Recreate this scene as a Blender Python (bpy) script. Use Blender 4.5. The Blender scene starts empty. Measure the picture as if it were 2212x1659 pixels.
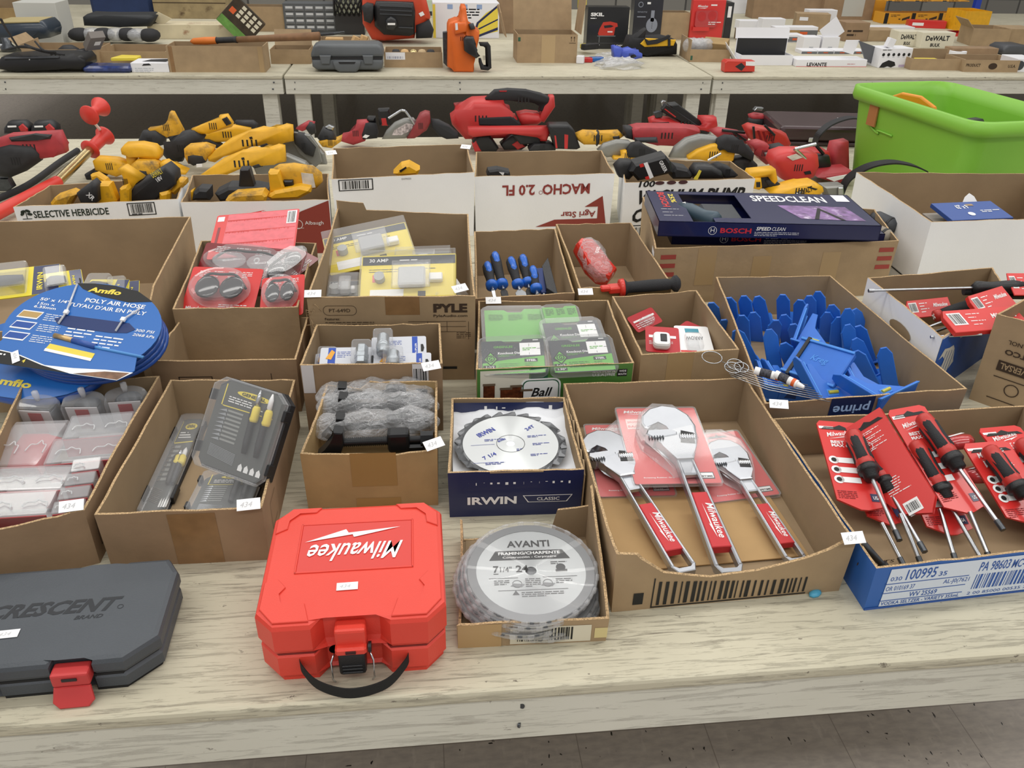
import bpy, bmesh, math, random
from mathutils import Vector, Matrix, noise
random.seed(7)
sc = bpy.context.scene
col = sc.collection
# ---------------------------------------------------------------- camera
FPX = 1780.0; PITCH = math.radians(30); YAW = math.radians(6.5); ROLL = 0.0218; CH = 0.89
TZ = 0.76                                   # table top height above the floor
r0 = Vector((math.cos(YAW), -math.sin(YAW), 0))
FW = Vector((math.sin(YAW)*math.cos(PITCH), math.cos(YAW)*math.cos(PITCH), -math.sin(PITCH)))
u0 = r0.cross(FW)
RR = r0*math.cos(ROLL) + u0*math.sin(ROLL)
UU = -r0*math.sin(ROLL) + u0*math.cos(ROLL)
CP = Vector((0, 0, TZ+CH))
cd = bpy.data.cameras.new('camera'); cam = bpy.data.objects.new('camera', cd); col.objects.link(cam)
cd.sensor_width = 36; cd.lens = FPX/2212*36; cd.clip_end = 60; cd.clip_start = .02
cam.matrix_world = Matrix((( RR.x, UU.x, -FW.x, CP.x), (RR.y, UU.y, -FW.y, CP.y), (RR.z, UU.z, -FW.z, CP.z), (0, 0, 0, 1)))
sc.camera = cam
def at(x, y, z=0.0):
    """point of the place seen at photo pixel x,y that lies z above the table top"""
    d = FW*FPX + RR*(x-1106) - UU*(y-829.5)
    return CP + d*((TZ+z-CP.z)/d.z)
def aty(x, y, Y):
    """point seen at pixel x,y on the upright plane at world distance Y"""
    d = FW*FPX + RR*(x-1106) - UU*(y-829.5)
    return CP + d*((Y-CP.y)/d.y)
# ---------------------------------------------------------------- world, lamps, exposure
w = bpy.data.worlds.new('hall_air'); sc.world = w; w.use_nodes = True
w.node_tree.nodes['Background'].inputs[0].default_value = (1.0, .98, .95, 1)
w.node_tree.nodes['Background'].inputs[1].default_value = .60
def fluo(x, y, sx, sy, e):
    l = bpy.data.lights.new('fluorescent_row', 'AREA'); l.shape = 'RECTANGLE'; l.size = sx; l.size_y = sy
    l.energy = e; l.color = (1, .975, .93)
    o = bpy.data.objects.new('fluorescent_row', l); col.objects.link(o); o.location = (x, y, 4.2)
for yy in (-1.2, 1.6, 4.6, 7.8): fluo(0.6, yy, 9.0, .45, 104)
sc.view_settings.view_transform = 'Standard'; sc.view_settings.look = 'None'
sc.view_settings.exposure = -.14; sc.view_settings.gamma = 1; sc.view_settings.use_curve_mapping = False
# ---------------------------------------------------------------- materials
MATS = {}
def lin(h):
    h = h.lstrip('#'); o = []
    for i in (0, 2, 4):
        c = int(h[i:i+2], 16)/255
        o.append(c/12.92 if c <= .04045 else ((c+.055)/1.055)**2.4)
    return (*o, 1)
def mat(name, colr, rough=.5, metal=0, var=0., vs=30, bump=0., bs=200, stretch=(1, 1, 1), dirt=None, dscale=12, dlo=.58, dhi=.72, emit=0, coat=0):
    """procedural material: colour with noise variation, optional dirt patches and bump"""
    if name in MATS: return MATS[name]
    m = bpy.data.materials.new(name); m.use_nodes = True; nt = m.node_tree; N = nt.nodes; L = nt.links
    b = N['Principled BSDF']; b.inputs['Roughness'].default_value = rough; b.inputs['Metallic'].default_value = metal
    c = lin(colr); b.inputs['Base Color'].default_value = c
    if coat: b.inputs['Coat Weight'].default_value = coat; b.inputs['Coat Roughness'].default_value = .08
    if emit: b.inputs['Emission Color'].default_value = c; b.inputs['Emission Strength'].default_value = emit
    tc = None
    def coords():
        nonlocal tc
        if tc is None:
            t = N.new('ShaderNodeTexCoord'); mp = N.new('ShaderNodeMapping'); mp.inputs['Scale'].default_value = stretch
            L.new(t.outputs['Object'], mp.inputs['Vector']); tc = mp.outputs[0]
        return tc
    last = None
    if var or dirt:
        n = N.new('ShaderNodeTexNoise'); n.inputs['Scale'].default_value = vs; n.inputs['Detail'].default_value = 6; L.new(coords(), n.inputs['Vector'])
        r = N.new('ShaderNodeValToRGB'); L.new(n.outputs['Fac'], r.inputs[0])
        r.color_ramp.elements[0].position = .3; r.color_ramp.elements[1].position = .7
        r.color_ramp.elements[0].color = tuple(x*(1-var) for x in c[:3])+(1,); r.color_ramp.elements[1].color = tuple(min(1, x*(1+var)) for x in c[:3])+(1,)
        last = r.outputs[0]
        if dirt:
            n2 = N.new('ShaderNodeTexNoise'); n2.inputs['Scale'].default_value = dscale; n2.inputs['Detail'].default_value = 9; n2.inputs['Roughness'].default_value = .65; L.new(coords(), n2.inputs['Vector'])
            r2 = N.new('ShaderNodeMapRange'); r2.inputs[1].default_value = dlo; r2.inputs[2].default_value = dhi; L.new(n2.outputs['Fac'], r2.inputs[0])
            mx = N.new('ShaderNodeMix'); mx.data_type = 'RGBA'; L.new(r2.outputs[0], mx.inputs[0]); L.new(last, mx.inputs[6]); mx.inputs[7].default_value = lin(dirt)
            last = mx.outputs[2]
        L.new(last, b.inputs['Base Color'])
    if bump:
        n3 = N.new('ShaderNodeTexNoise'); n3.inputs['Scale'].default_value = bs; n3.inputs['Detail'].default_value = 4; L.new(coords(), n3.inputs['Vector'])
        bp = N.new('ShaderNodeBump'); bp.inputs['Strength'].default_value = bump; bp.inputs['Distance'].default_value = .002
        L.new(n3.outputs['Fac'], bp.inputs['Height']); L.new(bp.outputs[0], b.inputs['Normal'])
    MATS[name] = m; return m
def clear(name, tint='#ffffff', base=.07, rough=.06, crink=0, body=.05):
    """thin clear plastic: mostly see-through, glossy where it turns away"""
    if name in MATS: return MATS[name]
    m = bpy.data.materials.new(name); m.use_nodes = True; nt = m.node_tree; N = nt.nodes; L = nt.links
    for n in list(N):
        if n.type != 'OUTPUT_MATERIAL': N.remove(n)
    out = [n for n in N if n.type == 'OUTPUT_MATERIAL'][0]
    tr = N.new('ShaderNodeBsdfTransparent'); tr.inputs[0].default_value = lin(tint)
    gl = N.new('ShaderNodeBsdfPrincipled'); gl.inputs['Roughness'].default_value = rough; gl.inputs['Base Color'].default_value = (.75, .76, .78, 1); gl.inputs['Specular IOR Level'].default_value = .9; gl.inputs['Coat Weight'].default_value = .6
    lw = N.new('ShaderNodeLayerWeight'); lw.inputs[0].default_value = .35
    mr = N.new('ShaderNodeMapRange'); mr.inputs[3].default_value = base; mr.inputs[4].default_value = .6; L.new(lw.outputs['Facing'], mr.inputs[0])
    mx = N.new('ShaderNodeMixShader'); L.new(mr.outputs[0], mx.inputs[0]); L.new(tr.outputs[0], mx.inputs[1]); L.new(gl.outputs[0], mx.inputs[2]); L.new(mx.outputs[0], out.inputs[0])
    if crink:
        tc = N.new('ShaderNodeTexCoord'); n = N.new('ShaderNodeTexNoise'); n.inputs['Scale'].default_value = crink; n.inputs['Detail'].default_value = 3; n.inputs['Distortion'].default_value = 1.5
        L.new(tc.outputs['Object'], n.inputs['Vector']); bp = N.new('ShaderNodeBump'); bp.inputs['Strength'].default_value = 1; bp.inputs['Distance'].default_value = .012
        L.new(n.outputs['Fac'], bp.inputs['Height']); L.new(bp.outputs[0], gl.inputs['Normal']); L.new(bp.outputs[0], lw.inputs['Normal'])
    MATS[name] = m; return m
def wood(name, base, hi, dark, grain=(5, 75, 75), dk=.6, rough=.7):
    """weathered painted boards: cream paint worn through along the grain"""
    m = bpy.data.materials.new(name); m.use_nodes = True; nt = m.node_tree; N = nt.nodes; L = nt.links; b = N['Principled BSDF']; b.inputs['Roughness'].default_value = rough
    t = N.new('ShaderNodeTexCoord')
    def nz(sc_, s, d=8, ro=.6, dist=0):
        mp = N.new('ShaderNodeMapping'); mp.inputs['Scale'].default_value = sc_; L.new(t.outputs['Object'], mp.inputs[0])
        n = N.new('ShaderNodeTexNoise'); n.inputs['Scale'].default_value = s; n.inputs['Detail'].default_value = d; n.inputs['Roughness'].default_value = ro; n.inputs['Distortion'].default_value = dist; L.new(mp.outputs[0], n.inputs[0]); return n.outputs['Fac']
    def rng(x, a, c, o0=0, o1=1):
        r = N.new('ShaderNodeMapRange'); r.inputs[1].default_value = a; r.inputs[2].default_value = c; r.inputs[3].default_value = o0; r.inputs[4].default_value = o1; L.new(x, r.inputs[0]); return r.outputs[0]
    def mix(f, a, c):
        mx = N.new('ShaderNodeMix'); mx.data_type = 'RGBA'; L.new(f, mx.inputs[0])
        for k, v in ((6, a), (7, c)):
            if isinstance(v, tuple): mx.inputs[k].default_value = v
            else: L.new(v, mx.inputs[k])
        return mx.outputs[2]
    def mul(a, c):
        q = N.new('ShaderNodeMath'); q.operation = 'MULTIPLY'; L.new(a, q.inputs[0]); L.new(c, q.inputs[1]); return q.outputs[0]
    c0 = mix(rng(nz((1, 1, 1), 2.5, 5), .35, .65), lin(base), lin(hi))
    fine = rng(nz(grain, 2.2, 12, .75, .6), .53, .66)
    patch = rng(nz((1, 2.2, 2), 5, 7, .65), .40, .62, .3, 1)
    c1 = mix(mul(mul(fine, patch), rng(nz((1, 1, 1), 50, 4), .3, .6, dk, 1)), c0, lin(dark))
    spot = rng(nz((1, 1.6, 2), 38, 5, .7), .655, .70, 0, .8)
    c2 = mix(spot, c1, lin('#5d5349'))
    L.new(c2, b.inputs['Base Color'])
    bp = N.new('ShaderNodeBump'); bp.inputs['Strength'].default_value = .5; bp.inputs['Distance'].default_value = .002; bp.invert = True; L.new(fine, bp.inputs['Height']); L.new(bp.outputs[0], b.inputs['Normal'])
    return m
# ---------------------------------------------------------------- mesh builder
I4 = Matrix.Identity(4)
WM = {}
_txt = {}
def text_mesh(s, bold):
    k = (s, bold)
    if k in _txt: return _txt[k]
    c = bpy.data.curves.new('t', 'FONT'); c.body = s; c.offset = bold; c.resolution_u = 2; c.align_x = 'LEFT'
    o = bpy.data.objects.new('t', c); col.objects.link(o)
    dg = bpy.context.evaluated_depsgraph_get(); me = o.evaluated_get(dg).to_mesh()
    v = [(p.co.x, p.co.y) for p in me.vertices]; f = [tuple(p.vertices) for p in me.polygons]
    o.evaluated_get(dg).to_mesh_clear(); bpy.data.objects.remove(o); bpy.data.curves.remove(c)
    if not v: v = [(0, 0)]
    x0 = min(p[0] for p in v); x1 = max(p[0] for p in v); y0 = min(p[1] for p in v); y1 = max(p[1] for p in v)
    v = [((p[0]-x0)/max(1e-6, x1-x0), (p[1]-y0)/max(1e-6, y1-y0)) for p in v]
    _txt[k] = (v, f); return _txt[k]
class MB:
    def __init__(s): s.v = []; s.f = []; s.mi = []; s.sm = []; s.mats = []; s.M = I4.copy()
    def _m(s, m):
        if m not in s.mats: s.mats.append(m)
        return s.mats.index(m)
    def add(s, vs, fs, m, smooth=False, M=None):
        T = s.M @ M if M is not None else s.M
        n = len(s.v); s.v += [T @ Vector(p) for p in vs]; k = s._m(m)
        for f in fs: s.f.append(tuple(i+n for i in f)); s.mi.append(k); s.sm.append(smooth)
        return s
    def _bm(s, bm, m, smooth=False, M=None):
        bm.verts.index_update(); s.add([v.co.copy() for v in bm.verts], [[v.index for v in f.verts] for f in bm.faces], m, smooth, M); bm.free(); return s
    def box(s, c, d, m, bev=0, rz=0, ry=0, rx=0, seg=1, smooth=False):
        bm = bmesh.new(); bmesh.ops.create_cube(bm, size=1)
        for v in bm.verts: v.co = Vector((v.co.x*d[0], v.co.y*d[1], v.co.z*d[2]))
        if bev: bmesh.ops.bevel(bm, geom=bm.edges[:], offset=min(bev, min(d)*.49), segments=seg, affect='EDGES', profile=.5)
        M = Matrix.Translation(Vector(c)) @ Matrix.Rotation(rz, 4, 'Z') @ Matrix.Rotation(ry, 4, 'Y') @ Matrix.Rotation(rx, 4, 'X')
        return s._bm(bm, m, smooth, M)
    def bb(s, x0, x1, y0, y1, z0, z1, m, bev=0, seg=1): return s.box(((x0+x1)/2, (y0+y1)/2, (z0+z1)/2), (abs(x1-x0), abs(y1-y0), abs(z1-z0)), m, bev, seg=seg)
    def prism(s, poly, z0, z1, m, bev=0, seg=1, M=None, smooth=False, topscale=None):
        bm = bmesh.new()
        a = sum(poly[i][0]*poly[(i+1) % len(poly)][1]-poly[(i+1) % len(poly)][0]*poly[i][1] for i in range(len(poly)))
        if a < 0: poly = poly[::-1]
        lo = [bm.verts.new((p[0], p[1], z0)) for p in poly]
        if topscale:
            cx = sum(p[0] for p in poly)/len(poly); cy = sum(p[1] for p in poly)/len(poly)
            hi = [bm.verts.new((cx+(p[0]-cx)*topscale, cy+(p[1]-cy)*topscale, z1)) for p in poly]
        else: hi = [bm.verts.new((p[0], p[1], z1)) for p in poly]
        n = len(poly); bm.faces.new(lo[::-1]); bm.faces.new(hi)
        for i in range(n): bm.faces.new((lo[i], lo[(i+1) % n], hi[(i+1) % n], hi[i]))
        if bev:
            es = [e for e in bm.edges if abs(e.verts[0].co.z-e.verts[1].co.z) < 1e-7]
            bmesh.ops.bevel(bm, geom=es, offset=bev, segments=seg, affect='EDGES', profile=.5, clamp_overlap=True)
        return s._bm(bm, m, smooth, M)
    def quad(s, a, b, c, d, m): return s.add([a, b, c, d], [(0, 1, 2, 3)], m)
    def rect(s, x0, y0, x1, y1, m, z=.0006): return s.add([(x0, y0, z), (x1, y0, z), (x1, y1, z), (x0, y1, z)], [(0, 1, 2, 3)], m)
    def poly(s, pts, m, z=.0006): return s.add([(p[0], p[1], z) for p in pts], [tuple(range(len(pts)))], m)
    def disc(s, x, y, r, m, z=.0006, n=24, ry=None): return s.poly([(x+r*math.cos(i*6.2832/n), y+(ry or r)*math.sin(i*6.2832/n)) for i in range(n)], m, z)
    def ring(s, x, y, ro, ri, m, z=.0006, n=32):
        v = []; f = []
        for i in range(n):
            a = i*2*math.pi/n; v += [(x+ro*math.cos(a), y+ro*math.sin(a), z), (x+ri*math.cos(a), y+ri*math.sin(a), z)]
        for i in range(n): j = (i+1) % n; f.append((2*i, 2*j, 2*j+1, 2*i+1))
        return s.add(v, f, m)
    def cyl(s, p0, p1, r, m, r1=None, n=16, smooth=True, caps=True):
        p0 = Vector(p0); p1 = Vector(p1); r1 = r if r1 is None else r1
        d = (p1-p0); q = d.to_track_quat('Z', 'Y').to_matrix().to_4x4(); M = Matrix.Translation(p0) @ q; L = d.length
        v = [(r*math.cos(2*math.pi*i/n), r*math.sin(2*math.pi*i/n), 0) for i in range(n)] + [(r1*math.cos(2*math.pi*i/n), r1*math.sin(2*math.pi*i/n), L) for i in range(n)]
        s.add(v, [(i, (i+1) % n, n+(i+1) % n, n+i) for i in range(n)], m, smooth, M)
        if caps: s.add(v, [tuple(range(n))[::-1], tuple(range(n, 2*n))], m, False, M)
        return s
    def lathe(s, prof, m, n=20, p0=(0, 0, 0), ax=(0, 0, 1), smooth=True, sx=1, sy=1):
        q = Vector(ax).to_track_quat('Z', 'Y').to_matrix().to_4x4(); M = Matrix.Translation(Vector(p0)) @ q
        v = []; f = []
        for r, z in prof: v += [(r*sx*math.cos(2*math.pi*i/n), r*sy*math.sin(2*math.pi*i/n), z) for i in range(n)]
        for k in range(len(prof)-1):
            for i in range(n): j = (i+1) % n; f.append((k*n+i, k*n+j, (k+1)*n+j, (k+1)*n+i))
        if prof[0][0] > 1e-5: f.append(tuple(range(n))[::-1])
        if prof[-1][0] > 1e-5: f.append(tuple(range((len(prof)-1)*n, len(prof)*n)))
        return s.add(v, f, m, smooth, M)
    def ell(s, c, r, m, n=14, k=8, M=None):
        v = [(0, 0, -1)]; f = []
        for j in range(1, k):
            t = -math.pi/2+math.pi*j/k; v += [(math.cos(t)*math.cos(2*math.pi*i/n), math.cos(t)*math.sin(2*math.pi*i/n), math.sin(t)) for i in range(n)]
        v.append((0, 0, 1))
        for i in range(n): f.append((0, 1+(i+1) % n, 1+i)); f.append((len(v)-1, 1+(k-2)*n+i, 1+(k-2)*n+(i+1) % n))
        for j in range(k-2):
            for i in range(n): a = 1+j*n+i; b = 1+j*n+(i+1) % n; f.append((a, b, b+n, a+n))
        T = Matrix.Translation(Vector(c)) @ (M if M is not None else I4)
        return s.add([(p[0]*r[0], p[1]*r[1], p[2]*r[2]) for p in v], f, m, True, T)
    def tube(s, pts, r, m, n=8, flat=None, closed=False):
        """sweep a round (or flat=(w,t) strip) section along a smooth path"""
        P = [Vector(p) for p in pts]; v = []; f = []; up = Vector((0, 0, 1))
        for i, p in enumerate(P):
            if closed: d = (P[(i+1) % len(P)]-P[i-1]).normalized()
            else: d = (P[min(i+1, len(P)-1)]-P[max(i-1, 0)]).normalized()
            a = d.cross(up)
            if a.length < .05: a = d.cross(Vector((0, 1, 0)))
            a.normalize(); b = a.cross(d)
            rr = r[i] if isinstance(r, (list, tuple)) else r
            if flat: v += [p+a*x+b*y for x, y in ((flat[0], flat[1]), (-flat[0], flat[1]), (-flat[0], -flat[1]), (flat[0], -flat[1]))]; kk = 4
            else: v += [p+(a*math.cos(2*math.pi*k/n)+b*math.sin(2*math.pi*k/n))*rr for k in range(n)]; kk = n
        L = len(P)
        for i in range(L if closed else L-1):
            j = (i+1) % L
            for k in range(kk): k2 = (k+1) % kk; f.append((i*kk+k, j*kk+k, j*kk+k2, i*kk+k2))
        if not closed: f.append(tuple(range(kk))); f.append(tuple(range((L-1)*kk, L*kk))[::-1])
        return s.add(v, f, m, not flat)
    def txt(s, t, x, y, w_, h_, m, z=.0012, bold=.0, rot=0, sh=0):
        v, f = text_mesh(t, bold)
        pts = []
        for p in v:
            a = (p[0]*w_+sh*p[1]*h_, p[1]*h_)
            if rot: a = (a[0]*math.cos(rot)-a[1]*math.sin(rot), a[0]*math.sin(rot)+a[1]*math.cos(rot))
            pts.append((x+a[0], y+a[1], z))
        return s.add(pts, f, m)
    def lines(s, x, y, w_, n, dy, m, th=.35, z=.0008, seed=1):
        R = random.Random(seed)
        for i in range(n):
            xx = x; end = x+w_*(1 if i < n-1 else R.uniform(.4, .9))
            while xx < end:
                L = min(end-xx, dy*R.uniform(.8, 3.2)); s.rect(xx, y-i*dy, xx+L, y-i*dy+dy*th, m, z); xx += L+dy*.4
        return s
    def bars(s, x, y, w_, h_, m, n=22, z=.0008, seed=3):
        R = random.Random(seed); xx = x; u = w_/(n*2.4)
        while xx < x+w_-u:
            a = u*R.choice((.6, .8, 1.4, 2)); s.rect(xx, y, min(xx+a, x+w_), y+h_, m, z); xx += a+u*R.choice((.6, 1, 1.6))
        return s
    def build(s, name, parent=None, M=None, label=None, cat=None, group=None, kind=None):
        me = bpy.data.meshes.new(name); me.from_pydata([tuple(p) for p in s.v], [], s.f)
        for m in s.mats: me.materials.append(m)
        me.polygons.foreach_set('material_index', s.mi); me.polygons.foreach_set('use_smooth', s.sm); me.update()
        o = bpy.data.objects.new(name, me); col.objects.link(o); M = M if M is not None else (WM[parent.name] if parent else I4)
        if parent: o.parent = parent; o.matrix_basis = WM[parent.name].inverted() @ M
        else: o.matrix_basis = M
        WM[o.name] = M.copy()
        return tag(o, label, cat, group, kind)
def tag(o, label=None, cat=None, group=None, kind=None):
    if label: o['label'] = label
    if cat: o['category'] = cat
    if group: o['group'] = group
    if kind: o['kind'] = kind
    return o
def thing(name, label, cat, M, group=None):
    o = bpy.data.objects.new(name, None); col.objects.link(o); o.empty_display_size = .02; o.matrix_basis = M; WM[o.name] = M.copy()
    return tag(o, label, cat, group)
def dup(root, M, label=None, group=None):
    def cp(o, par):
        c = o.copy(); col.objects.link(c)
        if par is not None: c.parent = par; WM[c.name] = WM[par.name] @ c.matrix_basis
        for ch in [k for k in col.objects if k.parent == o]: cp(ch, c)
        return c
    r = root.copy(); col.objects.link(r); r.matrix_basis = M; WM[r.name] = M.copy()
    for ch in [k for k in col.objects if k.parent == root]: cp(ch, r)
    if label: r['label'] = label
    if group: r['group'] = group
    return r
def frame(o, xp, yp):
    """matrix with origin o, X towards xp, Y as near as possible to yp; also the two lengths"""
    o, xp, yp = Vector(o), Vector(xp), Vector(yp)
    X = (xp-o); w_ = X.length; X.normalize(); Y = yp-o; Y = Y-X*Y.dot(X); h_ = Y.length; Y.normalize(); Z = X.cross(Y)
    return Matrix(((X.x, Y.x, Z.x, o.x), (X.y, Y.y, Z.y, o.y), (X.z, Y.z, Z.z, o.z), (0, 0, 0, 1))), w_, h_
def f3(a, b, c): return frame(at(*a), at(*b), at(*c))
def pose(p, rz=0, rx=0, ry=0, s=1): return Matrix.Translation(Vector(p)) @ Matrix.Rotation(rz, 4, 'Z') @ Matrix.Rotation(rx, 4, 'X') @ Matrix.Rotation(ry, 4, 'Y') @ Matrix.Scale(s, 4)
def rrect(w_, h_, r, n=4, x=0, y=0):
    p = []
    for cx, cy, a in ((w_-r, r, -90), (w_-r, h_-r, 0), (r, h_-r, 90), (r, r, 180)):
        for i in range(n+1): t = math.radians(a+90*i/n); p.append((x+cx+r*math.cos(t), y+cy+r*math.sin(t)))
    return p
def spline(pts, n=8, closed=False):
    P = [Vector(p) for p in pts]; out = []; L = len(P)
    for i in range(L if closed else L-1):
        a = P[(i-1) % L] if closed else P[max(i-1, 0)]; b = P[i]; c = P[(i+1) % L]; d = P[(i+2) % L] if closed else P[min(i+2, L-1)]
        for k in range(n):
            t = k/n; out.append(.5*((2*b)+(c-a)*t+(2*a-5*b+4*c-d)*t*t+(3*b-a-3*c+d)*t**3))
    if not closed: out.append(P[-1])
    return out
# common materials
kraft = mat('kraft_board', '#a48c6c', .85, var=.10, vs=14, bump=.25, bs=90)
kraft_d = mat('kraft_board_darker', '#957b5f', .85, var=.10, vs=14, bump=.25, bs=90)
kraft_y = mat('kraft_board_yellowed', '#a2875c', .85, var=.12, vs=14, bump=.3, bs=90)
kraft_in = mat('kraft_board_inside', '#968063', .88, var=.08, vs=10, bump=.2, bs=60)
kedge = mat('corrugated_edge', '#b29670', .9, var=.55, vs=420)
ktape = mat('brown_tape', '#8c6b47', .3, var=.12, vs=40)
kink = mat('box_ink', '#3a2a1c', .8)
bwhite = mat('white_board', '#f0f1f2', .6, var=.03, vs=6, bump=.1)
paper = mat('white_paper', '#f0f1f3', .7)
black = mat('black_plastic', '#17171a', .42, bump=.2, bs=400)
blackr = mat('black_rubber', '#232326', .75, bump=.5, bs=500)
dgray = mat('dark_gray_plastic', '#3c3f44', .55, var=.08, vs=20, bump=.3, bs=500)
gray = mat('gray_plastic', '#6a6c6f', .5, var=.05)
mred = mat('tool_red', '#bb2b2c', .42, var=.08, vs=25)
cred = mat('card_red', '#d2302d', .35, coat=.3)
bred = mat('board_red_brown', '#8e3a30', .6)
yel = mat('tool_yellow', '#e0a81c', .45, var=.09, vs=30, dirt='#5c4a22', dscale=14, dlo=.62, dhi=.8)
lyel = mat('pale_yellow', '#e6d14a', .45)
cyel = mat('card_yellow', '#e0cf2c', .4)
steel = mat('steel', '#b9bcc0', .28, 1, var=.08, vs=60)
dsteel = mat('dark_steel', '#55585c', .35, .9, var=.2, vs=60)
chrome = mat('chrome', '#d5d8dc', .12, 1)
white = mat('white_ink', '#eeeeee', .5)
inkb = mat('black_ink', '#151515', .6)
navy = mat('navy_board', '#15204f', .38, coat=.3)
plastic = clear('clear_plastic')
filmp = clear('clear_film', base=.22, crink=40)
# ---------------------------------------------------------------- setting
def floor_mat():
    m = bpy.data.materials.new('vinyl_tile_floor'); m.use_nodes = True; nt = m.node_tree; N = nt.nodes; L = nt.links; b = N['Principled BSDF']; b.inputs['Roughness'].default_value = .42
    t = N.new('ShaderNodeTexCoord')
    def nz(s, scl, rot=0, d=5):
        mp = N.new('ShaderNodeMapping'); mp.inputs['Scale'].default_value = scl; mp.inputs['Rotation'].default_value = (0, 0, rot); L.new(t.outputs['Object'], mp.inputs[0])
        n = N.new('ShaderNodeTexNoise'); n.inputs['Scale'].default_value = s; n.inputs['Detail'].default_value = d; L.new(mp.outputs[0], n.inputs[0]); return n.outputs['Fac']
    def rng(x, a, c, o0=0., o1=1.):
        r = N.new('ShaderNodeMapRange'); r.inputs[1].default_value = a; r.inputs[2].default_value = c; r.inputs[3].default_value = o0; r.inputs[4].default_value = o1; L.new(x, r.inputs[0]); return r.outputs[0]
    def mix(f, a, c):
        mx = N.new('ShaderNodeMix'); mx.data_type = 'RGBA'; L.new(f, mx.inputs[0])
        for k, v in ((6, a), (7, c)):
            if isinstance(v, tuple): mx.inputs[k].default_value = v
            else: L.new(v, mx.inputs[k])
        return mx.outputs[2]
    c = mix(rng(nz(30, (1, 2.4, 1)), .35, .65), lin('#aea59e'), lin('#c0b7ad'))
    c = mix(rng(nz(16, (3, 1, 1), .3, 8), .6, .72, 0, .5), c, lin('#d2c9bf'))
    c = mix(rng(nz(34, (2.2, 1, 1), .4, 2), .70, .72), c, lin('#1f1c1a'))
    c = mix(rng(nz(30, (1, 2.6, 1), .2, 2), .735, .75), c, lin('#1f1c1a'))
    br = N.new('ShaderNodeTexBrick'); br.offset = 0; br.inputs['Scale'].default_value = 1; br.inputs['Brick Width'].default_value = .305; br.inputs['Row Height'].default_value = .305; br.inputs['Mortar Size'].default_value = .0012
    L.new(t.outputs['Object'], br.inputs[0]); L.new(mix(br.outputs['Fac'], c, lin('#968d85')), b.inputs['Base Color'])
    return m
MB().bb(-9, 11, -4, 22, -.1, 0, floor_mat()).build('floor', kind='structure')
wallm = mat('painted_wall', '#b9b7ae', .8, var=.05, vs=3)
def blockwall():
    m = bpy.data.materials.new('stone_block_wall'); m.use_nodes = True; nt = m.node_tree; N = nt.nodes; L = nt.links; b = N['Principled BSDF']; b.inputs['Roughness'].default_value = .9
    t = N.new('ShaderNodeTexCoord'); mp = N.new('ShaderNodeMapping'); mp.inputs['Rotation'].default_value = (math.pi/2, 0, 0); L.new(t.outputs['Object'], mp.inputs[0])
    br = N.new('ShaderNodeTexBrick'); br.inputs['Scale'].default_value = 1; br.inputs['Brick Width'].default_value = .42; br.inputs['Row Height'].default_value = .2; br.inputs['Mortar Size'].default_value = .012
    br.inputs['Color1'].default_value = lin('#6f6d68'); br.inputs['Color2'].default_value = lin('#8a877f'); br.inputs['Mortar'].default_value = lin('#504e4a'); L.new(mp.outputs[0], br.inputs[0]); L.new(br.outputs[0], b.inputs['Base Color'])
    return m
MB().bb(-9, 11, 10.4, 10.5, 0, 4.4, blockwall()).build('wall_back', kind='structure')
topm = wood('worn_cream_table_top', '#bab49e', '#c8c2ac', '#786e61')
apm = wood('worn_white_apron', '#ceccbe', '#d6d4c7', '#aaa294', grain=(3, 40, 40), dk=.2)
def table(x0, x1, y0, y1, label, legs=True, front_legs=None):
    t = thing('display_table', label, 'table', Matrix.Translation((x0, y0, 0)), 'painted wooden display tables')
    W = x1-x0; D = y1-y0
    m = MB(); m.bb(0.002, W-.002, -.006, D, TZ-.022, TZ, topm, .006, 2); m.build('tabletop', t)
    m = MB(); m.bb(.004, W-.004, 0, .036, TZ-.108, TZ-.0225, apm, .003)
    for sx in (.06, W-.06, W*.4):
        for dz in (.04, .078): m.cyl((sx+random.uniform(-.01, .01), .001, TZ-dz), (sx, -.0006, TZ-dz), .0045, dsteel, n=10)
    m.build('apron', t)
    m = MB(); m.bb(.004, W-.004, D-.036, D-.002, TZ-.108, TZ-.0225, apm, .003); m.build('apron', t)
    for sx in (.004, W-.04): MB().bb(sx, sx+.036, .037, D-.037, TZ-.108, TZ-.0225, apm, .003).build('apron', t)
    for sy in (.04, D-.13):
        for sx in (.05, W-.139):
            m = MB(); m.bb(sx, sx+.089, sy, sy+.038, 0, TZ-.023, apm, .003); m.bb(sx+(.1-.11 if sx < 1 else .0), sx+(.1-.11 if sx < 1 else 0)+.09, sy+.0385, sy+.0775, 0, TZ-.11, apm, .003); m.build('leg', t)
    return t
W = 2.645
xs = -.81
table(-.95, 1.69, .737, 2.236, 'painted wooden table carrying the front rows of boxes, its worn edge nearest the viewer')
table(-1.9, .85, 2.246, 3.75, 'painted wooden table under the yellow and red cordless tools')
table(.856, 3.6, 2.246, 3.75, 'painted wooden table under the green tote')
YB = 5.29; D2 = 1.56
for k in (-1, 0, 1, 2):
    table(xs+k*W, xs+(k+1)*W-.006, YB, YB+D2, {-1: 'far painted table at the back row left end, under the black case with cords', 0: 'far painted table in the back row middle, under the orange chainsaw', 1: 'far painted table at the back row right end, under the white cartons', 2: 'far painted table beyond the right edge of the back row'}[k])
    table(xs+k*W, xs+(k+1)*W-.006, YB+D2+.010, YB+2*D2+.75, {-1: 'rear painted table at the left, under the navy tool bag', 0: 'rear painted table in the middle, under the parts cabinet', 1: 'rear painted table at the right, under the orange-yellow cartons', 2: 'rear painted table by the blue post at the far right'}[k])
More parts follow.
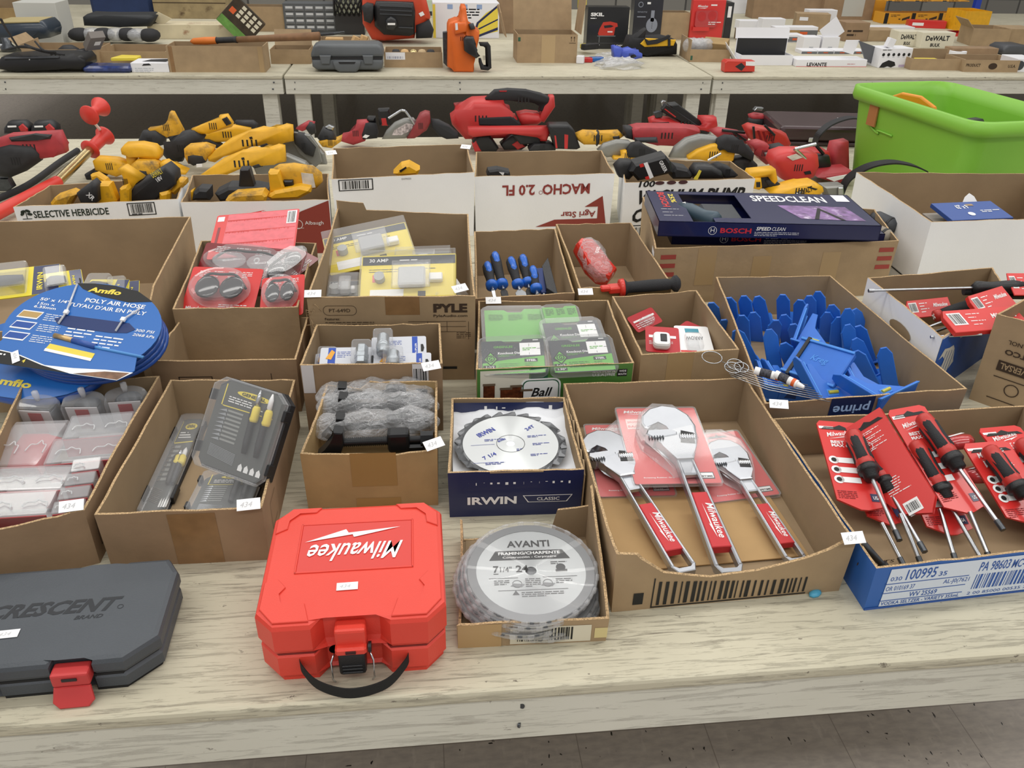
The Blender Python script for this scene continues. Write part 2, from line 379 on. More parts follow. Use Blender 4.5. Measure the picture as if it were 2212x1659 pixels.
# ---------------------------------------------------------------- cartons
BX = {}
def carton(key, h, px, label, out=kraft, inn=kraft_in, tops={}, th=.004, tap=.985, name='cardboard_box', cat='box', shift=(0, 0), group=None, wob=.0015, base=0.0, edge=None, z0=0.):
    """open carton from its four rim corners (front-left, front-right, back-right, back-left) at height h"""
    C = [(at(p[0], p[1], h) if len(p) == 2 else Vector((p[0], p[1], TZ+h))) + Vector((shift[0], shift[1], 0)) for p in px]
    o = (C[0]+C[1]+C[2]+C[3])/4; o.z = TZ+z0
    M, wf, _ = frame(Vector((C[0].x, C[0].y, o.z)), Vector((C[1].x, C[1].y, o.z)), Vector((C[3].x, C[3].y, o.z)))
    M = Matrix.Translation(o) @ M.to_3x3().to_4x4(); Mi = M.inverted(); H = h-z0
    c = [Mi @ p for p in C]; c = [Vector((p.x, p.y, H)) for p in c]
    b = [Vector((p.x*tap, p.y*tap, 0)) for p in c]
    m = MB(); ed = edge or kedge; R = random.Random(key)
    cn = []
    for i in range(4):           # inner corners by offsetting both neighbours
        p, a, d = c[i], c[i-1], c[(i+1) % 4]
        e1 = (a-p).normalized(); e2 = (d-p).normalized(); s_ = max(.3, abs(e1.cross(e2).z)); cn.append((e1+e2)*(th/s_))
    for i, wl in enumerate('FRBL'):
        j = (i+1) % 4; prof = tops.get(wl, [(0, 0), (1, 0)])
        ts = sorted(set([k/10 for k in range(11)]+[q[0] for q in prof])); rows = []
        bow = R.uniform(-.003, 0) if wl in 'RLB' else 0
        nrm = (c[j]-c[i]).cross(Vector((0, 0, 1))).normalized()
        for t in ts:
            dz = 0
            for q0, q1 in zip(prof, prof[1:]):
                if q0[0] <= t <= q1[0]: dz = q0[1]+(q1[1]-q0[1])*(t-q0[0])/max(1e-6, q1[0]-q0[0]); break
            dz += 0 if t in (0, 1) else R.uniform(-wob, wob)
            po = c[i].lerp(c[j], t)+nrm*(bow*math.sin(math.pi*t)); pi_ = (c[i]+cn[i]).lerp(c[j]+cn[j], t)+nrm*(bow*math.sin(math.pi*t)); bo = b[i].lerp(b[j], t); bi = (b[i]+cn[i]).lerp(b[j]+cn[j], t)
            f = (H+dz)/H
            rows.append((bo, bo.lerp(po, f) if f <= 1 else Vector((po.x, po.y, H+dz)), bi.lerp(pi_, f) if f <= 1 else Vector((pi_.x, pi_.y, H+dz)), bi+Vector((0, 0, .002))))
        vs = [p for r in rows for p in r]; n = len(rows)
        m.add(vs, [(4*k, 4*k+4, 4*k+5, 4*k+1) for k in range(n-1)], out); m.add(vs, [(4*k+2, 4*k+6, 4*k+7, 4*k+3) for k in range(n-1)], inn)
        m.add(vs, [(4*k+1, 4*k+5, 4*k+6, 4*k+2) for k in range(n-1)], ed)
        if prof[0][1] or prof[-1][1]:
            m.add(rows[0], [(0, 1, 2, 3)], ed); m.add(rows[-1], [(3, 2, 1, 0)], ed)
    m.add([p*1 for p in b], [(3, 2, 1, 0)], out); m.add([p+Vector((0, 0, .003)) for p in b], [(0, 1, 2, 3)], inn)
    # two inner bottom flaps meeting
    fl = [b[i]*.97+Vector((0, 0, .004)) for i in range(4)]; m.add([fl[0].lerp(fl[1], .02), fl[0].lerp(fl[1], .49), fl[3].lerp(fl[2], .49), fl[3].lerp(fl[2], .02)], [(0, 1, 2, 3)], inn)
    root = m.build(name, None, M, label, cat, group)
    w4 = [M @ p for p in c]; b4 = [M @ p for p in b]
    def face(i, j): return frame(b4[i], b4[j], w4[i])
    BX[key] = dict(root=root, F=face(0, 1), R=face(1, 2), B=face(2, 3), L=face(3, 0), h=h, M=M, w=w4, b=b4)
    # inside faces (seen from within), X runs left to right for the viewer
    BX[key]['IB'] = frame(b4[3].lerp(b4[0], .03), b4[2].lerp(b4[1], .03), w4[3].lerp(w4[0], .03))
    return root
def decal(key, face, m, name='print', label=None):
    M, w_, h_ = BX[key][face]
    # face normals of F/R/B/L frames already point outward
    return m.build(name, BX[key]['root'], M, label)
def tape(key, x, w_, y0, y1, m=None, face='F', top=False):
    m_ = MB(); m_.rect(x, y0, x+w_, y1, m or ktape, .0005); return decal(key, face, m_, 'packing_tape')
TAGN = [0]
def sticker(M, label, w_=.028, h_=.014, digits='434', curl=0):
    """small white lot sticker with faint handwritten digits; M puts it on its surface"""
    t = MB(); t.add([(0, 0, .0012), (w_, 0, .0012), (w_, h_, .0012+curl), (0, h_, .0012+curl), (0, 0, .0008), (w_, 0, .0008), (w_, h_, .0008+curl), (0, h_, .0008+curl)], [(0, 1, 2, 3), (7, 6, 5, 4), (0, 4, 5, 1), (1, 5, 6, 2), (2, 6, 7, 3), (3, 7, 4, 0)], paper)
    if not curl: t.txt(digits, w_*.12, h_*.28, w_*.5, h_*.44, mat('pencil', '#c3c4c6', .8), .0014, sh=.3)
    return t.build('lot_sticker', None, M, label, 'sticker', 'white lot stickers')
# ---------------------------------------------------------------- boxes in rows
carton('A', .105, [(-120, 1170), (182, 1103), (345, 812), (46, 832)], 'brown carton at the left edge holding clear plastic accessory cases', kraft_d)
carton('B', .105, [(203, 1112), (566, 1097), (638, 820), (368, 820)], 'brown carton holding the yellow and black precision knife sets', kraft_d)
carton('C', .113, [(648, 982), (945, 975), (945, 835), (705, 830)], 'yellowish brown carton holding bagged black puller screws', kraft_y, kraft_y, {'F': [(0, .002), (.3, -.003), (.7, -.006), (1, .004)], 'B': [(0, .012), (.6, .01), (.7, -.006), (1, 0)]})
carton('E', .15, [(643, 806), (957, 802), (952, 712), (680, 715)], 'brown carton of blue and white coupler packs behind the puller carton', kraft_d, shift=(0, .03))
carton('F', .12, [(318, 787), (638, 783), (665, 690), (390, 690)], 'empty brown carton behind the knife set carton', kraft_d, shift=(0, .012))
carton('G', .15, [(372, 690), (650, 685), (690, 540), (435, 535)], 'brown carton overflowing with red-carded safety glasses', kraft, shift=(-.012, .05))
carton('H', .18, [(-1.15, 1.475, 0), (290, 705), (412, 468), (-100, 482)], 'large brown carton at the left edge behind the blue air hose pack', kraft, tops={'R': [(0, -.07), (.15, -.03), (.3, 0), (1, 0)]})
carton('I', .199, [(662, 642), (1027, 640), (1012, 462), (728, 450)], 'tall brown carton holding yellow-backed clamshell packs', kraft, tops={'B': [(0, -.0), (.78, .0), (.8, .02), (1, .022)]})
carton('J', .13, [(1022, 658), (1240, 645), (1198, 502), (1020, 508)], 'brown carton holding the blue and black handled chisels', kraft_d, shift=(.007, .03))
carton('K', .13, [(1252, 637), (1455, 625), (1365, 490), (1200, 493)], 'brown carton holding the red bagged plastic pieces', kraft_y, shift=(.006, .035))
carton('L', .13, [(1030, 815), (1378, 800), (1320, 660), (1035, 662)], 'carton with green printed front holding green and black die packs', kraft, shift=(0, .03))
carton('M', .12, [(1385, 767), (1597, 755), (1505, 627), (1322, 640)], 'small brown carton holding red and white carded staples', kraft)
carton('N', .155, [(1415, 537), (1942, 520), (1890, 452), (1388, 425)], 'wide brown carton under the navy multi-tool boxes', kraft)
carton('O', .105, [(1645, 885), (2088, 852), (1790, 602), (1540, 605)], 'brown carton full of blue plastic angle levels', kraft_d, shift=(.014, .02))
carton('P', .15, [(2015, 732), (1.30, 1.60, 0), (1.36, 1.76, 0), (1857, 600)], 'white sided carton with a blue shell-printed front holding red tool packs', bwhite, kraft_in, shift=(.02, 0))
carton('Q', .2, [(1.245, 1.268, 0), (1.55, 1.45, 0), (1.45, 1.61, 0), (1.14, 1.40, 0)], 'tan carton cut off by the right edge of the photo', kraft)
carton('R', .2, [(2012, 480), (2320, 470), (2240, 375), (1850, 372)], 'large white carton in front of the green tote', bwhite, kraft_in)
carton('S', .16, [(45, 447), (400, 430), (418, 380), (122, 400)], 'white carton printed with a plant mark holding yellow and black batteries', bwhite, kraft_in, shift=(-.02, 0))
carton('T', .16, [(390, 437), (712, 432), (710, 375), (415, 378)], 'white carton with a red-brown corner holding yellow tool holders', bwhite, kraft_in)
carton('U', .2, [(716, 387), (1025, 372), (1010, 312), (718, 320)], 'tall plain white carton behind the yellow clamshell carton', bwhite, kraft_in)
carton('V', .181, [(1025, 382), (1328, 375), (1300, 325), (1028, 328)], 'white carton with upside-down red lettering', bwhite, kraft_in)
carton('X', .172, [(1330, 397), (1614, 388), (1562, 350), (1322, 345)], 'white carton with bold black slanted lettering holding black chargers', bwhite, kraft_in, shift=(.03, .01))
carton('W', .10, [(1330, 1215), (1850, 1170), (1612, 815), (1217, 828)], 'shallow brown tray carton holding three adjustable wrenches', kraft, tops={'F': [(0, .015), (.08, .01), (.2, -.03), (.4, -.045), (.6, -.043), (.85, -.02), (.95, 0), (1, 0)], 'L': [(0, 0), (.85, 0), (.95, .008), (1, .015)]})
carton('Z', .085, [(1893, 1228), (2330, 1180), (1.13, 1.235, 0), (1668, 904)], 'blue printed tray carton holding red-carded nut drivers', mat('blue_board', '#2c62b0', .5), kraft_in)
carton('D', .093, [(967, 1022), (1262, 1014), (1220, 858), (975, 860)], 'navy blue carton holding a circular saw blade on white foam', navy, kraft_in)
carton('Y', .045, [(1005, 1350), (1335, 1335), (1290, 1110), (1010, 1120)], 'low torn brown tray under the stacked packaged saw blades', kraft, shift=(-.012, 0), tops={'R': [(0, 0), (.2, .02), (1, .06)], 'B': [(0, .02), (.25, .015), (.3, -.035), (1, -.04)], 'L': [(0, 0), (.3, -.03), (1, -.03)]})
# ---------------------------------------------------------------- red tool case
def pl(*a): return [(a[i], a[i+1]) for i in range(0, len(a), 2)]
caser = mat('case_red', '#dd4233', .42, var=.03, vs=8, bump=.15, bs=500)
T = thing('tool_case', 'bright red plastic tool case with white lettering and black strap handle', 'tool case', pose((-.113, .886, TZ), .005))
O_ = pl(-.1225, -.092, -.098, -.119, -.05, -.119, -.036, -.1, .036, -.1, .05, -.119, .098, -.119, .1225, -.092, .1225, .095, .1, .119, -.1, .119, -.1225, .095)
m = MB(); m.prism(O_, .0525, .104, caser, .008, 2)
def inset(P, k): return [(x*k, y*k) for x, y in P]
m.build('lid', T)
m = MB(); m.prism([(x*.955, y*.955+.002) for x, y in O_], 0, .012, caser, 0); m.prism([(x*.985, y*.985) for x, y in O_], .010, .0505, caser, .004); m.prism([(x*.97, y*.97) for x, y in O_], .05, .053, mat('seam_red', '#7c1a15', .6)); m.build('base', T)
for sx in (-1, 1):
    m = MB(); m.prism([(sx*x, y) for x, y in pl(.116, .09, .097, .1145, .055, .1145, .062, .104, .086, .104, .1, .088, .1, .07, .116, .06)], .103, .1062, caser, .0008); m.build('corner_plate', T)
    m = MB(); m.prism([(sx*x, y) for x, y in pl(.1165, -.088, .097, -.1135, .052, -.1135, .06, -.082, .092, -.078, .096, -.062, .088, -.05, .1, -.034, .1165, -.04)], .103, .1062, caser, .0008); m.build('corner_plate', T)
pan = mat('panel_red', '#d0342a', .35)
m = MB(); m.bb(-.078, .078, -.022, .076, .1035, .1046, pan, .0004)
for p in ((-.08, .08, .076, .0785), (-.08, .08, -.0245, -.022), (-.0805, -.078, -.0245, .0785), (.078, .0805, -.0245, .0785)): m.bb(p[0], p[1], p[2], p[3], .1035, .1056, caser, .0006)
LP = m.build('label_panel', T)
m = MB(); m.M = Matrix.Rotation(math.pi, 4, 'Z') @ Matrix.Translation((0, -.05, 0)); m.txt('Milwaukee', -.066, .018, .128, .036, white, .1056, .012, sh=.3)
m.poly(pl(-.062, -.012, .004, .006, .006, .000, .072, .012, .016, -.012, .012, -.004), white, .1056); m.build('lettering', LP)
m = MB(); m.bb(-.0215, .0185, -.122, -.1, .05, .092, caser, .004, 2); m.bb(-.0215, .0185, -.130, -.106, .055, .068, caser, .003); m.bb(-.008, .005, -.1315, -.129, .060, .0645, mat('slot_dark', '#3a0f0d', .7)); m.build('latch', T)
m = MB(); m.bb(-.019, .016, -.128, -.106, .018, .056, black, .004, 2)
for zz in (.022, .028, .034): m.bb(-.015, .012, -.1295, -.127, zz, zz+.003, black, .001)
for sx in (-.023, .020): m.cyl((sx, -.118, .058), (sx+(.004 if sx > 0 else -.0), -.118, .058), .007, black)
m.build('lower_latch', T)
for sx in (-1, 1): MB().tube([(sx*.022-.0015, -.118, .052), (sx*.027-.0015, -.124, .04), (sx*.027-.0015, -.126, .01), (sx*.024-.0015, -.125, .004)], .0013, chrome).build('wire_bail', T)
P = spline([(-.07, -.112, .036), (-.066, -.123, .032), (-.045, -.139, .018), (-.005, -.148, .009), (.04, -.142, .014), (.066, -.124, .028), (.072, -.112, .034)], 8)
strap = mat('woven_strap', '#151515', .8, bump=.8, bs=900)
m = MB(); v = []; f = []
for i, p in enumerate(P): v += [(p.x, p.y, p.z+.0085), (p.x, p.y-.002, p.z+.0085), (p.x, p.y-.002, p.z-.0085), (p.x, p.y, p.z-.0085)]
for i in range(len(P)-1):
    for k in range(4): f.append((4*i+k, 4*i+4+k, 4*i+4+(k+1) % 4, 4*i+(k+1) % 4))
m.add(v, f, strap); m.build('strap_handle', T)
sticker(WM[T.name] @ pose((-.021, -.062, .1042), .02), 'white lot sticker on the red tool case')
# ---------------------------------------------------------------- gray tool case, left edge
T = thing('tool_case', 'dark gray plastic tool case with red latches at the left edge', 'tool case', pose((-.53, .862, TZ), .035))
cg = mat('case_gray', '#44494f', .5, var=.08, vs=9, bump=.25, bs=400)
O_ = pl(-.165, -.06, -.14, -.09, -.06, -.09, -.055, -.082, -.035, -.082, -.03, -.09, .035, -.09, .037, -.077, .085, -.077, .087, -.09, .125, -.09, .163, -.055, .163, .065, .145, .095, .09, .095, .075, .083, .035, .083, .025, .092, -.09, .092, -.1, .083, -.14, .09, -.165, .06)
m = MB(); m.prism(O_, .03, .058, cg, .011, 2); m.build('lid', T)
m = MB(); m.prism([(x*.985, y*.985) for x, y in O_], .003, .0275, cg, .004); m.prism([(x*.96, y*.96) for x, y in O_], 0, .03, mat('seam_gray', '#141517', .7)); m.build('base', T)
m = MB(); gd = mat('engraved_gray', '#22252a', .6); m.txt('CRESCENT', -.075, -.004, .165, .026, gd, .0583, .035, sh=.4); m.txt('BRAND', .045, -.016, .035, .007, gd, .0583, .02, sh=.4); m.ring(.1, .002, .004, .0032, gd, .0584); m.build('lettering', T)
lr = mat('latch_red', '#c23a3a', .45)
m = MB(); m.bb(.038, .084, -.101, -.078, .026, .047, lr, .003, 2); m.prism(pl(.039, .0, .083, 0, .087, -.02, .08, -.028, .045, -.028, .037, -.02), 0, .006, lr, .0015, M=Matrix.Translation((0, -.096, .024)) @ Matrix.Rotation(math.radians(62), 4, 'X')); m.bb(.052, .07, -.1025, -.1, .037, .041, black); m.build('latch', T)
MB().bb(-.056, -.034, -.1, -.085, .026, .034, lr, .002).build('latch', T)
sticker(WM[T.name] @ pose((-.045, -.04, .058), .03), 'white lot sticker on the dark gray tool case')
# ---------------------------------------------------------------- packaged blades
brush = mat('brushed_blade', '#c9cbcc', .3, .85, var=.04, vs=5)
gring = mat('blade_rim_gray', '#77797b', .45)
def radial_brush():
    m = bpy.data.materials.new('radial_brushed_steel'); m.use_nodes = True; nt = m.node_tree; b = nt.nodes['Principled BSDF']; b.inputs['Base Color'].default_value = lin('#c6c9ca'); b.inputs['Metallic'].default_value = .8; b.inputs['Roughness'].default_value = .34
    tg = nt.nodes.new('ShaderNodeTangent'); tg.direction_type = 'RADIAL'; tg.axis = 'Z'; nt.links.new(tg.outputs[0], b.inputs['Tangent']); b.inputs['Anisotropic'].default_value = .85
    return m
rbrush = radial_brush()
def blade_poly(R, n, d, skew=.5):
    p = []
    for i in range(n):
        a = 2*math.pi*i/n; s_ = 2*math.pi/n
        for r, t in ((R-d, 0), (R-d*.8, .45), (R-d*.1, .6), (R, .62), (R, .8), (R-d, .93)): p.append((r*math.cos(a+s_*t*(1 if skew > 0 else -1)), r*math.sin(a+s_*t*(1 if skew > 0 else -1))))
    return p
def ringslab(m, ro, ri, z0, z1, mt, n=48):
    v = []; f = []
    for i in range(n):
        c, s_ = math.cos(2*math.pi*i/n), math.sin(2*math.pi*i/n); v += [(ro*c, ro*s_, z0), (ro*c, ro*s_, z1), (ri*c, ri*s_, z1), (ri*c, ri*s_, z0)]
    for i in range(n):
        for k in range(4): f.append((4*i+k, 4*((i+1) % n)+k, 4*((i+1) % n)+(k+1) % 4, 4*i+(k+1) % 4))
    m.add(v, f, mt)
def pack_blade(label, M, printed):
    T = thing('packaged_saw_blade', label, 'saw blade', M, 'packaged circular saw blades in the low tray')
    m = MB(); ringslab(m, .0925, .008, .001, .003, rbrush); m.build('blade', T)
    m = MB(); 
    bp = blade_poly(.0945, 24, .007); m.poly(bp, dsteel, .0005); m.poly(bp[::-1], dsteel, .0002); ringslab(m, .0925, .080, .003, .0036, gring); m.build('toothed_rim', T)
    if printed:
        m = MB(); z = .0034
        m.txt('AVANTI', -.032, .047, .064, .013, inkb, z, .02); m.poly([(-.060, .022), (.060, .022), (.050, .040), (-.050, .040)], inkb, z)
        m.txt('FRAMING/CHARPENTE', -.046, .0315, .092, .0058, white, z+.0004, .02); m.txt('Construcción - Carpintero', -.040, .0235, .080, .0052, white, z+.0004, .01)
        m.txt('7', -.055, -.002, .008, .013, inkb, z, .03); m.txt('1/4"', -.045, -.001, .017, .010, inkb, z, .01); m.txt('24', -.022, -.002, .018, .013, inkb, z, .03)
        for x0, y0, L in ((-.062, -.013, .042), (.016, -.013, .05), (-.05, -.036, .1)): m.rect(x0, y0, x0+L, y0+.0008, inkb, z)
        for x0, y0, L, n in ((-.055, -.018, .022, 3), (-.01, -.016, .022, 5), (.034, -.018, .024, 3), (-.017, -.041, .06, 3), (.03, .015, .024, 2), (-.055, -.005, .012, 1)): m.lines(x0, y0, L, n, .0034, inkb, .4, z, seed=int(L*999))
        for sx, sy in ((-.022, -.024), (.022, -.024)): m.ring(sx, sy, .007, .0062, inkb, z); m.poly([(sx-.01, sy-.004), (sx+.006, sy-.006), (sx+.011, sy-.001), (sx-.005, sy+.001)], gring, z)
        m.disc(.044, .005, .007, inkb, z); m.bb(.036, .053, -.003, .001, z-.0004, z, inkb); m.poly([(-.03, -.044), (-.02, -.044), (-.025, -.036)], inkb, z)
        m.build('printed_label', T)
    m = MB(); m.lathe([(.0975, 0), (.0975, .0062), (.0955, .007), (.094, .0048), (.012, .0048), (.009, .002)], plastic, 44)
    for i in range(24):
        a = 2*math.pi*(i+.3)/24; m.box((.0965*math.cos(a), .0965*math.sin(a), .0035), (.005, .009, .006), plastic, .001, rz=a)
    m.build('clear_shell', T)
    return T
ap = at(1147, 1236, .052); tb = math.radians(5)
labs = ['topmost packaged circular saw blade with black printing in the low tray']
for k in range(6):
    dx = [0, -.006, -.014, -.020, .006, .016][k]; dy = [0, -.002, .002, -.003, .002, .003][k]
    q = Matrix.Translation((dx, dy, -.0074*k)) if k < 99 else I4
    M = pose(ap, -.03, tb) @ Matrix.Translation((dx*.8, dy, 0)); M.translation.z = TZ+.052-.0072*k
    if k == 0: B0 = pack_blade(labs[0], M, True)
    elif k == 1: B1 = pack_blade('clear-packaged circular saw blade stacked below the topmost printed one', M, False)
    else: dup(B1, M)
# ---------------------------------------------------------------- blade on foam in the navy box
T0 = f3((985, 1012, .070), (1252, 1005, .070), (1005, 885, .078))
foam = mat('white_foam', '#e4e7ec', .8, bump=.5, bs=60)
FX = BX['D']['M']
v = []; f = []; n = 12
for j in range(n+1):
    for i in range(n+1):
        x = -.105+.21*i/n; y = -.108+.222*j/n; v.append((x, y, .062+.006*math.sin(i*1.3)*math.cos(j*.9)+(.016 if j == n else 0)+(.012*(i/n) if j > n-3 else 0)))
for j in range(n):
    for i in range(n): a = j*(n+1)+i; f.append((a, a+1, a+n+2, a+n+1))
m = MB(); m.add(v, f, foam, True); m.bb(-.095, .095, -.098, .10, .006, .055, foam, .004); m.build('foam_sheet', None, FX, 'crinkled white foam sheet lining the navy carton', 'foam sheet')
T = thing('bare_saw_disc', 'bare circular saw blade with blue print on white foam', 'saw blade', FX @ pose((-.003, -.012, .0745), .06, math.radians(3)))
m = MB(); bp = blade_poly(.099, 24, .010, -1); m.prism(bp, 0, .0014, mat('carbide_gray', '#7b7d80', .4, .7)); m.build('toothed_rim', T)
m = MB(); ringslab(m, .084, .008, .0012, .0022, rbrush, 64); m.disc(0, 0, .0079, foam, .0020); m.build('blade_face', T)
blu = mat('blue_ink', '#33419a', .5)
m = MB(); z = .0027
m.txt('IRWIN', -.052, .022, .036, .012, blu, z, .03, rot=.55); m.txt('24T', .034, .034, .02, .008, blu, z, .02, rot=.6); m.txt('7 1/4', -.05, -.042, .026, .009, blu, z, .02, rot=.5); m.txt('IRWIN', -.020, .005, .015, .005, blu, z, .03, rot=.5); m.ring(0, 0, .025, .0243, inkb, z, 48)
for x0, y0, L, r_ in ((-.045, .014, .035, 0), (.032, .018, .035, 0), (.038, -.005, .03, 0), (.03, -.035, .03, 0), (-.05, -.052, .034, 0), (.008, -.018, .01, 0)): m.lines(x0, y0, L, 2, .0035, blu, .4, z, seed=int(L*777+x0*99))
for a in (-.02, .03): m.rect(-.07, a-.03, -.028, a-.0293, blu, z)
m.build('blue_print', T)
m = MB(); m.txt('IRWIN', .030, .026, .082, .016, white, .001, .035); m.poly(pl(.122, .043, .206, .043, .197, .028, .131, .028), white, .0008); m.poly(pl(.1243, .0418, .2037, .0418, .1955, .0292, .1325, .0292), navy, .001); m.txt('CLASSIC', .146, .032, .038, .0066, white, .0014, .01)
for i in range(14): m.rect(.03+i*.013+random.uniform(-.003, .003), .07+random.uniform(-.004, .001), .031+i*.013+random.uniform(0, .002), .0715, white, .0007)
decal('D', 'F', m, 'lettering')
m = MB(); m.rect(.067, .0905, .155, .0935, kraft, .0007); decal('D', 'F', m, 'worn_edge')
M, w_, h_ = BX['D']['IB']; m = MB(); m.rect(0, 0, w_, h_*.97, navy, .006)
for i in range(12): m.rect(.06+i*.011, .062+random.uniform(0, .02), .061+i*.011+random.uniform(.001, .006), .064+random.uniform(0, .02), white, .0065)
m.build('inner_flap', BX['D']['root'], M)
# torn kraft liner edges either side of the navy box
M, w_, h_ = BX['D']['R']; m = MB(); m.prism([(.0, -.0), (w_, 0), (w_, .085)] + [(w_-(i+.5)*w_/16, .093+random.uniform(-.006, .012)) for i in range(15)] + [(0, .08)], .001, .0035, kraft); m.build('torn_liner', BX['D']['root'], M)
# ---------------------------------------------------------------- low tray print
m = MB(); m.rect(.072, .003, .185, .035, mat('cream_label', '#d9d2bd', .7), .0006); m.bars(.082, .008, .08, .025, inkb, 26, .001); m.rect(.190, .008, .208, .028, mat('yellow_label', '#d6c68f', .7), .0006); decal('Y', 'F', m, 'barcode_label')
m = MB(); m.rect(0, 0, .06, .045, mat('clear_tape', '#b39468', .15), .0008); decal('Y', 'F', m, 'packing_tape')
# ---------------------------------------------------------------- wrenches
def mw_text(m, x, y, w_, h_, mt, z=.0012, rot=0):
    m.txt('Milwaukee', x, y, w_, h_, mt, z, .012, rot=rot, sh=.3)
    c, s_ = math.cos(rot), math.sin(rot)
    P = [(.02, -.12), (.55, -.3), (.5, -.42), (1.0, -.62), (.62, -.62), (.66, -.5)]
    m.poly([(x+(a*w_)*c-(b*h_*1.2)*s_, y+(a*w_)*s_+(b*h_*1.2)*c) for a, b in [(.0, -.38), (.55, -.2), (.52, -.02-.2), (1.0, -.05-.1), (.6, -.5), (.64, -.36)]], mt, z)
grip = mat('grip_red', '#c02a30', .5)
sat = mat('satin_steel', '#b6b9bf', .32, .9, var=.04, vs=30)
def wrench(label, M, s):
    T = thing('adjustable_wrench', label, 'wrench', M @ Matrix.Scale(s, 4), 'adjustable wrenches in the tray carton')
    c = .01
    body = [(-1.25, 20), (1.25, 20), (1.9, 22.5), (3.0, 24.6), (3.5, 27), (3.1, 29.5), (1.7, 31.4), (-.4, 32), (-2.5, 31.3), (-3.9, 29.8), (-4.4, 28), (-4.2, 26.9), (-3.6, 26.6), (-2.6, 28.0), (-1.8, 28.5), (-.6, 27.2), (-.2, 25.9), (-1.6, 25.2), (-3.1, 24.9), (-3.0, 24.0), (-2.2, 23.0)]
    m = MB(); m.prism([(x*c, y*c) for x, y in body], .001, .017, sat, .0035, 2); m.poly([(x*c, y*c) for x, y in ((.2, 23.3), (2.2, 22.9), (2.6, 25.2), (.9, 25.9))], mat('slot_black', '#1a1a1c', .5), .0174); m.build('head', T)
    m = MB()
    for sx in (-1, 1): m.prism([(sx*1.75*c, 1.2*c), (sx*1.25*c, 20.3*c), (sx*.8*c, 20.3*c), (sx*1.2*c, 1.2*c)], .001, .014, sat, .0015)
    m.prism([(-1.75*c, 1.2*c), (-1.2*c, 0), (1.2*c, 0), (1.75*c, 1.2*c), (1.2*c, 1.2*c), (.9*c, .6*c), (-.9*c, .6*c), (-1.2*c, 1.2*c)], .001, .014, sat, .001)
    m.prism([(-1*c, 17.3*c), (1*c, 17.3*c), (1*c, 20.3*c), (-1*c, 20.3*c)], .003, .0125, sat, .002); m.build('handle', T)
    m = MB(); m.prism([(-1.25*c, 4*c), (1.25*c, 4*c), (1.0*c, 13.6*c), (-1.0*c, 13.6*c)], .002, .0148, grip, .001); GP = m.build('grip_panel', T)
    m = MB(); mw_text(m, .15*c, 11.5*c, 6.0*c, .95*c, white, .0151, rot=-math.pi/2); m.build('grip_lettering', GP)
    m = MB(); m.prism([(x*c, y*c) for x, y in ((-4.3, 25.4), (-3.9, 26.3), (-.4, 26.3), (.3, 25.6), (.2, 24.9), (-3.4, 24.2))], -.001, .0185, sat, .002)
    for i in range(6): m.box((-.041+i*.004, .2435, .0185), (.0012, .006, .004), dsteel)
    m.build('movable_jaw', T)
    pr_ = []
    for i in range(7): pr_ += [(.0058, i*.0034), (.0078, i*.0034+.001), (.0078, i*.0034+.002), (.0058, i*.0034+.0028)]
    m = MB(); m.lathe(pr_, chrome, 14, (.0035, .247, .0125), (1, -.12, 0)); m.build('adjusting_screw', T)
    return T
def wcard(label, M, w_, h_, parent=None):
    T = thing('wrench_card_pack', label, 'packaging', M, 'red wrench cards in the tray carton')
    m = MB(); m.prism(rrect(w_, h_, .004), 0, .0012, cred); m.build('backing_card', T)
    m = MB(); z = .0016; mw_text(m, .012, h_-.016, w_*.42, .008, white, z); m.rect(.012, h_*.70, w_*.5, h_*.84, mat('blush', '#e7c4c0', .6), z); m.txt("JAWS WON'T", .014, h_*.78, w_*.40, .0065, cred, z+.0004, .02); m.txt('BACK OFF', .014, h_*.72, w_*.32, .0065, cred, z+.0004, .02)
    m.poly([(w_*.5+a*w_*.3, h_*.93+b*.01) for a, b in ((0, -.3), (.1, .3), (.42, .3), (.5, .9), (.58, .3), (.9, .3), (1, -.3))], inkb, z); m.lines(w_*.6, h_*.85, w_*.3, 3, .004, white, .35, z); m.txt('Rotating Rubber Grip', .018, h_*.06, w_*.36, .004, white, z, .01); m.rect(w_*.72, h_*.05, w_*.94, h_*.13, inkb, z); m.rect(w_*.73, h_*.06, w_*.93, h_*.12, white, z+.0003); m.txt('LIFETIME', w_*.74, h_*.068, w_*.18, .004, inkb, z+.0006, .02); m.build('print', T)
    m = MB(); m.prism(rrect(w_+.006, h_+.006, .006, x=-.003, y=-.003), -.004, .0022, plastic)
    hx, hy = w_*.5, h_*.52
    m.prism([(hx+a*w_*.37, hy+b*h_*.43) for a, b in ((-1, .1), (-.75, .65), (-.2, 1), (.5, .95), (1, .5), (1, -.1), (.7, -.6), (.4, -1.1), (-.15, -1.1), (-.3, -.7), (-.95, -.25))], .002, .024, plastic, .006, 2); m.build('blister', T)
    return T
def span(a, b, s0, up=(0, 0, 1)):
    """frame whose Y runs from a to b with Z as near up as possible"""
    Y = (b-a); L = Y.length; Y.normalize(); X = Y.cross(Vector(up)).normalized(); Z = X.cross(Y)
    return Matrix(((X.x, Y.x, Z.x, a.x), (X.y, Y.y, Z.y, a.y), (X.z, Y.z, Z.z, a.z), (0, 0, 0, 1))), L
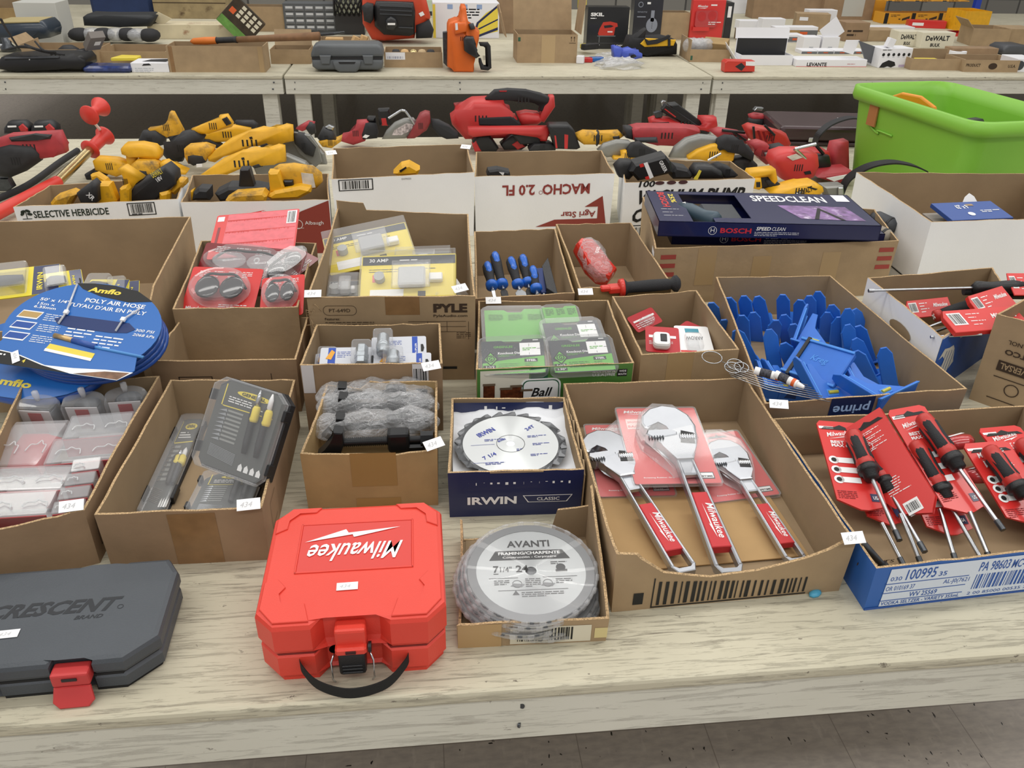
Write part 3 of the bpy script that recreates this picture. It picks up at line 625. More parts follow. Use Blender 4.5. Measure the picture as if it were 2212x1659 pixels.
for lab, e, h_, cl in (
    ('largest adjustable wrench, centre of the tray carton, mouth to the left', (1577, 1253, .014), (1430, 893, .060), ((1372, 1045, .040), (1560, 1042, .040), (1320, 882, .060))),
    ('adjustable wrench at the left of the tray carton, partly under the centre card', (1482, 1250, .014), (1292, 945, .030), ((1296, 1072, .012), (1460, 1068, .012), (1255, 918, .03))),
    ('smaller adjustable wrench at the right of the tray carton', (1722, 1225, .012), (1553, 962, .030), ((1535, 1085, .012), (1685, 1066, .012), (1480, 942, .03)))):
    M, L = span(at(*e), at(*h_), 1)
    wrench(lab, M, L/.32)
    Mc, cw, ch = f3(*cl); Mc = Mc @ Matrix.Translation((0, 0, -.002))
    wcard({'l': 'red backing card and clear blister over the largest wrench head', 'a': 'red backing card under the left wrench head', 's': 'red backing card under the right wrench head'}[lab[0]], Mc, cw, ch)
m = MB(); x0 = .065
m.rect(.03, .012, .045, .035, inkb, .0008); m.rect(.058, .004, .06, .062, inkb); m.rect(.058, .002, .30, .0045, inkb)
R = random.Random(5); xx = .066
while xx < .3: a = R.uniform(.002, .006); m.rect(xx, .007, xx+a, .055-.1*min(.18, xx-.06), inkb, .0008); xx += a+R.uniform(.003, .007)
decal('W', 'F', m, 'barcode')
m = MB(); m.txt('HEARTS', .37, .052, .06, .006, kink, .001, .01); decal('W', 'F', m, 'box_text')
M = BX['W']['M']
MB().bb(-.15, .15, -.17, .04, .0055, .0075, mat('loose_board', '#b08f62', .85, var=.06, vs=12)).build('cardboard_liner', None, M, 'loose cardboard sheet on the floor of the wrench carton', 'cardboard sheet')
# ---------------------------------------------------------------- nut drivers in the blue tray
nred = mat('driver_red', '#b8312b', .4)
def nutpack(label, M, w_, h_, hx=.5, hy=.66, bare=False, hl=.085, ang=0., card=True, back=False):
    T = thing('nut_driver_pack', label, 'tool pack', M, 'red-carded nut drivers in the blue tray')
    P = [(0, .018), (w_*.45, 0), (w_*.6, .0), (w_, .010), (w_, h_-.006), (w_-.008, h_), (.006, h_), (0, h_-.008)] if not back else [(0, .05), (w_*.2, .02), (w_*.75, 0), (w_, .022), (w_, h_), (0, h_)]
    m = MB(); m.prism(P, 0, .0035, cred, 0); m.build('backing_card', T)
    m = MB(); z = .0042
    m.poly([(w_*.5+a*w_*.44, h_-.016+b*.008) for a, b in ((-1, -.6), (-.8, .2), (-.3, .2), (0, .9), (.3, .2), (.8, .2), (1, -.6))], inkb, z)
    if not back:
        mw_text(m, w_*.16, h_*.80, w_*.62, .010, white, z, .2); m.rect(.002, h_*.90, w_*.35, h_*.93, white, z)
        m.txt('BEST FIT.', w_*.2, h_*.725, w_*.55, .007, white, z, .03); m.txt('MAX GRIP.', w_*.2, h_*.685, w_*.6, .007, white, z, .03)
        for k in range(3): yy = h_*(.50-k*.11); m.disc(w_*.16, yy+.006, .0085, white, z); m.rect(w_*.16, yy, w_*.62, yy+.012, white, z); m.disc(w_*.16, yy+.006, .0045, inkb, z+.0004)
        m.rect(w_*.72, .018, w_*.95, .034, navy, z); m.txt('USA', w_*.76, .022, w_*.15, .007, white, z+.0004, .02)
        m.lines(w_*.05, h_*.18, w_*.4, 5, .0035, mat('dark_card_ink', '#7c1519', .6), .4, z)
    else:
        m.txt('CENTERED BALLING', w_*.12, h_*.55, h_*.3, .006, white, z, .01, rot=math.pi/2)
        for k in range(4): m.lines(w_*.25, h_*(.86-k*.05), w_*.5, 2, .0034, white, .4, z, seed=k)
        m.ring(w_*.26, h_*.74, .011, .0098, white, z); m.disc(w_*.26, h_*.74, .005, inkb, z)
        for k in range(7): m.lines(w_*.15, h_*(.40-k*.022), w_*.6, 1, .004, white, .35, z, seed=k+9)
        m.rect(w_*.30, h_*.06, w_*.66, h_*.17, white, z); m.bars(w_*.33, h_*.08, w_*.3, h_*.07, inkb, 14, z+.0003); m.rect(w_*.05, h_*.1, w_*.2, h_*.16, navy, z+.0002)
    m.build('print', T)
    if hl:
        cx, cy = w_*hx, h_*hy; c, s_ = math.sin(ang), -math.cos(ang); D = (c, s_, 0)
        m = MB(); m.lathe([(.0, -.0), (.010, .0), (.0145, .005), (.0158, .02), (.0142, .05), (.0155, hl*.8), (.013, hl)], nred, 12, (cx, cy, .02), D); HN = m.build('handle', T)
        m = MB()
        for q in range(4):
            an = q*math.pi/2+.6; ox = Vector((math.cos(ang), math.sin(ang), 0))*math.cos(an)*.0052+Vector((0, 0, 1))*math.sin(an)*.0052
            p0 = Vector((cx, cy, .02))+ox; m.lathe([(0, .012), (.009, .014), (.0115, .022), (.0105, .05), (.0115, hl*.74), (.006, hl*.8), (0, hl*.81)], blackr, 10, p0, D)
        m.build('rubber_grip', HN)
        m = MB(); m.lathe([(.010, hl*.9), (.0175, hl*.9), (.018, hl), (.016, hl+.003), (.013, hl+.004), (.012, hl+.016), (.004, hl+.018)], black, 14, (cx, cy, .02), D); m.build('collar', T)
        e = Vector((cx, cy, .02))+Vector(D)*(hl+.12)
        m = MB(); m.cyl(Vector((cx, cy, .02))+Vector(D)*(hl+.015), e, .0035, steel, n=10); SH = m.build('shaft', T)
        m = MB(); m.cyl(e, e+Vector(D)*.018, .0052, dsteel, n=6); m.build('socket_tip', SH)
    return T
def np(label, a, b, c, **k):
    M, w_, h_ = f3(a, b, c); return nutpack(label, M, w_, h_, **k)
np('nut driver pack leaning at the left end of the blue tray', (1812, 1100, .048), (1918, 1108, .045), (1688, 905, .100), hx=.63, hy=.80, ang=.10, hl=.088)
np('nut driver pack half hidden behind the leftmost driver', (1880, 1135, .022), (1965, 1135, .022), (1812, 965, .062), hx=.55, hy=.86, ang=.1, hl=.08)
for k, lab in enumerate(('nut driver card turned to show its back with barcode', 'nut driver card edge-on behind the turned card')):
    Mt, Lt = span(at(1992, 1120, .05), at(1862, 905, .118), 1, (-.72, -.42, .55)); nutpack(lab, Mt @ Matrix.Translation((-.036, .0, -.001-.007*k)), .072, Lt, back=True, hl=0)
np('nut driver pack with two black grips upright in the middle of the tray', (2050, 1118, .05), (2138, 1102, .06), (1912, 890, .118), hx=.62, hy=.84, ang=.06, hl=.1)
np('nut driver pack beside the two-grip pack, handle in front', (2010, 1160, .02), (2105, 1155, .02), (1905, 960, .085), hx=.45, hy=.93, ang=.08, hl=.1)
np('nut driver pack at the right edge of the blue tray', (2185, 1140, .04), (2290, 1130, .04), (2092, 960, .095), hx=.3, hy=.86, ang=.1)
np('nut driver pack behind the right edge pack in the blue tray', (2235, 1090, .05), (2330, 1080, .05), (2150, 925, .09), hx=.5, hy=.7, ang=.1)
for i, (x, y, rr) in enumerate(((2068, 965, .030), (2118, 1035, .032))):
    p = at(x, y, .05); T = thing('round_blister_pack', ['round red blister pack behind the two black grips', 'round red blister pack in front of the right edge pack'][i], 'packaging', pose(p, .3, -.5))
    m = MB(); m.lathe([(0, 0), (rr*.98, 0), (rr, .012), (rr*.8, .02), (rr*.3, .022), (0, .022)], mat('translucent_red', '#b83a3c', .15, coat=.6), 22); m.build('shell', T)
    m = MB(); m.rect(-rr*.6, -.004, rr*.6, .004, white, .0225); m.build('label_strip', T)
for i, (a, b) in enumerate((((1905, 1130, .04), (1952, 1222, .012)), ((1945, 1110, .05), (1992, 1224, .012)), ((2030, 1100, .05), (2066, 1218, .012)), ((2095, 1105, .06), (2140, 1212, .012)))):
    m = MB(); A, B = at(*a), at(*b); m.cyl(A, B, .0036, steel, n=10); m.cyl(A.lerp(B, .82), B, .005, dsteel, n=6); m.build('driver_shaft', None, None, ['first', 'second', 'third', 'fourth'][i]+' loose-looking steel driver shaft from the left on the blue tray floor', 'tool shaft', 'driver shafts on the tray floor')
for i, (a, b) in enumerate((((1895, 1178, .09), (1905, 1225, .05)), ((1905, 1130, .04), (1950, 1220, .02)), ((1950, 1110, .05), (1990, 1222, .02)), ((2000, 1140, .04), (2025, 1195, .02)), ((2030, 1080, .05), (2062, 1218, .02)))):
    pass
m = MB(); m.cyl(at(1862, 1172, .085), at(1908, 1222, .055), .006, dsteel, .005); m.cyl(at(1905, 1218, .058), at(1916, 1232, .05), .0075, dsteel); m.build('nut_driver_shaft', None, None, 'loose gray driver shaft resting on the left end of the blue tray', 'tool shaft')
lb = mat('label_pale_blue', '#d9e2ef', .6); bl2 = mat('blue_print', '#2f5aa8', .6)
m = MB(); z = .001
m.rect(.022, .005, .40, .080, lb, .0007)
for q in ((.024, .052, .118, .078), (.024, .034, .062, .049), (.107, .034, .175, .049), (.107, .013, .175, .0), ): pass
m.rect(.02, .0495, .155, .051, bl2, z); m.rect(.02, .031, .155, .0325, bl2, z); m.rect(.02, .0155, .155, .017, bl2, z); m.rect(.0, .0, .40, .0045, bl2, .0009)
m.txt('030', .026, .056, .018, .008, bl2, z, .0); m.txt('100995', .050, .055, .048, .021, bl2, z, .01); m.txt('35', .103, .056, .013, .009, bl2, z, .01)
m.txt('OR 010169 37', .024, .036, .046, .009, bl2, z, 0); m.txt('AL-J0(7621', .116, .036, .042, .011, bl2, z, 0); m.txt('WV 25569', .066, .019, .045, .010, bl2, z, .01)
m.txt('VODKA SELTZER - VARIETY 355mL', .024, .007, .128, .007, bl2, z, .01)
m.txt('PA 98603', .168, .056, .05, .019, bl2, z, .01); m.txt('MC-51-5-1', .222, .056, .05, .017, bl2, z, .01); m.bars(.168, .020, .11, .030, bl2, 26, z); m.txt('2 00 85000 00535 7', .165, .0085, .1, .006, bl2, z, 0)
decal('Z', 'F', m, 'shipping_label')
# stickers hanging at box corners
def stk(x, y, z, label, rz=0, rx=.5, w_=.034): sticker(pose(at(x, y, z), rz, rx), label, w_, .016, curl=0)
# ---------------------------------------------------------------- A: clear accessory cases
cred2 = mat('insert_red', '#b3222b', .5); cw = mat('insert_white', '#d9d6d8', .6)
def ccase(label, M, w_, h_, t=.035, red=False, hooks=2):
    T = thing('clear_case', label, 'case', M, 'clear plastic accessory cases')
    m = MB(); m.prism(rrect(w_, h_, .003), -t, 0, plastic, .0015); m.prism(rrect(w_*.94, h_*.88, .003, x=w_*.03, y=h_*.06), -t*.96, -.0016, plastic); m.build('clear_shell', T)
    m = MB(); m.bb(.002, w_-.002, .0, .0022, -t*.8, -.004, cred2)
    if red: m.prism([(0.004, .004), (w_-.004, .004), (w_-.004, h_*.8), (w_*.5, h_*.95), (.004, h_-.004)], -t*.9, -t*.86, cred2)
    else: m.bb(.004, w_-.004, .004, h_-.004, -t*.92, -t*.88, cw); m.bars(w_*.3, .001, w_*.3, .0, inkb) if 0 else None
    m.rect(w_*.1, .0, w_*.9, .002, cred2, -t*.5); m.build('paper_insert', T)
    for k in range(hooks):
        x = w_*(.12+.5*k); P = spline([(x, h_*.3, .002), (x+w_*.05, h_*.42, .004), (x+w_*.15, h_*.42, .004), (x+w_*.2, h_*.5, .004), (x+w_*.27, h_*.42, .004), (x+w_*.33, h_*.40, .004), (x+w_*.34, h_*.25, .002)], 4)
        MB().tube(P, .0011, clear('clear_rib', base=.45), 6).build('hanger_rib', T)
    return T
def cc(label, a, b, c, **k): M, w_, h_ = f3(a, b, c); return ccase(label, M, w_, h_, **k)
cc('clear case lying in front of the middle domed case', (132, 948, .088), (275, 936, .088), (150, 898, .092), t=.05)
cc('clear case second from the back at the right', (92, 1003, .082), (255, 988, .082), (112, 948, .086), t=.05)
cc('clear case with red insert tilted against the left wall', (-45, 1010, .07), (78, 1006, .08), (48, 910, .088), red=True, t=.03)
cc('wide clear case at the left edge, second from the front', (-40, 1062, .078), (132, 1056, .078), (-10, 1008, .082), t=.05)
cc('front clear case cut off by the left edge', (-60, 1120, .074), (100, 1110, .074), (-20, 1064, .078), t=.05)
for k in range(4): cc(['topmost', 'second', 'third', 'lowest'][k]+' of the small clear cases beside the right wall', (150-k*14, 1020+k*30, .084-k*.003), (214-k*12, 1012+k*30, .084-k*.003), (162-k*13, 992+k*30, .087-k*.003), t=.04, hooks=1)
dome = clear('clear_dome', base=.12)
for k, (x, y) in enumerate(((108, 930), (203, 922), (290, 910))):
    T = thing('domed_case', ['leftmost', 'middle', 'rightmost'][k]+' of the three domed clear cases at the back of the carton', 'case', pose(at(x, y, .03), -.15+.1*k, .15), 'domed clear cases')
    m = MB(); P = [(.038*math.cos(a), .026*math.sin(a)) for a in [math.pi*i/12 for i in range(13)]]+[(-.034, -.022), (.034, -.022)]
    m.prism(P, 0, .07, dome, .007, 2); m.build('clear_shell', T)
    m = MB(); m.lathe([(.004, 0), (.006, .012), (.0055, .02), (0, .022)], clear('clear_rib', base=.45), 10, (0, .004, .07)); m.build('hang_tab', T)
    m = MB(); m.bb(-.028, .028, -.018, -.016, .002, .062, cw); m.bb(-.012, .012, -.019, -.0185, .012, .058, cred2); m.txt('ST', -.005, .04, .01, .007, white, .0) if 0 else None; m.build('paper_insert', T)
    m = MB(); m.lathe([(.024, .004), (.024, .05), (.021, .05), (.021, .01), (0, .01)], dsteel, 18, (0, .006, 0)); m.build('saw_cup', T)
# ---------------------------------------------------------------- B: knife sets
ins = mat('insert_gray', '#4c4f4d', .6)
def knifeset(label, M, w_, h_):
    T = thing('knife_set_case', label, 'knife set', M, 'precision knife sets')
    oc = lambda k, x=0, y=0: [(x+a, y+b) for a, b in [(k, 0), (w_-k-2*x, 0), (w_-2*x, k), (w_-2*x, h_-k*1.2-2*y), (w_-k*1.6-2*x, h_-2*y), (k*1.6, h_-2*y), (0, h_-k*1.2-2*y), (0, k)]]
    m = MB(); m.prism(oc(.012), -.03, -.012, black, .003); m.build('base_tray', T)
    m = MB(); m.prism(oc(.011, .005, .005), -.012, -.009, ins); m.txt('GENERAL', w_*.36, h_*.855, w_*.34, h_*.035, inkb, -.0080, .03)
    m.prism([(w_*.53+w_*.24*math.cos(a), h_*.872+h_*.034*math.sin(a)) for a in [i*.35 for i in range(18)]], -.009, -.0085, lyel); m.rect(w_*.12, h_*.70, w_*.135, h_*.93, lyel, -.0086)
    for i, q in enumerate((.80, .775, .75)): m.lines(w_*.2, h_*q, w_*.62, 1, h_*.03, white, .35, -.0086, seed=i+4)
    m.poly([(w_*.13, h_*.70), (w_*.16, h_*.69), (w_*.85, h_*.705), (w_*.85, h_*.715)], lyel, -.0086)
    for k in range(8): yy = h_*(.64-k*.045); m.poly([(w_*.12, yy), (w_*.22, yy+h_*.03), (w_*.24, yy)], steel, -.0080); m.rect(w_*.24, yy+.001, w_*.46, yy+h_*.028, mat('insert_light_gray', '#8d8f8c', .5), -.0084)
    for k in range(4): x = w_*(.60+k*.085); m.poly([(x, h_*.09), (x+w_*.06, h_*.09), (x+w_*.06, h_*.13), (x+w_*.03, h_*.17), (x, h_*.14)], white, -.0080)
    for k in range(9): m.add([(w_*.14, h_*(.27-k*.014), -.008), (w_*.52, h_*(.235-k*.014), -.008), (w_*.52, h_*(.23-k*.014), -.008), (w_*.14, h_*(.265-k*.014), -.008)], [(0, 1, 2, 3)], steel)
    m.build('printed_insert', T)
    for k, (x, top) in enumerate(((.62, .62), (.79, .66))):
        m = MB(); m.lathe([(.004, 0), (.0055, .02), (.0052, .045), (.0066, .06), (.006, .075), (.004, .08)], black, 12, (w_*(x+.02), h_*.28, -.004), (-.06, 1, 0)); KH = m.build('knife_handle', T)
        m = MB(); m.lathe([(.0062, 0), (.0074, .004), (.0068, .022), (.005, .026)], lyel, 12, (w_*(x+.02), h_*.28+.052, -.004), (-.06, 1, 0)); m.build('knife_grip', KH)
        m = MB(); m.lathe([(.0042, 0), (.0038, .016), (.001, .026)], steel if not k else white, 10, (w_*(x+.005), h_*.28+.078, -.004), (-.06, 1, 0)); m.build('knife_blade', KH)
    m = MB(); m.prism(oc(.012), -.012, .004, plastic, .004, 2); m.build('clear_lid', T)
    m = MB()
    for q in (.2, .78):
        for x in (-.002, w_+.002): m.box((x, h_*q, -.008), (.006, h_*.12, .014), black, .001)
    m.build('hinge_clip', T)
    return T
def ks(label, a, b, c): M, w_, h_ = f3(a, b, c); return knifeset(label, M, w_, h_)
ks('yellow and black knife set case leaning on top, face towards the viewer', (410, 1000, .10), (560, 1056, .10), (466, 806, .222))
ks('knife set case standing on edge along the left wall', (290, 1112, .02), (352, 1110, .020), (368, 890, .03))
ks('knife set case lying under the leaning one, front part showing', (395, 1108, .05), (535, 1108, .05), (425, 1010, .05))
# ---------------------------------------------------------------- C: puller screws
pm = mat('black_oxide', '#1b1c1e', .35, .5)
def puller(M, label, wrap=False):
    T = thing('puller_screw', label, 'puller', M, None if not wrap else 'bagged puller screws')
    pr_ = []
    for i in range(22): pr_ += [(.0065, i*.0034), (.0085, i*.0034+.0017)]
    m = MB(); m.lathe(pr_, pm, 14, (-.055, 0, .018), (1, 0, 0)); m.build('threaded_rod', T)
    m = MB(); m.prism(pl(-.098, -.018, -.060, -.018, -.053, .0, -.053, .026, -.068, .028, -.072, .006, -.085, -.006), -.012, .012, pm, .003, 2, M=Matrix.Translation((0, 0, .018)) @ Matrix.Rotation(math.pi/2, 4, 'X')); m.build('hook_jaw', T)
    m = MB(); m.bb(.018, .055, -.013, .013, .0, .038, pm, .006, 2); m.bb(.02, .08, -.010, .010, -.004, .012, pm, .004); m.build('crosshead', T)
    m = MB(); m.cyl((.055, 0, .018), (.075, 0, .018), .0065, pm); m.cyl((.073, 0, .018), (.094, 0, .018), .0135, pm, n=6, smooth=False); m.build('hex_head', T)
    if wrap:
        m = MB(); v = []; f = []; R = random.Random(wrap)
        nu, nv = 22, 14
        for j in range(nv):
            for i in range(nu+1):
                u = i/nu*2-1; a = 2*math.pi*j/nv; env = (1-abs(u)**4)**.5 if abs(u) < 1 else 0
                r1 = (.026*env+.004)*(1+.18*math.sin(3*a+u*9)+R.uniform(-.12, .12)); v.append((u*.112, r1*math.cos(a)*1.1, .018+r1*math.sin(a)*.8))
        for j in range(nv):
            for i in range(nu): a = j*(nu+1)+i; b = ((j+1) % nv)*(nu+1)+i; f.append((a, a+1, b+1, b))
        m.add(v, f, filmp, True); m.build('plastic_bag', T)
    return T
puller(pose(at(815, 972, .098), .0), 'bare black puller screw on top of the bagged ones, hook at the left')
for k, (x, y, z) in enumerate(((815, 935, .075), (818, 895, .078), (815, 868, .082))): puller(pose(at(x, y, z), [.05, -.06, .04][k], .1), ['nearest', 'middle', 'rearmost'][k]+' of the three bagged puller screws', k+1)
tape('C', .078, .075, .045, .113, mat('worn_tape', '#977845', .5), 'F'); tape('C', .082, .075, .0, .02, mat('worn_tape', '#977845', .5), 'F')
# ---------------------------------------------------------------- E: couplers
cblue = mat('coupler_blue', '#1c47a8', .45); ctr = mat('frosted_card', '#c9ccd4', .3)
zinc = mat('zinc', '#a9b0b6', .3, .85, var=.15, vs=80)
def coupler(label, M, w_, h_, cx=.6, vert=True):
    T = thing('coupler_pack', label, 'packaging', M, 'blue and white coupler packs')
    m = MB(); m.prism(rrect(w_, h_, .004), 0, .0012, ctr); m.rect(w_*.14, 0.001, w_*.27, h_-.001, cblue, .0016); m.rect(w_*.74, .001, w_*.84, h_-.001, cblue, .0016); m.poly([(w_*.10, h_*.55), (w_*.2, h_*.9), (w_*.26, h_*.8), (w_*.2, h_*.5)], mat('spark_orange', '#e0a032', .5), .002)
    m.txt('COUPLER', w_*.825, h_*.1, h_*.6, w_*.035, white, .0022, .01, rot=math.pi/2); m.lines(w_*.3, h_*.8, w_*.25, 4, .004, cblue, .25, .0018); m.poly([(w_*.9, h_*.35), (w_*.94, h_*.35), (w_*.96, h_*.5), (w_*.94, h_*.65), (w_*.9, h_*.65)], inkb, .002); m.build('backing_card', T)
    m = MB(); d = (0, 1, 0); L = h_*.8
    m.lathe([(.0, 0), (.009, 0), (.0125, .002), (.0125, L*.3), (.0135, L*.32), (.0135, L*.5), (.012, L*.55), (.012, L*.9), (.008, L)], zinc, 12 if cx < .55 else 6, (w_*cx, h_*.1, .015), d, smooth=cx < .55); m.build('steel_coupler', T)
    m = MB(); m.prism(rrect(.038, h_*.92, .006, x=w_*cx-.019, y=h_*.04), .001, .032, plastic, .004, 2); m.build('blister', T)
    return T
def cp_(label, a, b, c, **k): M, w_, h_ = f3(a, b, c); return coupler(label, M, w_, h_, **k)
cp_('front left coupler pack with a blue band and ribbed coupler', (688, 806, .12), (812, 804, .12), (694, 752, .145), cx=.75)
cp_('rear right coupler pack with a round zinc coupler', (802, 782, .13), (922, 778, .13), (806, 730, .152), cx=.22)
cp_('front right coupler pack, label end at the right', (806, 806, .12), (932, 803, .12), (808, 765, .14), cx=.35)
cp_('coupler pack lying low at the left wall', (676, 805, .09), (740, 805, .09), (680, 765, .11), cx=.5)
m = MB(); m.rect(.0, .09, .022, .15, cw, .001); m.rect(.205, .09, .235, .15, cw, .001); m.bars(.207, .1, .024, .04, inkb, 9, .0013); decal('E', 'F', m, 'torn_label')
# ---------------------------------------------------------------- F, A, B prints
m = MB(); m.rect(.047, .055, .049, .085, kink); m.rect(.047, .083, .112, .085, kink); m.rect(.11, .055, .112, .085, kink); m.rect(.225, .05, .2263, .09, kink); decal('F', 'F', m, 'printed_frame')
m = MB(); M_, w_, h_ = BX['A']['R']; m.rect(.02, .02, .085, .0215, kink); m.rect(.02, .07, .085, .0715, kink); m.rect(.02, .02, .0215, .0715, kink); m.rect(.0835, .02, .085, .0715, kink); m.bars(.03, .028, .048, .03, kink, 12, .001); decal('A', 'R', m, 'barcode')
tape('B', .10, .07, 0, .1); m = MB(); m.rect(.05, .02, .095, .021, kink); m.rect(.05, .07, .095, .071, kink); m.rect(.05, .02, .051, .07, kink); decal('B', 'R', m, 'printed_frame')
# ---------------------------------------------------------------- G: safety glasses
pink = mat('card_pink', '#d9646c', .4, var=.1, vs=60); dred = mat('card_dark_red', '#7d1119', .35, coat=.3); tint = mat('tinted_lens', '#2b2a2c', .12, coat=.7); lensc = clear('clear_lens', base=.18)
def glasses(label, M, w_, h_, kind='front', lens=True, body=cred):
    T = thing('safety_glasses_pack', label, 'glasses pack', M, 'red safety glasses packs')
    m = MB(); m.prism(rrect(w_, h_, .006), 0, .0015, body); z = .002
    if kind == 'back':
        m.rect(w_*.14, .003, w_*.985, h_-.003, pink, z)
        R = random.Random(3)
        for k in range(3):
            y0 = h_*(.30+.27*k); m.rect(w_*.14, y0, w_*.97, y0+.002, body, z+.0003); m.rect(w_*.15, y0-.003, w_*.16+w_*.5, y0+.001, body, z+.0003)
            xx = w_*.15
            while xx < w_*.9: d = R.uniform(.002, .008); m.rect(xx, y0-d, xx+.0022, y0, body, z+.0003); xx += R.uniform(.004, .009)
        m.rect(w_*.86, h_*.66, w_*.975, h_*.96, white, z+.0006); m.bars(w_*.87, h_*.68, w_*.09, h_*.26, inkb, 10, z+.0009); m.rect(w_*.02, h_*.84, w_*.10, h_*.95, white, z)
        m.rect(w_*.045, h_*.2, w_*.075, h_*.7, dred, z)
    else:
        m.txt('Milwaukee', w_*.06, h_*.08, w_*.25, h_*.08, white, z, .02); 
        for k in range(4): m.lines(w_*(.12+.2*k), h_*.9, w_*.14, 4, .0045, white, .35, z, seed=k)
        m.ring(w_*.55, h_*.62, .008, .004, white, z); m.lines(w_*.5, h_*.2, w_*.4, 3, .005, white, .4, z, seed=8)
    m.build('backing_card', T)
    if lens:
        m = MB(); P = spline([(w_*.15, h_*.5, .012), (w_*.3, h_*.72, .022), (w_*.5, h_*.7, .028), (w_*.7, h_*.72, .022), (w_*.85, h_*.5, .012)], 6); m.tube(P, .003, black, 8); m.build('frame', T)
        m = MB()
        for sx in (.33, .67): m.ell((w_*sx, h_*.48, .02), (w_*.17, h_*.24, .006), tint if lens == 'dark' else lensc)
        m.build('lens', T)
        m = MB(); m.prism([(w_*.5+w_*.42*math.cos(a), h_*.48+h_*.40*math.sin(a)) for a in [i*.3 for i in range(21)]], .002, .034, plastic, .012, 3); m.build('blister', T)
    return T
def gl(label, a, b, c, **k): M, w_, h_ = f3(a, b, c); return glasses(label, M, w_, h_, **k)
gl('pink-backed glasses card with drip print lying on top of the pile', (446, 562, .15), (636, 545, .165), (410, 472, .19), kind='back', lens=False)
gl('small pink-backed card peeking out behind the top card', (512, 500, .10), (582, 486, .105), (498, 468, .14), kind='back', lens=False)
gl('dark red glasses card folded under the top card', (420, 600, .11), (640, 622, .12), (400, 520, .17), lens='clear', body=dred)
gl('red glasses card leaning at the front left with white print', (388, 678, .11), (545, 684, .11), (374, 575, .175), lens='dark')
gl('glasses pack at the front right with a tinted lens bubble', (560, 690, .12), (655, 680, .13), (590, 600, .175), lens='dark')
gl('glasses pack with dark lens standing against the tall carton', (590, 640, .13), (690, 560, .15), (600, 560, .165), lens='dark', body=dred)
# ---------------------------------------------------------------- H: packs and air hose
def toolcard(label, a, b, c, colr=cyel, end=navy, grp='yellow and navy tool cards'):
    M, w_, h_ = f3(a, b, c); T = thing('tool_card_pack', label, 'packaging', M, grp)
    m = MB(); m.prism(rrect(w_, h_, .004), 0, .002, colr); m.rect(w_*.68, .001, w_-.001, h_-.001, end, .0024); m.txt('IRWIN', w_*.80, h_*.15, h_*.6, w_*.07, colr, .0028, .03, rot=math.pi/2); m.poly([(w_*.9, h_*.4), (w_*.94, h_*.4), (w_*.95, h_*.5), (w_*.94, h_*.6), (w_*.9, h_*.6)], inkb, .0028); m.build('backing_card', T)
    m = MB(); m.lathe([(.006, 0), (.013, .01), (.012, w_*.3), (.008, w_*.5)], dgray, 10, (w_*.08, h_*.5, .012), (1, 0, 0), sy=.8); m.build('tool_in_pack', T)
    m = MB(); m.prism(rrect(w_*.6, h_*.9, .008, x=w_*.03, y=h_*.05), .002, .026, plastic, .006, 2); m.build('blister', T)
toolcard('yellow card at the left edge behind the hose pack', (-60, 655, .15), (128, 632, .15), (-40, 590, .17))
toolcard('yellow card with navy end, second from the left', (100, 645, .145), (185, 632, .145), (108, 592, .165))
toolcard('card lying between the hose pack and back wall, middle', (175, 650, .14), (262, 650, .14), (190, 605, .16))
toolcard('card in a gray clear pack, second from the right', (230, 672, .12), (300, 665, .12), (245, 612, .145))
toolcard('rightmost navy and yellow card beside the carton wall', (262, 690, .11), (325, 660, .12), (285, 618, .14))
hblue = mat('hose_card_blue', '#1f66b5', .35, coat=.4); hose = mat('hose_blue', '#12489b', .35, coat=.3)
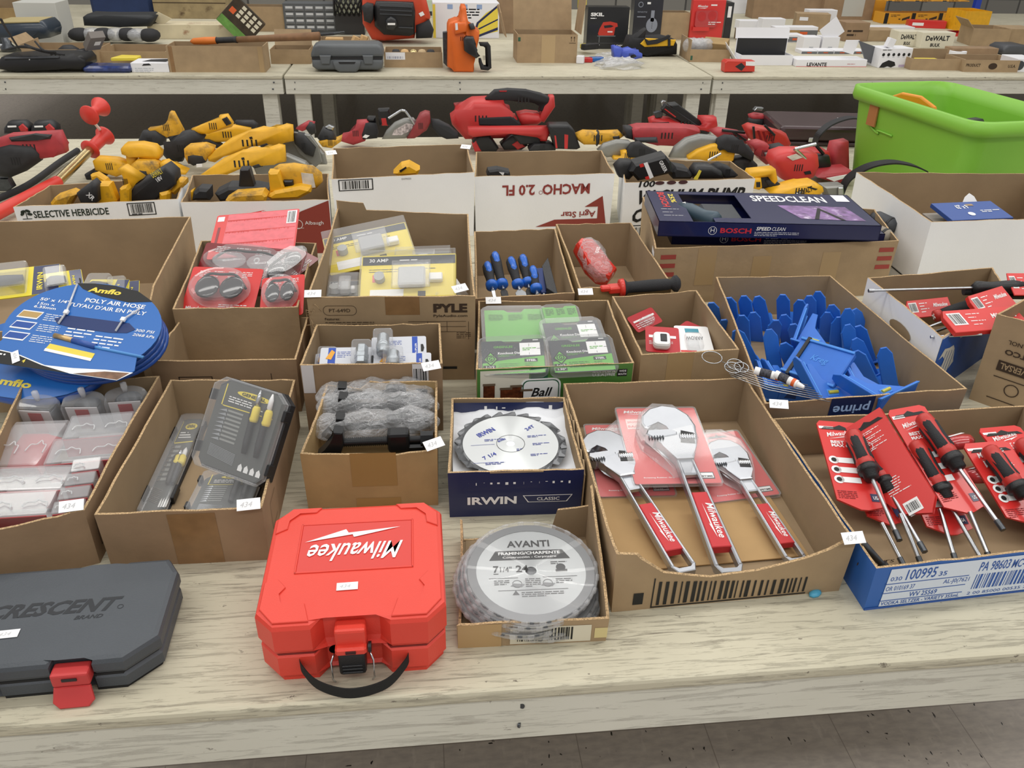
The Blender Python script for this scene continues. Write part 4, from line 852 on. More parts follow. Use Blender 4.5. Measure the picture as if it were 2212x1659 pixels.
def hosepack(label, M, w_, h_, top=True):
    T = thing('air_hose_pack', label, 'hose pack', M)
    cx, cy = w_/2, h_*.5
    O_ = [(cx+w_*.5*math.cos(a), cy+h_*.52*math.sin(a)) for a in [math.radians(-28+i*236/30) for i in range(31)]]
    O_ = O_+[(w_*.03, h_*.02), (w_*.97, h_*.02)] if 0 else O_
    O_ += [(w_*.02, h_*.12), (w_*.10, .0), (w_*.90, 0), (w_*.97, h_*.12)]
    m = MB(); m.prism(O_, 0, .0015, hblue); z = .002
    def P(*q): return [(x*w_, y*h_) for x, y in pl(*q)]
    m.poly(P(.30, .99, .42, 1.01, .55, 1.012, .72, .98, .85, .88, .70, .84, .50, .87, .36, .93), inkb, z); m.txt('Amflo', w_*.40, h_*.905, w_*.22, h_*.06, lyel, z+.0004, .04, sh=.2)
    m.txt('POLY AIR HOSE', w_*.42, h_*.785, w_*.40, h_*.048, white, z, .02); m.txt("TUYAU D'AIR EN POLY", w_*.33, h_*.715, w_*.52, h_*.045, white, z, .015)
    m.txt("50' x 1/4\"", w_*.13, h_*.74, w_*.2, h_*.035, white, z, .02); m.txt('15m x', w_*.13, h_*.69, w_*.12, h_*.03, white, z, .01); m.txt('6.35mm', w_*.12, h_*.65, w_*.15, h_*.03, white, z, .02)
    m.txt('300 PSI', w_*.84, h_*.53, w_*.12, h_*.03, white, z, .01, sh=.2); m.txt('2068 kPa', w_*.84, h_*.48, w_*.14, h_*.03, white, z, .01, sh=.2)
    for k in range(3): y0 = h_*(.52-.125*k); m.prism([(w_*.05, y0), (w_*.19, y0), (w_*.21, y0+h_*.09), (w_*.07, y0+h_*.09)], .0015, .0022, white); m.prism([(w_*.058, y0+.003), (w_*.185, y0+.003), (w_*.203, y0+h_*.078), (w_*.074, y0+h_*.078)], .0022, .0026, hose if k else mat('brass_photo', '#b5955a', .5)); m.lines(w_*.23, y0+h_*.07, w_*.14, 4, .0045, white, .3, z, seed=k)
    for x0, y0, n in ((.42, .50, 4), (.62, .42, 4)): m.lines(w_*x0, h_*y0, w_*.18, n, .0075, white, .35, z, seed=int(x0*99))
    m.tube([(w_*.40, h_*.36, z), (w_*.70, h_*.30, z), (w_*.98, h_*.27, z)], .0032, mat('hose_pale', '#4d8ed0', .4), 6); m.tube([(w_*.50, h_*.345, z), (w_*.66, h_*.31, z)], .006, hose, 8)
    m.tube([(w_*.37, h_*.37, z), (w_*.5, h_*.345, z)], .0055, mat('brass', '#c6a878', .3, .8), 8)
    m.poly(P(.36, .20, .68, .16, .68, .24, .37, .28), lyel, z); m.poly(P(.36, .195, .68, .155, .68, .185, .36, .225), white, z+.0003)
    m.poly(P(.0, .10, .25, .05, .5, .01, .6, .0, .9, .0, .97, .1, .8, .09, .6, .06, .42, .05, .2, .13, .02, .15), white, z); m.poly(P(.02, .10, .1, 0, .6, 0, .4, .045, .2, .12, .02, .14), inkb, z+.0004); m.txt('4', w_*.27, h_*.04, .006, h_*.04, lyel, z+.0008, .02); m.lines(w_*.05, h_*.09, w_*.2, 1, .008, white, .4, z+.0008)
    m.poly(P(.62, .005, .9, .005, .95, .09, .8, .07), mat('photo_brown', '#7c5a42', .5, var=.5, vs=50), z+.0004)
    m.build('printed_card', T)
    m = MB(); m.poly(P(.30, .55, .36, .61, .78, .61, .84, .55, .80, .50, .70, .48, .44, .48, .34, .50), mat('slot_blue', '#0a2a63', .5), .0021); m.build('handle_slot', T)
    for sx in (.36, .74):
        m = MB(); ln = clear('zip_tie', base=.6); m.tube([(w_*(sx-.05 if sx < .5 else sx+.06), h_*.78 if sx > .5 else h_*.97, .004), (w_*sx, h_*.63, .006), (w_*(sx-.01), h_*.50, .004)], .002, ln, 6); m.box((w_*sx, h_*.63, .006), (.009, .009, .006), white, .001); m.build('cable_tie', T)
    m = MB()
    for k in range(4):
        for q in range(2): m.tube([(cx+(w_*.47-q*.012)*math.cos(a), cy+(h_*.47-q*.012)*math.sin(a), -.006-k*.011) for a in [i*2*math.pi/40 for i in range(40)]], .0055, hose, 7, closed=True)
    m.build('hose_coil', T)
    return T
M, w_, h_ = f3((-45, 780, .15), (288, 828, .15), (10, 592, .242))
hosepack('blue carded coil of poly air hose lying on the carton edge', M, w_, h_)
sticker(M @ pose((w_*.17, h_*.12, .0025), -.9), 'tilted lot sticker on the blue air hose card')
M2 = Matrix.Translation((-.10, .012, -.058)) @ M
T = thing('air_hose_pack', 'second blue hose pack underneath at the left edge', 'hose pack', M2); m = MB(); m.prism([(w_*.5+w_*.5*math.cos(i*.21), h_*.45+h_*.45*math.sin(i*.21)) for i in range(30)], 0, .0015, hblue); m.txt('Amflo', w_*.3, h_*.12, w_*.3, h_*.08, lyel, .002, .04); m.build('printed_card', T)
m = MB(); m.tube([(w_*.5+w_*.46*math.cos(i*.1571), h_*.45+h_*.42*math.sin(i*.1571), -.012) for i in range(40)], .012, hose, 8, closed=True); m.build('hose_coil', T)
# ---------------------------------------------------------------- I: clamshells
def clam(label, a, b, c, dim=False):
    M, w_, h_ = f3(a, b, c); T = thing('clamshell_pack', label, 'clamshell pack', M, 'yellow-backed clamshell packs')
    m = MB(); m.prism(rrect(w_, h_, .003), -.012, -.010, mat('insert_gray2', '#8f8e88', .6) if dim else lyel); z = -.0095
    m.rect(.002, h_*.80, w_-.002, h_-.003, dgray, z); m.txt('30 AMP', w_*.08, h_*.86, w_*.2, h_*.07, white, z+.0004, .01); m.lines(w_*.4, h_*.88, w_*.4, 1, .008, white, .3, z+.0004)
    m.lines(w_*.08, h_*.7, w_*.7, 2, .006, dgray, .3, z); m.rect(w_*.1, h_*.08, w_*.45, h_*.3, white, z); m.rect(w_*.6, h_*.1, w_*.68, h_*.25, inkb, z); m.rect(w_*.12, h_*.45, w_*.2, h_*.6, cred, z); m.build('printed_insert', T)
    m = MB(); g = mat('part_gray', '#a3a5a4', .4); m.bb(w_*.40, w_*.68, h_*.3, h_*.66, -.008, .012, g, .003); m.bb(w_*.72, w_*.86, h_*.4, h_*.55, -.008, .006, white, .002); m.cyl((w_*.2, h_*.5, -.008), (w_*.2, h_*.5, .008), .012, g); m.build('fitting', T)
    m = MB(); m.prism([(0, 0), (w_, 0), (w_, h_), (0, h_)], -.014, .016, plastic, .004); m.prism([(w_*.34, h_*.2), (w_*.74, h_*.2), (w_*.74, h_*.74), (w_*.34, h_*.74)], .014, .022, plastic, .003); m.build('clear_shell', T)
clam('large clamshell at the top rear with a yellow insert', (712, 588, .135), (898, 548, .165), (742, 500, .185))
clam('front clamshell leaning with its header along the left edge', (775, 655, .12), (985, 648, .13), (800, 548, .195))
clam('darker clamshell at the right behind the front one', (850, 590, .13), (970, 586, .14), (872, 540, .165), dim=True)
clam('clamshell at the left bottom under the large one', (706, 650, .11), (775, 648, .11), (712, 600, .125), dim=True)
clam('clamshell low at the right front corner of the tall carton', (940, 648, .12), (1010, 645, .11), (945, 610, .125), dim=True)
m = MB()
m.txt('PYLE', .253, .163, .07, .020, kink, .001, .05); m.txt('PyleAudio.com', .253, .151, .07, .0075, kink, .001, .012)
for P in (rrect(.068, .022, .010, x=.028, y=.158),):
    for i in range(len(P)): a, b = P[i], P[(i+1) % len(P)]; d = (Vector(b)-Vector(a)); n_ = Vector((-d.y, d.x)).normalized()*.0008; m.add([(a[0], a[1], .001), (b[0], b[1], .001), (b[0]+n_.x, b[1]+n_.y, .001), (a[0]+n_.x, a[1]+n_.y, .001)], [(0, 1, 2, 3)], kink)
m.txt('PT-649D', .040, .165, .043, .008, kink, .001, .0); m.txt('Features:', .030, .147, .03, .0055, kink, .001, .01); m.lines(.030, .141, .10, 5, .0045, kink, .3, .001)
for q in ((.20, .142, .32, .1428), (.20, .13, .32, .1308), (.20, .118, .32, .1188), (.24, .118, .2408, .142), (.28, .118, .2808, .142), (.325, .10, .3258, .142)): m.rect(*q, kink, .001)
m.lines(.30, .115, .03, 4, .004, kink, .3, .001); m.rect(.27, .028, .30, .034, inkb, .001)
decal('I', 'F', m, 'box_lettering'); tape('I', .155, .07, .158, .199)
m = MB(); R = random.Random(2)
for k in range(22): x, y = R.uniform(.0, .012), .02+.17*k/22; p = [(x, y, .001), (x+R.uniform(-.01, .012), y+R.uniform(-.008, .008), .008+R.uniform(0, .006)), (x+R.uniform(-.012, .02), y-R.uniform(0, .02), .003)]; m.tube(p, .0006, kedge, 4)
m.M = Matrix.Translation((BX['I']['F'][1], .02, .0)); decal('I', 'F', m, 'frayed_edge')
# ---------------------------------------------------------------- J: chisels
cb = mat('chisel_blue', '#1d62c4', .35, coat=.2)
def chisel(label, a, b, c, bl=black, wide=.0085):
    A, B, C = at(*a), at(*b), at(*c); M, L = span(A, B, 1); T = thing('chisel', label, 'chisel', M, 'blue and black chisels')
    m = MB(); m.lathe([(0, 0), (.009, .001), (.0125, .008), (.0135, .03), (.0115, L*.6), (.0105, L*.85), (.012, L)], blackr, 14, (0, 0, 0), (0, 1, 0)); HN = m.build('handle', T)
    m = MB(); m.lathe([(0, .0), (.0085, .003), (.011, .012), (.0105, .036), (.007, .046), (0, .05)], cb, 12, (0, -.001, .0045), (0, 1, 0), sx=.9); m.build('blue_inlay', HN)
    m = MB(); m.lathe([(.011, L-.006), (.0148, L-.003), (.0148, L+.008), (.010, L+.011)], cb, 16, (0, 0, 0), (0, 1, 0)); m.build('collar', T)
    Ci = M.inverted() @ C; d = (Ci-Vector((0, L, 0))); 
    m = MB(); m.cyl((0, L+.008, 0), (0, L+.022, 0), .004, steel, n=10); m.prism([(-.004, L+.02), (.004, L+.02), (wide, L+.03), (wide, L+d.y), (-wide, L+d.y), (-wide, L+.03)], -.0015, .0015, bl, .0005); m.build('blade', T)
chisel('chisel standing at the left side with its round blue end low', (1052, 572, .125), (1062, 615, .105), (1072, 655, .08), steel, .004)
chisel('tallest chisel with a bright blue inlay and black blade', (1068, 550, .14), (1084, 612, .105), (1097, 652, .08))
chisel('middle chisel with a blue inlay and wide steel blade', (1102, 560, .14), (1118, 612, .105), (1128, 658, .08), steel, .013)
chisel('chisel right of the middle one with a black blade', (1128, 555, .14), (1140, 608, .105), (1150, 650, .08), wide=.010)
chisel('dark chisel tucked behind at the right', (1150, 580, .125), (1158, 622, .10), (1166, 655, .08), steel, .004)
A, B = at(1160, 582, .125), at(1175, 635, .09); M, L = span(A, B, 1)
T = thing('putty_knife', 'flat navy handle tool right of the chisels', 'hand tool', M); m = MB(); m.prism([(-.014, 0), (.014, 0), (.012, L*.7), (.006, L), (-.006, L), (-.012, L*.7)], -.006, .006, mat('handle_navy', '#1b2f66', .5), .003, 2); m.build('handle', T); m = MB(); m.cyl((0, L, 0), (0, L+.03, 0), .004, steel); m.build('shank', T)
A, B = at(1180, 565, .13), at(1198, 645, .09); M, L = span(A, B, 1)
T = thing('sanding_block', 'black wedge-shaped tool against the right wall of the chisel carton', 'hand tool', M); m = MB(); m.prism([(-.004, -.005), (.016, .03), (.016, L*.8), (-.008, L)], -.01, .01, black, .001); m.build('body', T); m = MB(); m.lathe([(0, 0), (.010, .002), (.012, .008), (0, .01)], cb, 12, (0, L, 0), (0, 1, 0)); m.build('blue_end', T)
# ---------------------------------------------------------------- K: lockout, handle
rp = mat('lockout_red', '#cf2f22', .35, coat=.3)
T = thing('bagged_red_part', 'red plastic part in a clear bag inside the small carton', 'bagged part', pose(at(1278, 570, .07), .35))
m = MB(); m.prism(pl(-.03, .055, -.01, .07, .022, .06, .03, .03, .012, .005, .03, -.02, .045, -.05, .01, -.075, -.015, -.06, -.03, -.02), -.015, .035, rp, .012, 2, M=Matrix.Rotation(.5, 4, 'X')); m.build('red_body', T)
m = MB(); M0 = Matrix.Rotation(.5, 4, 'X'); R = random.Random(4); v = []; f = []
for j in range(12):
    for i in range(13): u = i/12*2-1; a = 2*math.pi*j/12; e = (1-abs(u)**3)**.5 if abs(u) < 1 else 0; rr = (.036*e+.004)*(1+R.uniform(-.12, .12)); v.append((rr*math.cos(a)*.95+.004, -u*.075, .015+rr*math.sin(a)*.75))
for j in range(12):
    for i in range(12): a = j*13+i; b = ((j+1) % 12)*13+i; f.append((a, a+1, b+1, b))
m.add(v, f, filmp, True, M0); m.txt('ADVISOS', -.01, -.045, .045, .010, white, .048, .01, rot=.9) ; m.build('clear_bag', T)
A, B = at(1345, 622, .125), at(1468, 612, .132); M, L = span(A, B, 1)
T = thing('side_handle', 'black grinder side handle with red cup end lying across two cartons', 'tool handle', M)
m = MB(); m.lathe([(.018, .0), (.021, .004), (.013, .012), (.0135, .03), (.0145, L*.5), (.0135, L*.8), (.011, L*.84), (.019, L*.9), (.02, L*.95), (.012, L)], blackr, 18, (0, 0, 0), (0, 1, 0)); m.build('grip', T)
m = MB(); m.lathe([(.0225, .002), (.021, -.008), (.010, -.010), (.008, -.004), (.0, -.004)], rp, 18, (0, 0, 0), (0, 1, 0)); m.box((0, -.02, 0), (.03, .03, .016), rp, .003); m.box((.004, -.042, .004), (.02, .024, .012), rp, .003); m.build('clamp', T)
# ---------------------------------------------------------------- L: green die packs
grn = mat('pack_green', '#5fae3a', .4, var=.05, vs=12); gfr = clear('frosted_shell', '#fafafa', base=.05, rough=.12)
def diepack(label, a, b, c, back=False):
    M, w_, h_ = f3(a, b, c); T = thing('die_pack', label, 'packaging', M, 'green and black die packs')
    m = MB(); m.prism([(w_*.04, 0), (w_*.96, 0), (w_*.96, h_*.93), (w_*.66, h_*.93), (w_*.6, h_*.83), (w_*.4, h_*.83), (w_*.34, h_*.90), (w_*.04, h_*.9)], 0, .002, grn if back else dgray); z = .0025
    if back:
        for k in range(3): m.lines(w_*(.1+.3*k), h_*.75, w_*.22, 6, .0036, inkb, .3, z, seed=k)
    else:
        m.poly([(w_*.05, .001), (w_*.95, .001), (w_*.95, h_*.46), (w_*.4, h_*.38), (w_*.05, h_*.3)], grn, z)
        m.txt('GREENLEE', w_*.22, h_*.70, w_*.28, h_*.06, grn, z, .015); m.txt('Knockout Die', w_*.28, h_*.53, w_*.32, h_*.06, white, z, .02); m.lines(w_*.28, h_*.5, w_*.26, 2, .003, grn, .35, z)
        m.poly([(w_*.06, h_*.40), (w_*.17, h_*.22), (w_*.28, h_*.40), (w_*.17, h_*.60)], inkb, z+.0004); m.poly([(w_*.085, h_*.40), (w_*.17, h_*.25), (w_*.255, h_*.40), (w_*.17, h_*.57)], grn, z+.0007); m.ring(w_*.17, h_*.41, w_*.06, w_*.045, inkb, z+.001); m.txt('G', w_*.145, h_*.36, w_*.05, h_*.1, inkb, z+.001, .03)
        m.rect(w_*.60, h_*.48, w_*.90, h_*.82, white, z+.0003); m.rect(w_*.735, h_*.72, w_*.74, h_*.79, inkb, z+.0006); m.rect(w_*.735, h_*.5, w_*.74, h_*.55, inkb, z+.0006); m.rect(w_*.855, h_*.65, w_*.9, h_*.66, inkb, z+.0006); m.lines(w_*.64, h_*.66, w_*.2, 2, .004, grn, .5, z+.0006)
        m.rect(w_*.66, h_*.30, w_*.85, h_*.39, inkb, z+.0003); m.txt('STEEL', w_*.69, h_*.315, w_*.14, h_*.055, white, z+.0006, .02)
        m.rect(w_*.06, h_*.16, w_*.24, h_*.24, inkb, z+.0003); m.rect(w_*.06, h_*.05, w_*.24, h_*.13, inkb, z+.0003); m.txt('1-1/2', w_*.1, h_*.175, w_*.12, h_*.05, white, z+.0006, .01); m.txt('1.90"', w_*.1, h_*.065, w_*.12, h_*.05, white, z+.0006, .01); m.lines(w_*.28, h_*.26, w_*.3, 4, .004, inkb, .25, z+.0003); m.lines(w_*.66, h_*.25, w_*.12, 3, .004, inkb, .25, z+.0003)
        m.rect(w_*.8, h_*.88, w_*.88, h_*.90, white, z+.0003)
    m.build('printed_card', T)
    m = MB(); m.prism([(x+(-.002), y+(-.002)) for x, y in rrect(w_+.004, h_+.004, .014, 5)], -.012, .004, gfr, .004, 2); m.build('frosted_shell', T)
diepack('green plain-backed die pack at the rear left of the carton', (1044, 740, .125), (1190, 738, .125), (1043, 665, .15), back=True)
diepack('die pack turned sideways at the rear right', (1176, 700, .14), (1256, 696, .14), (1178, 662, .155), back=True)
diepack('black and green die pack second row right, partly covered', (1186, 775, .13), (1320, 768, .13), (1182, 692, .155))
diepack('front left black and green die pack', (1036, 812, .115), (1186, 806, .12), (1034, 732, .155))
diepack('front right black and green die pack', (1192, 808, .12), (1337, 800, .12), (1188, 730, .155))
m = MB(); dg = mat('carton_green', '#4b7c35', .5, var=.15, vs=9)
M_, w_, h_ = BX['L']['F']; m.rect(.0, .03, w_, h_, dg, .0007); m.rect(.006, .03, w_*.33, h_-.004, mat('photo_cream', '#d8d4c4', .6), .001)
for k, (x, hh) in enumerate(((.012, .06), (.045, .05), (.065, .055), (.085, .045))): m.rect(x, .035, x+.022, .035+hh, mat('jar_brown', '#5a2c14', .4, var=.6, vs=120), .0014+.0003*k); m.rect(x-.001, .033+hh, x+.023, .038+hh, mat('jar_lid', '#6b5a48', .4), .002+.0003*k)
m.rect(w_*.34, .03, w_*.45, h_-.001, mat('dark_green', '#17563a', .5), .0012); m.prism(rrect(.078, .06, .014, x=w_*.28, y=.045), .0008, .0020, white); m.prism(rrect(.072, .054, .012, x=w_*.28+.003, y=.048), .0020, .0023, mat('dark_green', '#17563a', .5)); m.prism(rrect(.068, .05, .011, x=w_*.28+.005, y=.05), .0023, .0026, white); m.txt('Ball', w_*.28+.02, .065, .036, .02, inkb, .003, .02, sh=.3)
m.txt('MADE IN', w_*.74, h_-.018, .025, .005, white, .0012, .01); m.txt('U.S.A.', w_*.74, h_-.026, .025, .006, white, .0012, .01); m.txt('BPA', w_*.835, h_-.018, .016, .006, white, .0012, .01); m.txt('FREE', w_*.835, h_-.026, .016, .006, white, .0012, .01); m.rect(w_*.825, h_-.027, w_*.828, h_-.011, white, .0012); m.rect(w_*.9, h_-.028, w_*.965, h_-.012, inkb, .0012); m.txt('WIDE', w_*.912, h_-.018, .014, .004, white, .0016, .01); m.txt('MOUTH', w_*.908, h_-.025, .016, .004, white, .0016, .01)
decal('L', 'F', m, 'printed_panel')
# ---------------------------------------------------------------- M: staple packs
def small_pack(label, a, b, c, kind):
    M, w_, h_ = f3(a, b, c); T = thing('staple_pack', label, 'packaging', M, 'red and white staple packs')
    m = MB(); m.prism(rrect(w_, h_, .006), 0, .0015, cred2 if kind != 'w' else bwhite); z = .002
    if kind == 'w': m.txt('ARROW', w_*.78, h_*.62, w_*.5, h_*.12, inkb, z, .02, rot=math.pi); m.rect(w_*.3, h_*.75, w_*.7, h_*.9, mat('teal', '#3d8fa3', .5), z); m.rect(w_*.05, h_*.05, w_*.5, h_*.12, cred, z)
    else: m.rect(w_*.1, h_*.55, w_*.9, h_*.65, white, z); m.lines(w_*.1, h_*.4, w_*.7, 3, .005, white, .3, z)
    m.build('card', T)
    m = MB(); m.prism(rrect(w_*.5, h_*.5, .01, x=w_*.2, y=h_*.06), .0015, .020, white if kind == 'r' else plastic, .006, 2); 
    if kind == 'r': m.bb(w_*.4, w_*.6, h_*.15, h_*.45, .018, .0215, black, .002)
    m.build('body', T)
small_pack('red staple pack tilted at the rear left of the small carton', (1378, 720, .055), (1432, 695, .065), (1370, 680, .08), 'k')
small_pack('staple pack with a white oval body and black window', (1395, 760, .07), (1470, 765, .07), (1392, 705, .085), 'r')
small_pack('red strip pack behind the white oval one', (1425, 735, .05), (1480, 760, .05), (1440, 675, .07), 'k')
small_pack('white label pack lettered upside down at the right', (1468, 765, .07), (1545, 768, .07), (1475, 705, .08), 'w')
tape('M', .055, .055, .0, .12, mat('pale_tape', '#ab9069', .35))
# ---------------------------------------------------------------- N: navy multi-tool boxes
nb = mat('box_navy', '#181d4a', .3, coat=.4)
def navybox(label, p0, p1, pb, hz, dz, full=True):
    O = at(*p0); X = at(*p1); Yp = at(*pb); M, w_, _ = frame(O, Vector((X.x, X.y, O.z)), Vector((Yp.x, Yp.y, O.z))); d_ = (M.inverted() @ Vector((Yp.x, Yp.y, O.z))).y
    T = thing('multi_tool_box', label, 'product box', M, 'navy multi-tool boxes'); t = .0018
    wx0, wx1 = w_*.155, w_*.43
    m = MB(); m.bb(0, w_, 0, t, 0, hz, nb); m.bb(0, w_, d_-t, d_, 0, hz, nb); m.bb(0, t, 0, d_, 0, hz, nb); m.bb(w_-t, w_, 0, d_, 0, hz, nb); m.bb(0, w_, 0, d_, 0, t, nb)
    m.bb(0, wx0, 0, d_, hz-t, hz, nb); m.bb(wx1, w_, 0, d_, hz-t, hz, nb); m.bb(wx0, wx1, d_*.90, d_, hz-t, hz, nb); m.bb(wx0+w_*.1, wx1, 0, d_*.14, hz-t, hz, nb); m.bb(wx0, wx1, t, d_-t, .002, .006, kraft_in); m.build('carton', T)
    m = MB(); b2 = mat('tool_blue_gray', '#3c4f5c', .4); m.M = Matrix.Translation((w_*.20, d_*.40, hz*.62)) @ Matrix.Rotation(-.9, 4, 'Z')
    m.lathe([(0, -.06), (.02, -.055), (.026, -.02), (.021, .03), (.027, .065), (.022, .075), (0, .077)], b2, 16, (0, 0, 0), (1, 0, 0), sx=.8); m.txt('BOSCH', -.045, -.006, .04, .011, white, .0225, .02); m.build('tool_body', T)
    m = MB(); m.bb(w_*.25, w_*.42, d_*.3, d_*.8, .006, hz*.6, dgray, .006); m.build('accessory_tray', T)
    m = MB(); z = hz+.0006
    m.txt('SPEEDCLEAN', w_*.50, d_*.70, w_*.36, d_*.2, white, z, .02) if full else None
    m.txt('BOSCH', w_*.05, d_*.95, d_*.5, w_*.035, cred, z, .03, rot=-math.pi/2); m.txt('25%', w_*.10, d_*.9, d_*.3, w_*.025, lyel, z, .02, rot=-math.pi/2)
    for k in range(3): m.lines(w_*.035, d_*(.38-k*.1), w_*.1, 1, .006, white, .3, z, seed=k)
    m.poly([(w_*.60, d_*.58), (w_*.92, d_*.56), (w_*.95, d_*.12), (w_*.66, d_*.16)], mat('photo_purple', '#7d5f8f', .4, var=.55, vs=40, dirt='#d9c9e3', dscale=30), z)
    m.poly([(w_*.72, d_*.15), (w_*.78, d_*.5), (w_*.79, d_*.5), (w_*.86, d_*.13), (w_*.84, d_*.13), (w_*.785, d_*.42), (w_*.74, d_*.15)], inkb, z+.0003)
    m.rect(w_*.91, d_*.75, w_*.975, d_*.97, white, z)
    m.build('top_print', T)
    m = MB(); m.M = Matrix.Rotation(math.pi/2, 4, 'X'); z = .0007
    m.ring(w_*.245, hz*.45, .011, .0098, white, z); m.txt('H', w_*.245-.005, hz*.33, .010, .011, white, z, .0); m.txt('BOSCH', w_*.28, hz*.30, w_*.14, hz*.34, mat('logo_red', '#d32f3a', .4), z, .03); m.txt('SPEED', w_*.44, hz*.52, w_*.065, hz*.24, white, z, .025, sh=.15); m.txt('CLEAN', w_*.51, hz*.52, w_*.06, hz*.24, white, z, 0, sh=.15); m.lines(w_*.435, hz*.38, w_*.2, 3, .0042, white, .3, z); m.build('front_print', T)
    return T
navybox('top navy multi-tool box with an open window showing the tool', (1420, 510, .167), (1897, 520, .167), (1396, 442, .167), .040, .12)
navybox('second navy multi-tool box underneath, mostly covered', (1450, 528, .125), (1905, 535, .125), (1428, 468, .125), .038, .12, full=False)
for k, px_ in enumerate(((1902, 515, .13), (1915, 490, .12))):
    T = thing('tool_handle_end', ['gray rounded tool part in front of the white carton', 'dark tool part deeper at the right end of the wide carton'][k], 'tool part', pose(at(*px_), .6, 0, .5)); m = MB(); m.lathe([(0, 0), (.02, .003), (.026, .02), (.024, .07), (.015, .085)], [mat('putty_gray', '#8a8173', .6), dgray][k], 16, (0, -.03, 0), (0, 1, .2)); m.build('housing', T); m = MB(); m.lathe([(.0262, .02), (.027, .024), (.0262, .028)], black, 16, (0, -.03, 0), (0, 1, .2)); m.build('ring', T)
m = MB(); rs = mat('stripe_red', '#9c3f36', .7); M_, w_, h_ = BX['N']['F']
for k in range(3): m.rect(w_-.045, h_-.030-k*.024, w_-.004, h_-.018-k*.024, rs, .0008); m.rect(.012, h_-.030-k*.024, .052, h_-.018-k*.024, rs, .0008)
decal('N', 'F', m, 'stripe_print')
m = MB(); M_, w_, h_ = BX['N']['L']; m.rect(w_-.055, .05, w_-.002, h_-.012, paper, .0008); m.bars(w_-.05, .06, .03, .015, inkb, 12, .0012); m.txt('CA', w_-.05, h_-.04, .02, .012, inkb, .0012, .01); m.lines(w_-.05, h_-.05, .035, 5, .005, inkb, .4, .0012); decal('N', 'L', m, 'shipping_label')
tape('N', .11, .05, .05, .155, mat('pale_tape', '#ab9069', .35)); tape('N', .26, .05, .03, .125, mat('pale_tape', '#ab9069', .35)); tape('N', .45, .05, .03, .13, mat('pale_tape', '#ab9069', .35))
# ---------------------------------------------------------------- O: blue angle levels
jb = mat('jig_blue', '#2a6ccb', .4, var=.06, vs=20); jb2 = mat('jig_blue_worn_lit', '#4288dd', .4, var=.06, vs=20)  # second blue is paler: worn rims, with the light they catch painted in
vial = mat('level_vial', '#b9b23a', .15, coat=.5)
def jig(M, label):
    T = thing('angle_level', label, 'angle level', M, 'blue plastic angle levels')
    m = MB(); m.prism(pl(.0, .0, .075, .0, .075, .010, .02, .05, .012, .085, 0, .085), -.003, .003, jb, .001); m.bb(.022, .046, .010, .026, -.0045, .0045, jb2, .001); m.build('web', T)
    m = MB(); m.bb(-.008, .092, -.005, .0, -.019, .019, jb, .001); m.bb(-.008, .092, -.006, -.004, -.021, -.016, jb2, .0005); m.bb(-.008, .092, -.006, -.004, .016, .021, jb2, .0005); m.bb(.03, .06, -.0055, -.004, -.008, .008, mat('jig_slot', '#14366e', .6)); m.build('base_plate', T)
    m = MB(); m.M = Matrix.Rotation(.16, 4, 'Z'); m.prism(pl(-.005, -.015, -.005, .015, .088, .015, .104, .006, .104, -.006, .088, -.015), -.005, .0, jb, .001, M=Matrix(((0, 0, 1, 0), (1, 0, 0, 0), (0, 1, 0, 0), (0, 0, 0, 1)))); 
    for e in (-.0155, .0135): m.box((.0008, .04, e+.001), (.003, .092, .0022), jb2, .0005)
    UPL = m.build('upright_plate', T)
    m = MB(); m.cyl((.024, .018, .005), (.044, .018, .005), .0038, vial, n=10); m.build('vial', T)
    return T
J0 = None; R = random.Random(11)
spots = []
for k, (x, y) in enumerate(((1560, 625), (1598, 618), (1632, 615), (1668, 615), (1708, 612), (1742, 620), (1766, 618), (1790, 612), (1828, 640))): spots.append((x, y+25, .095, 'b', k))
for k, (x, y) in enumerate(((1590, 665), (1622, 660), (1650, 655), (1680, 665), (1720, 660), (1750, 675), (1800, 655), (1822, 668))): spots.append((x, y+22, .075, 'm', k))
for k, (x, y) in enumerate(((1850, 680), (1888, 675), (1858, 715), (1895, 705), (1900, 735), (1905, 760), (1945, 765), (1690, 730), (1640, 715), (1738, 740))): spots.append((x, y+12, .085, 'r', k))
jl = {'b': ['first', 'second', 'third', 'fourth', 'fifth', 'sixth', 'seventh', 'eighth', 'last'], 'm': ['first', 'second', 'third', 'fourth', 'fifth', 'sixth', 'seventh', 'last']}
for x, y, z, kd, k in spots:
    p = at(x, y, z)
    if kd in 'bm':
        # upright plate stands up, seen from the left: long axis up, plate normal to the left-front
        M = Matrix.Translation(p-Vector((0, 0, .09))) @ Matrix.Rotation(R.uniform(1.0, 1.35), 4, 'Z') @ Matrix.Rotation(math.pi/2-.25+R.uniform(-.15, .15), 4, 'X') @ Matrix.Rotation(.05+R.uniform(-.1, .1), 4, 'Z')
        lab = jl[kd][k]+(' upright blue level from the left in the rear row' if kd == 'b' else ' blue level from the left in the second row')
    else:
        M = Matrix.Translation(p-Vector((0, 0, .075))) @ Matrix.Rotation(R.uniform(1.15, 1.7), 4, 'Z') @ Matrix.Rotation(math.pi/2-.4+R.uniform(-.2, .2), 4, 'X') @ Matrix.Rotation(-.2+R.uniform(-.2, .2), 4, 'Z')
        lab = ['blue level at the right wall, rearmost upright one', 'blue level leaning on the right carton wall near the fish-printed carton', 'tall blue level in the right group, left one of a pair', 'blue level in the right group, middle of the stack', 'blue level right of the centre pile', 'blue level in the right group, nearest the viewer', 'broad blue level at the far right of the pile', 'blue level lying in the middle behind the banded one', 'blue level leaning left at the middle left', 'blue level crossing the middle of the pile'][k]
    if J0 is None: J0 = jig(M, lab)
    else: dup(J0, M, lab)
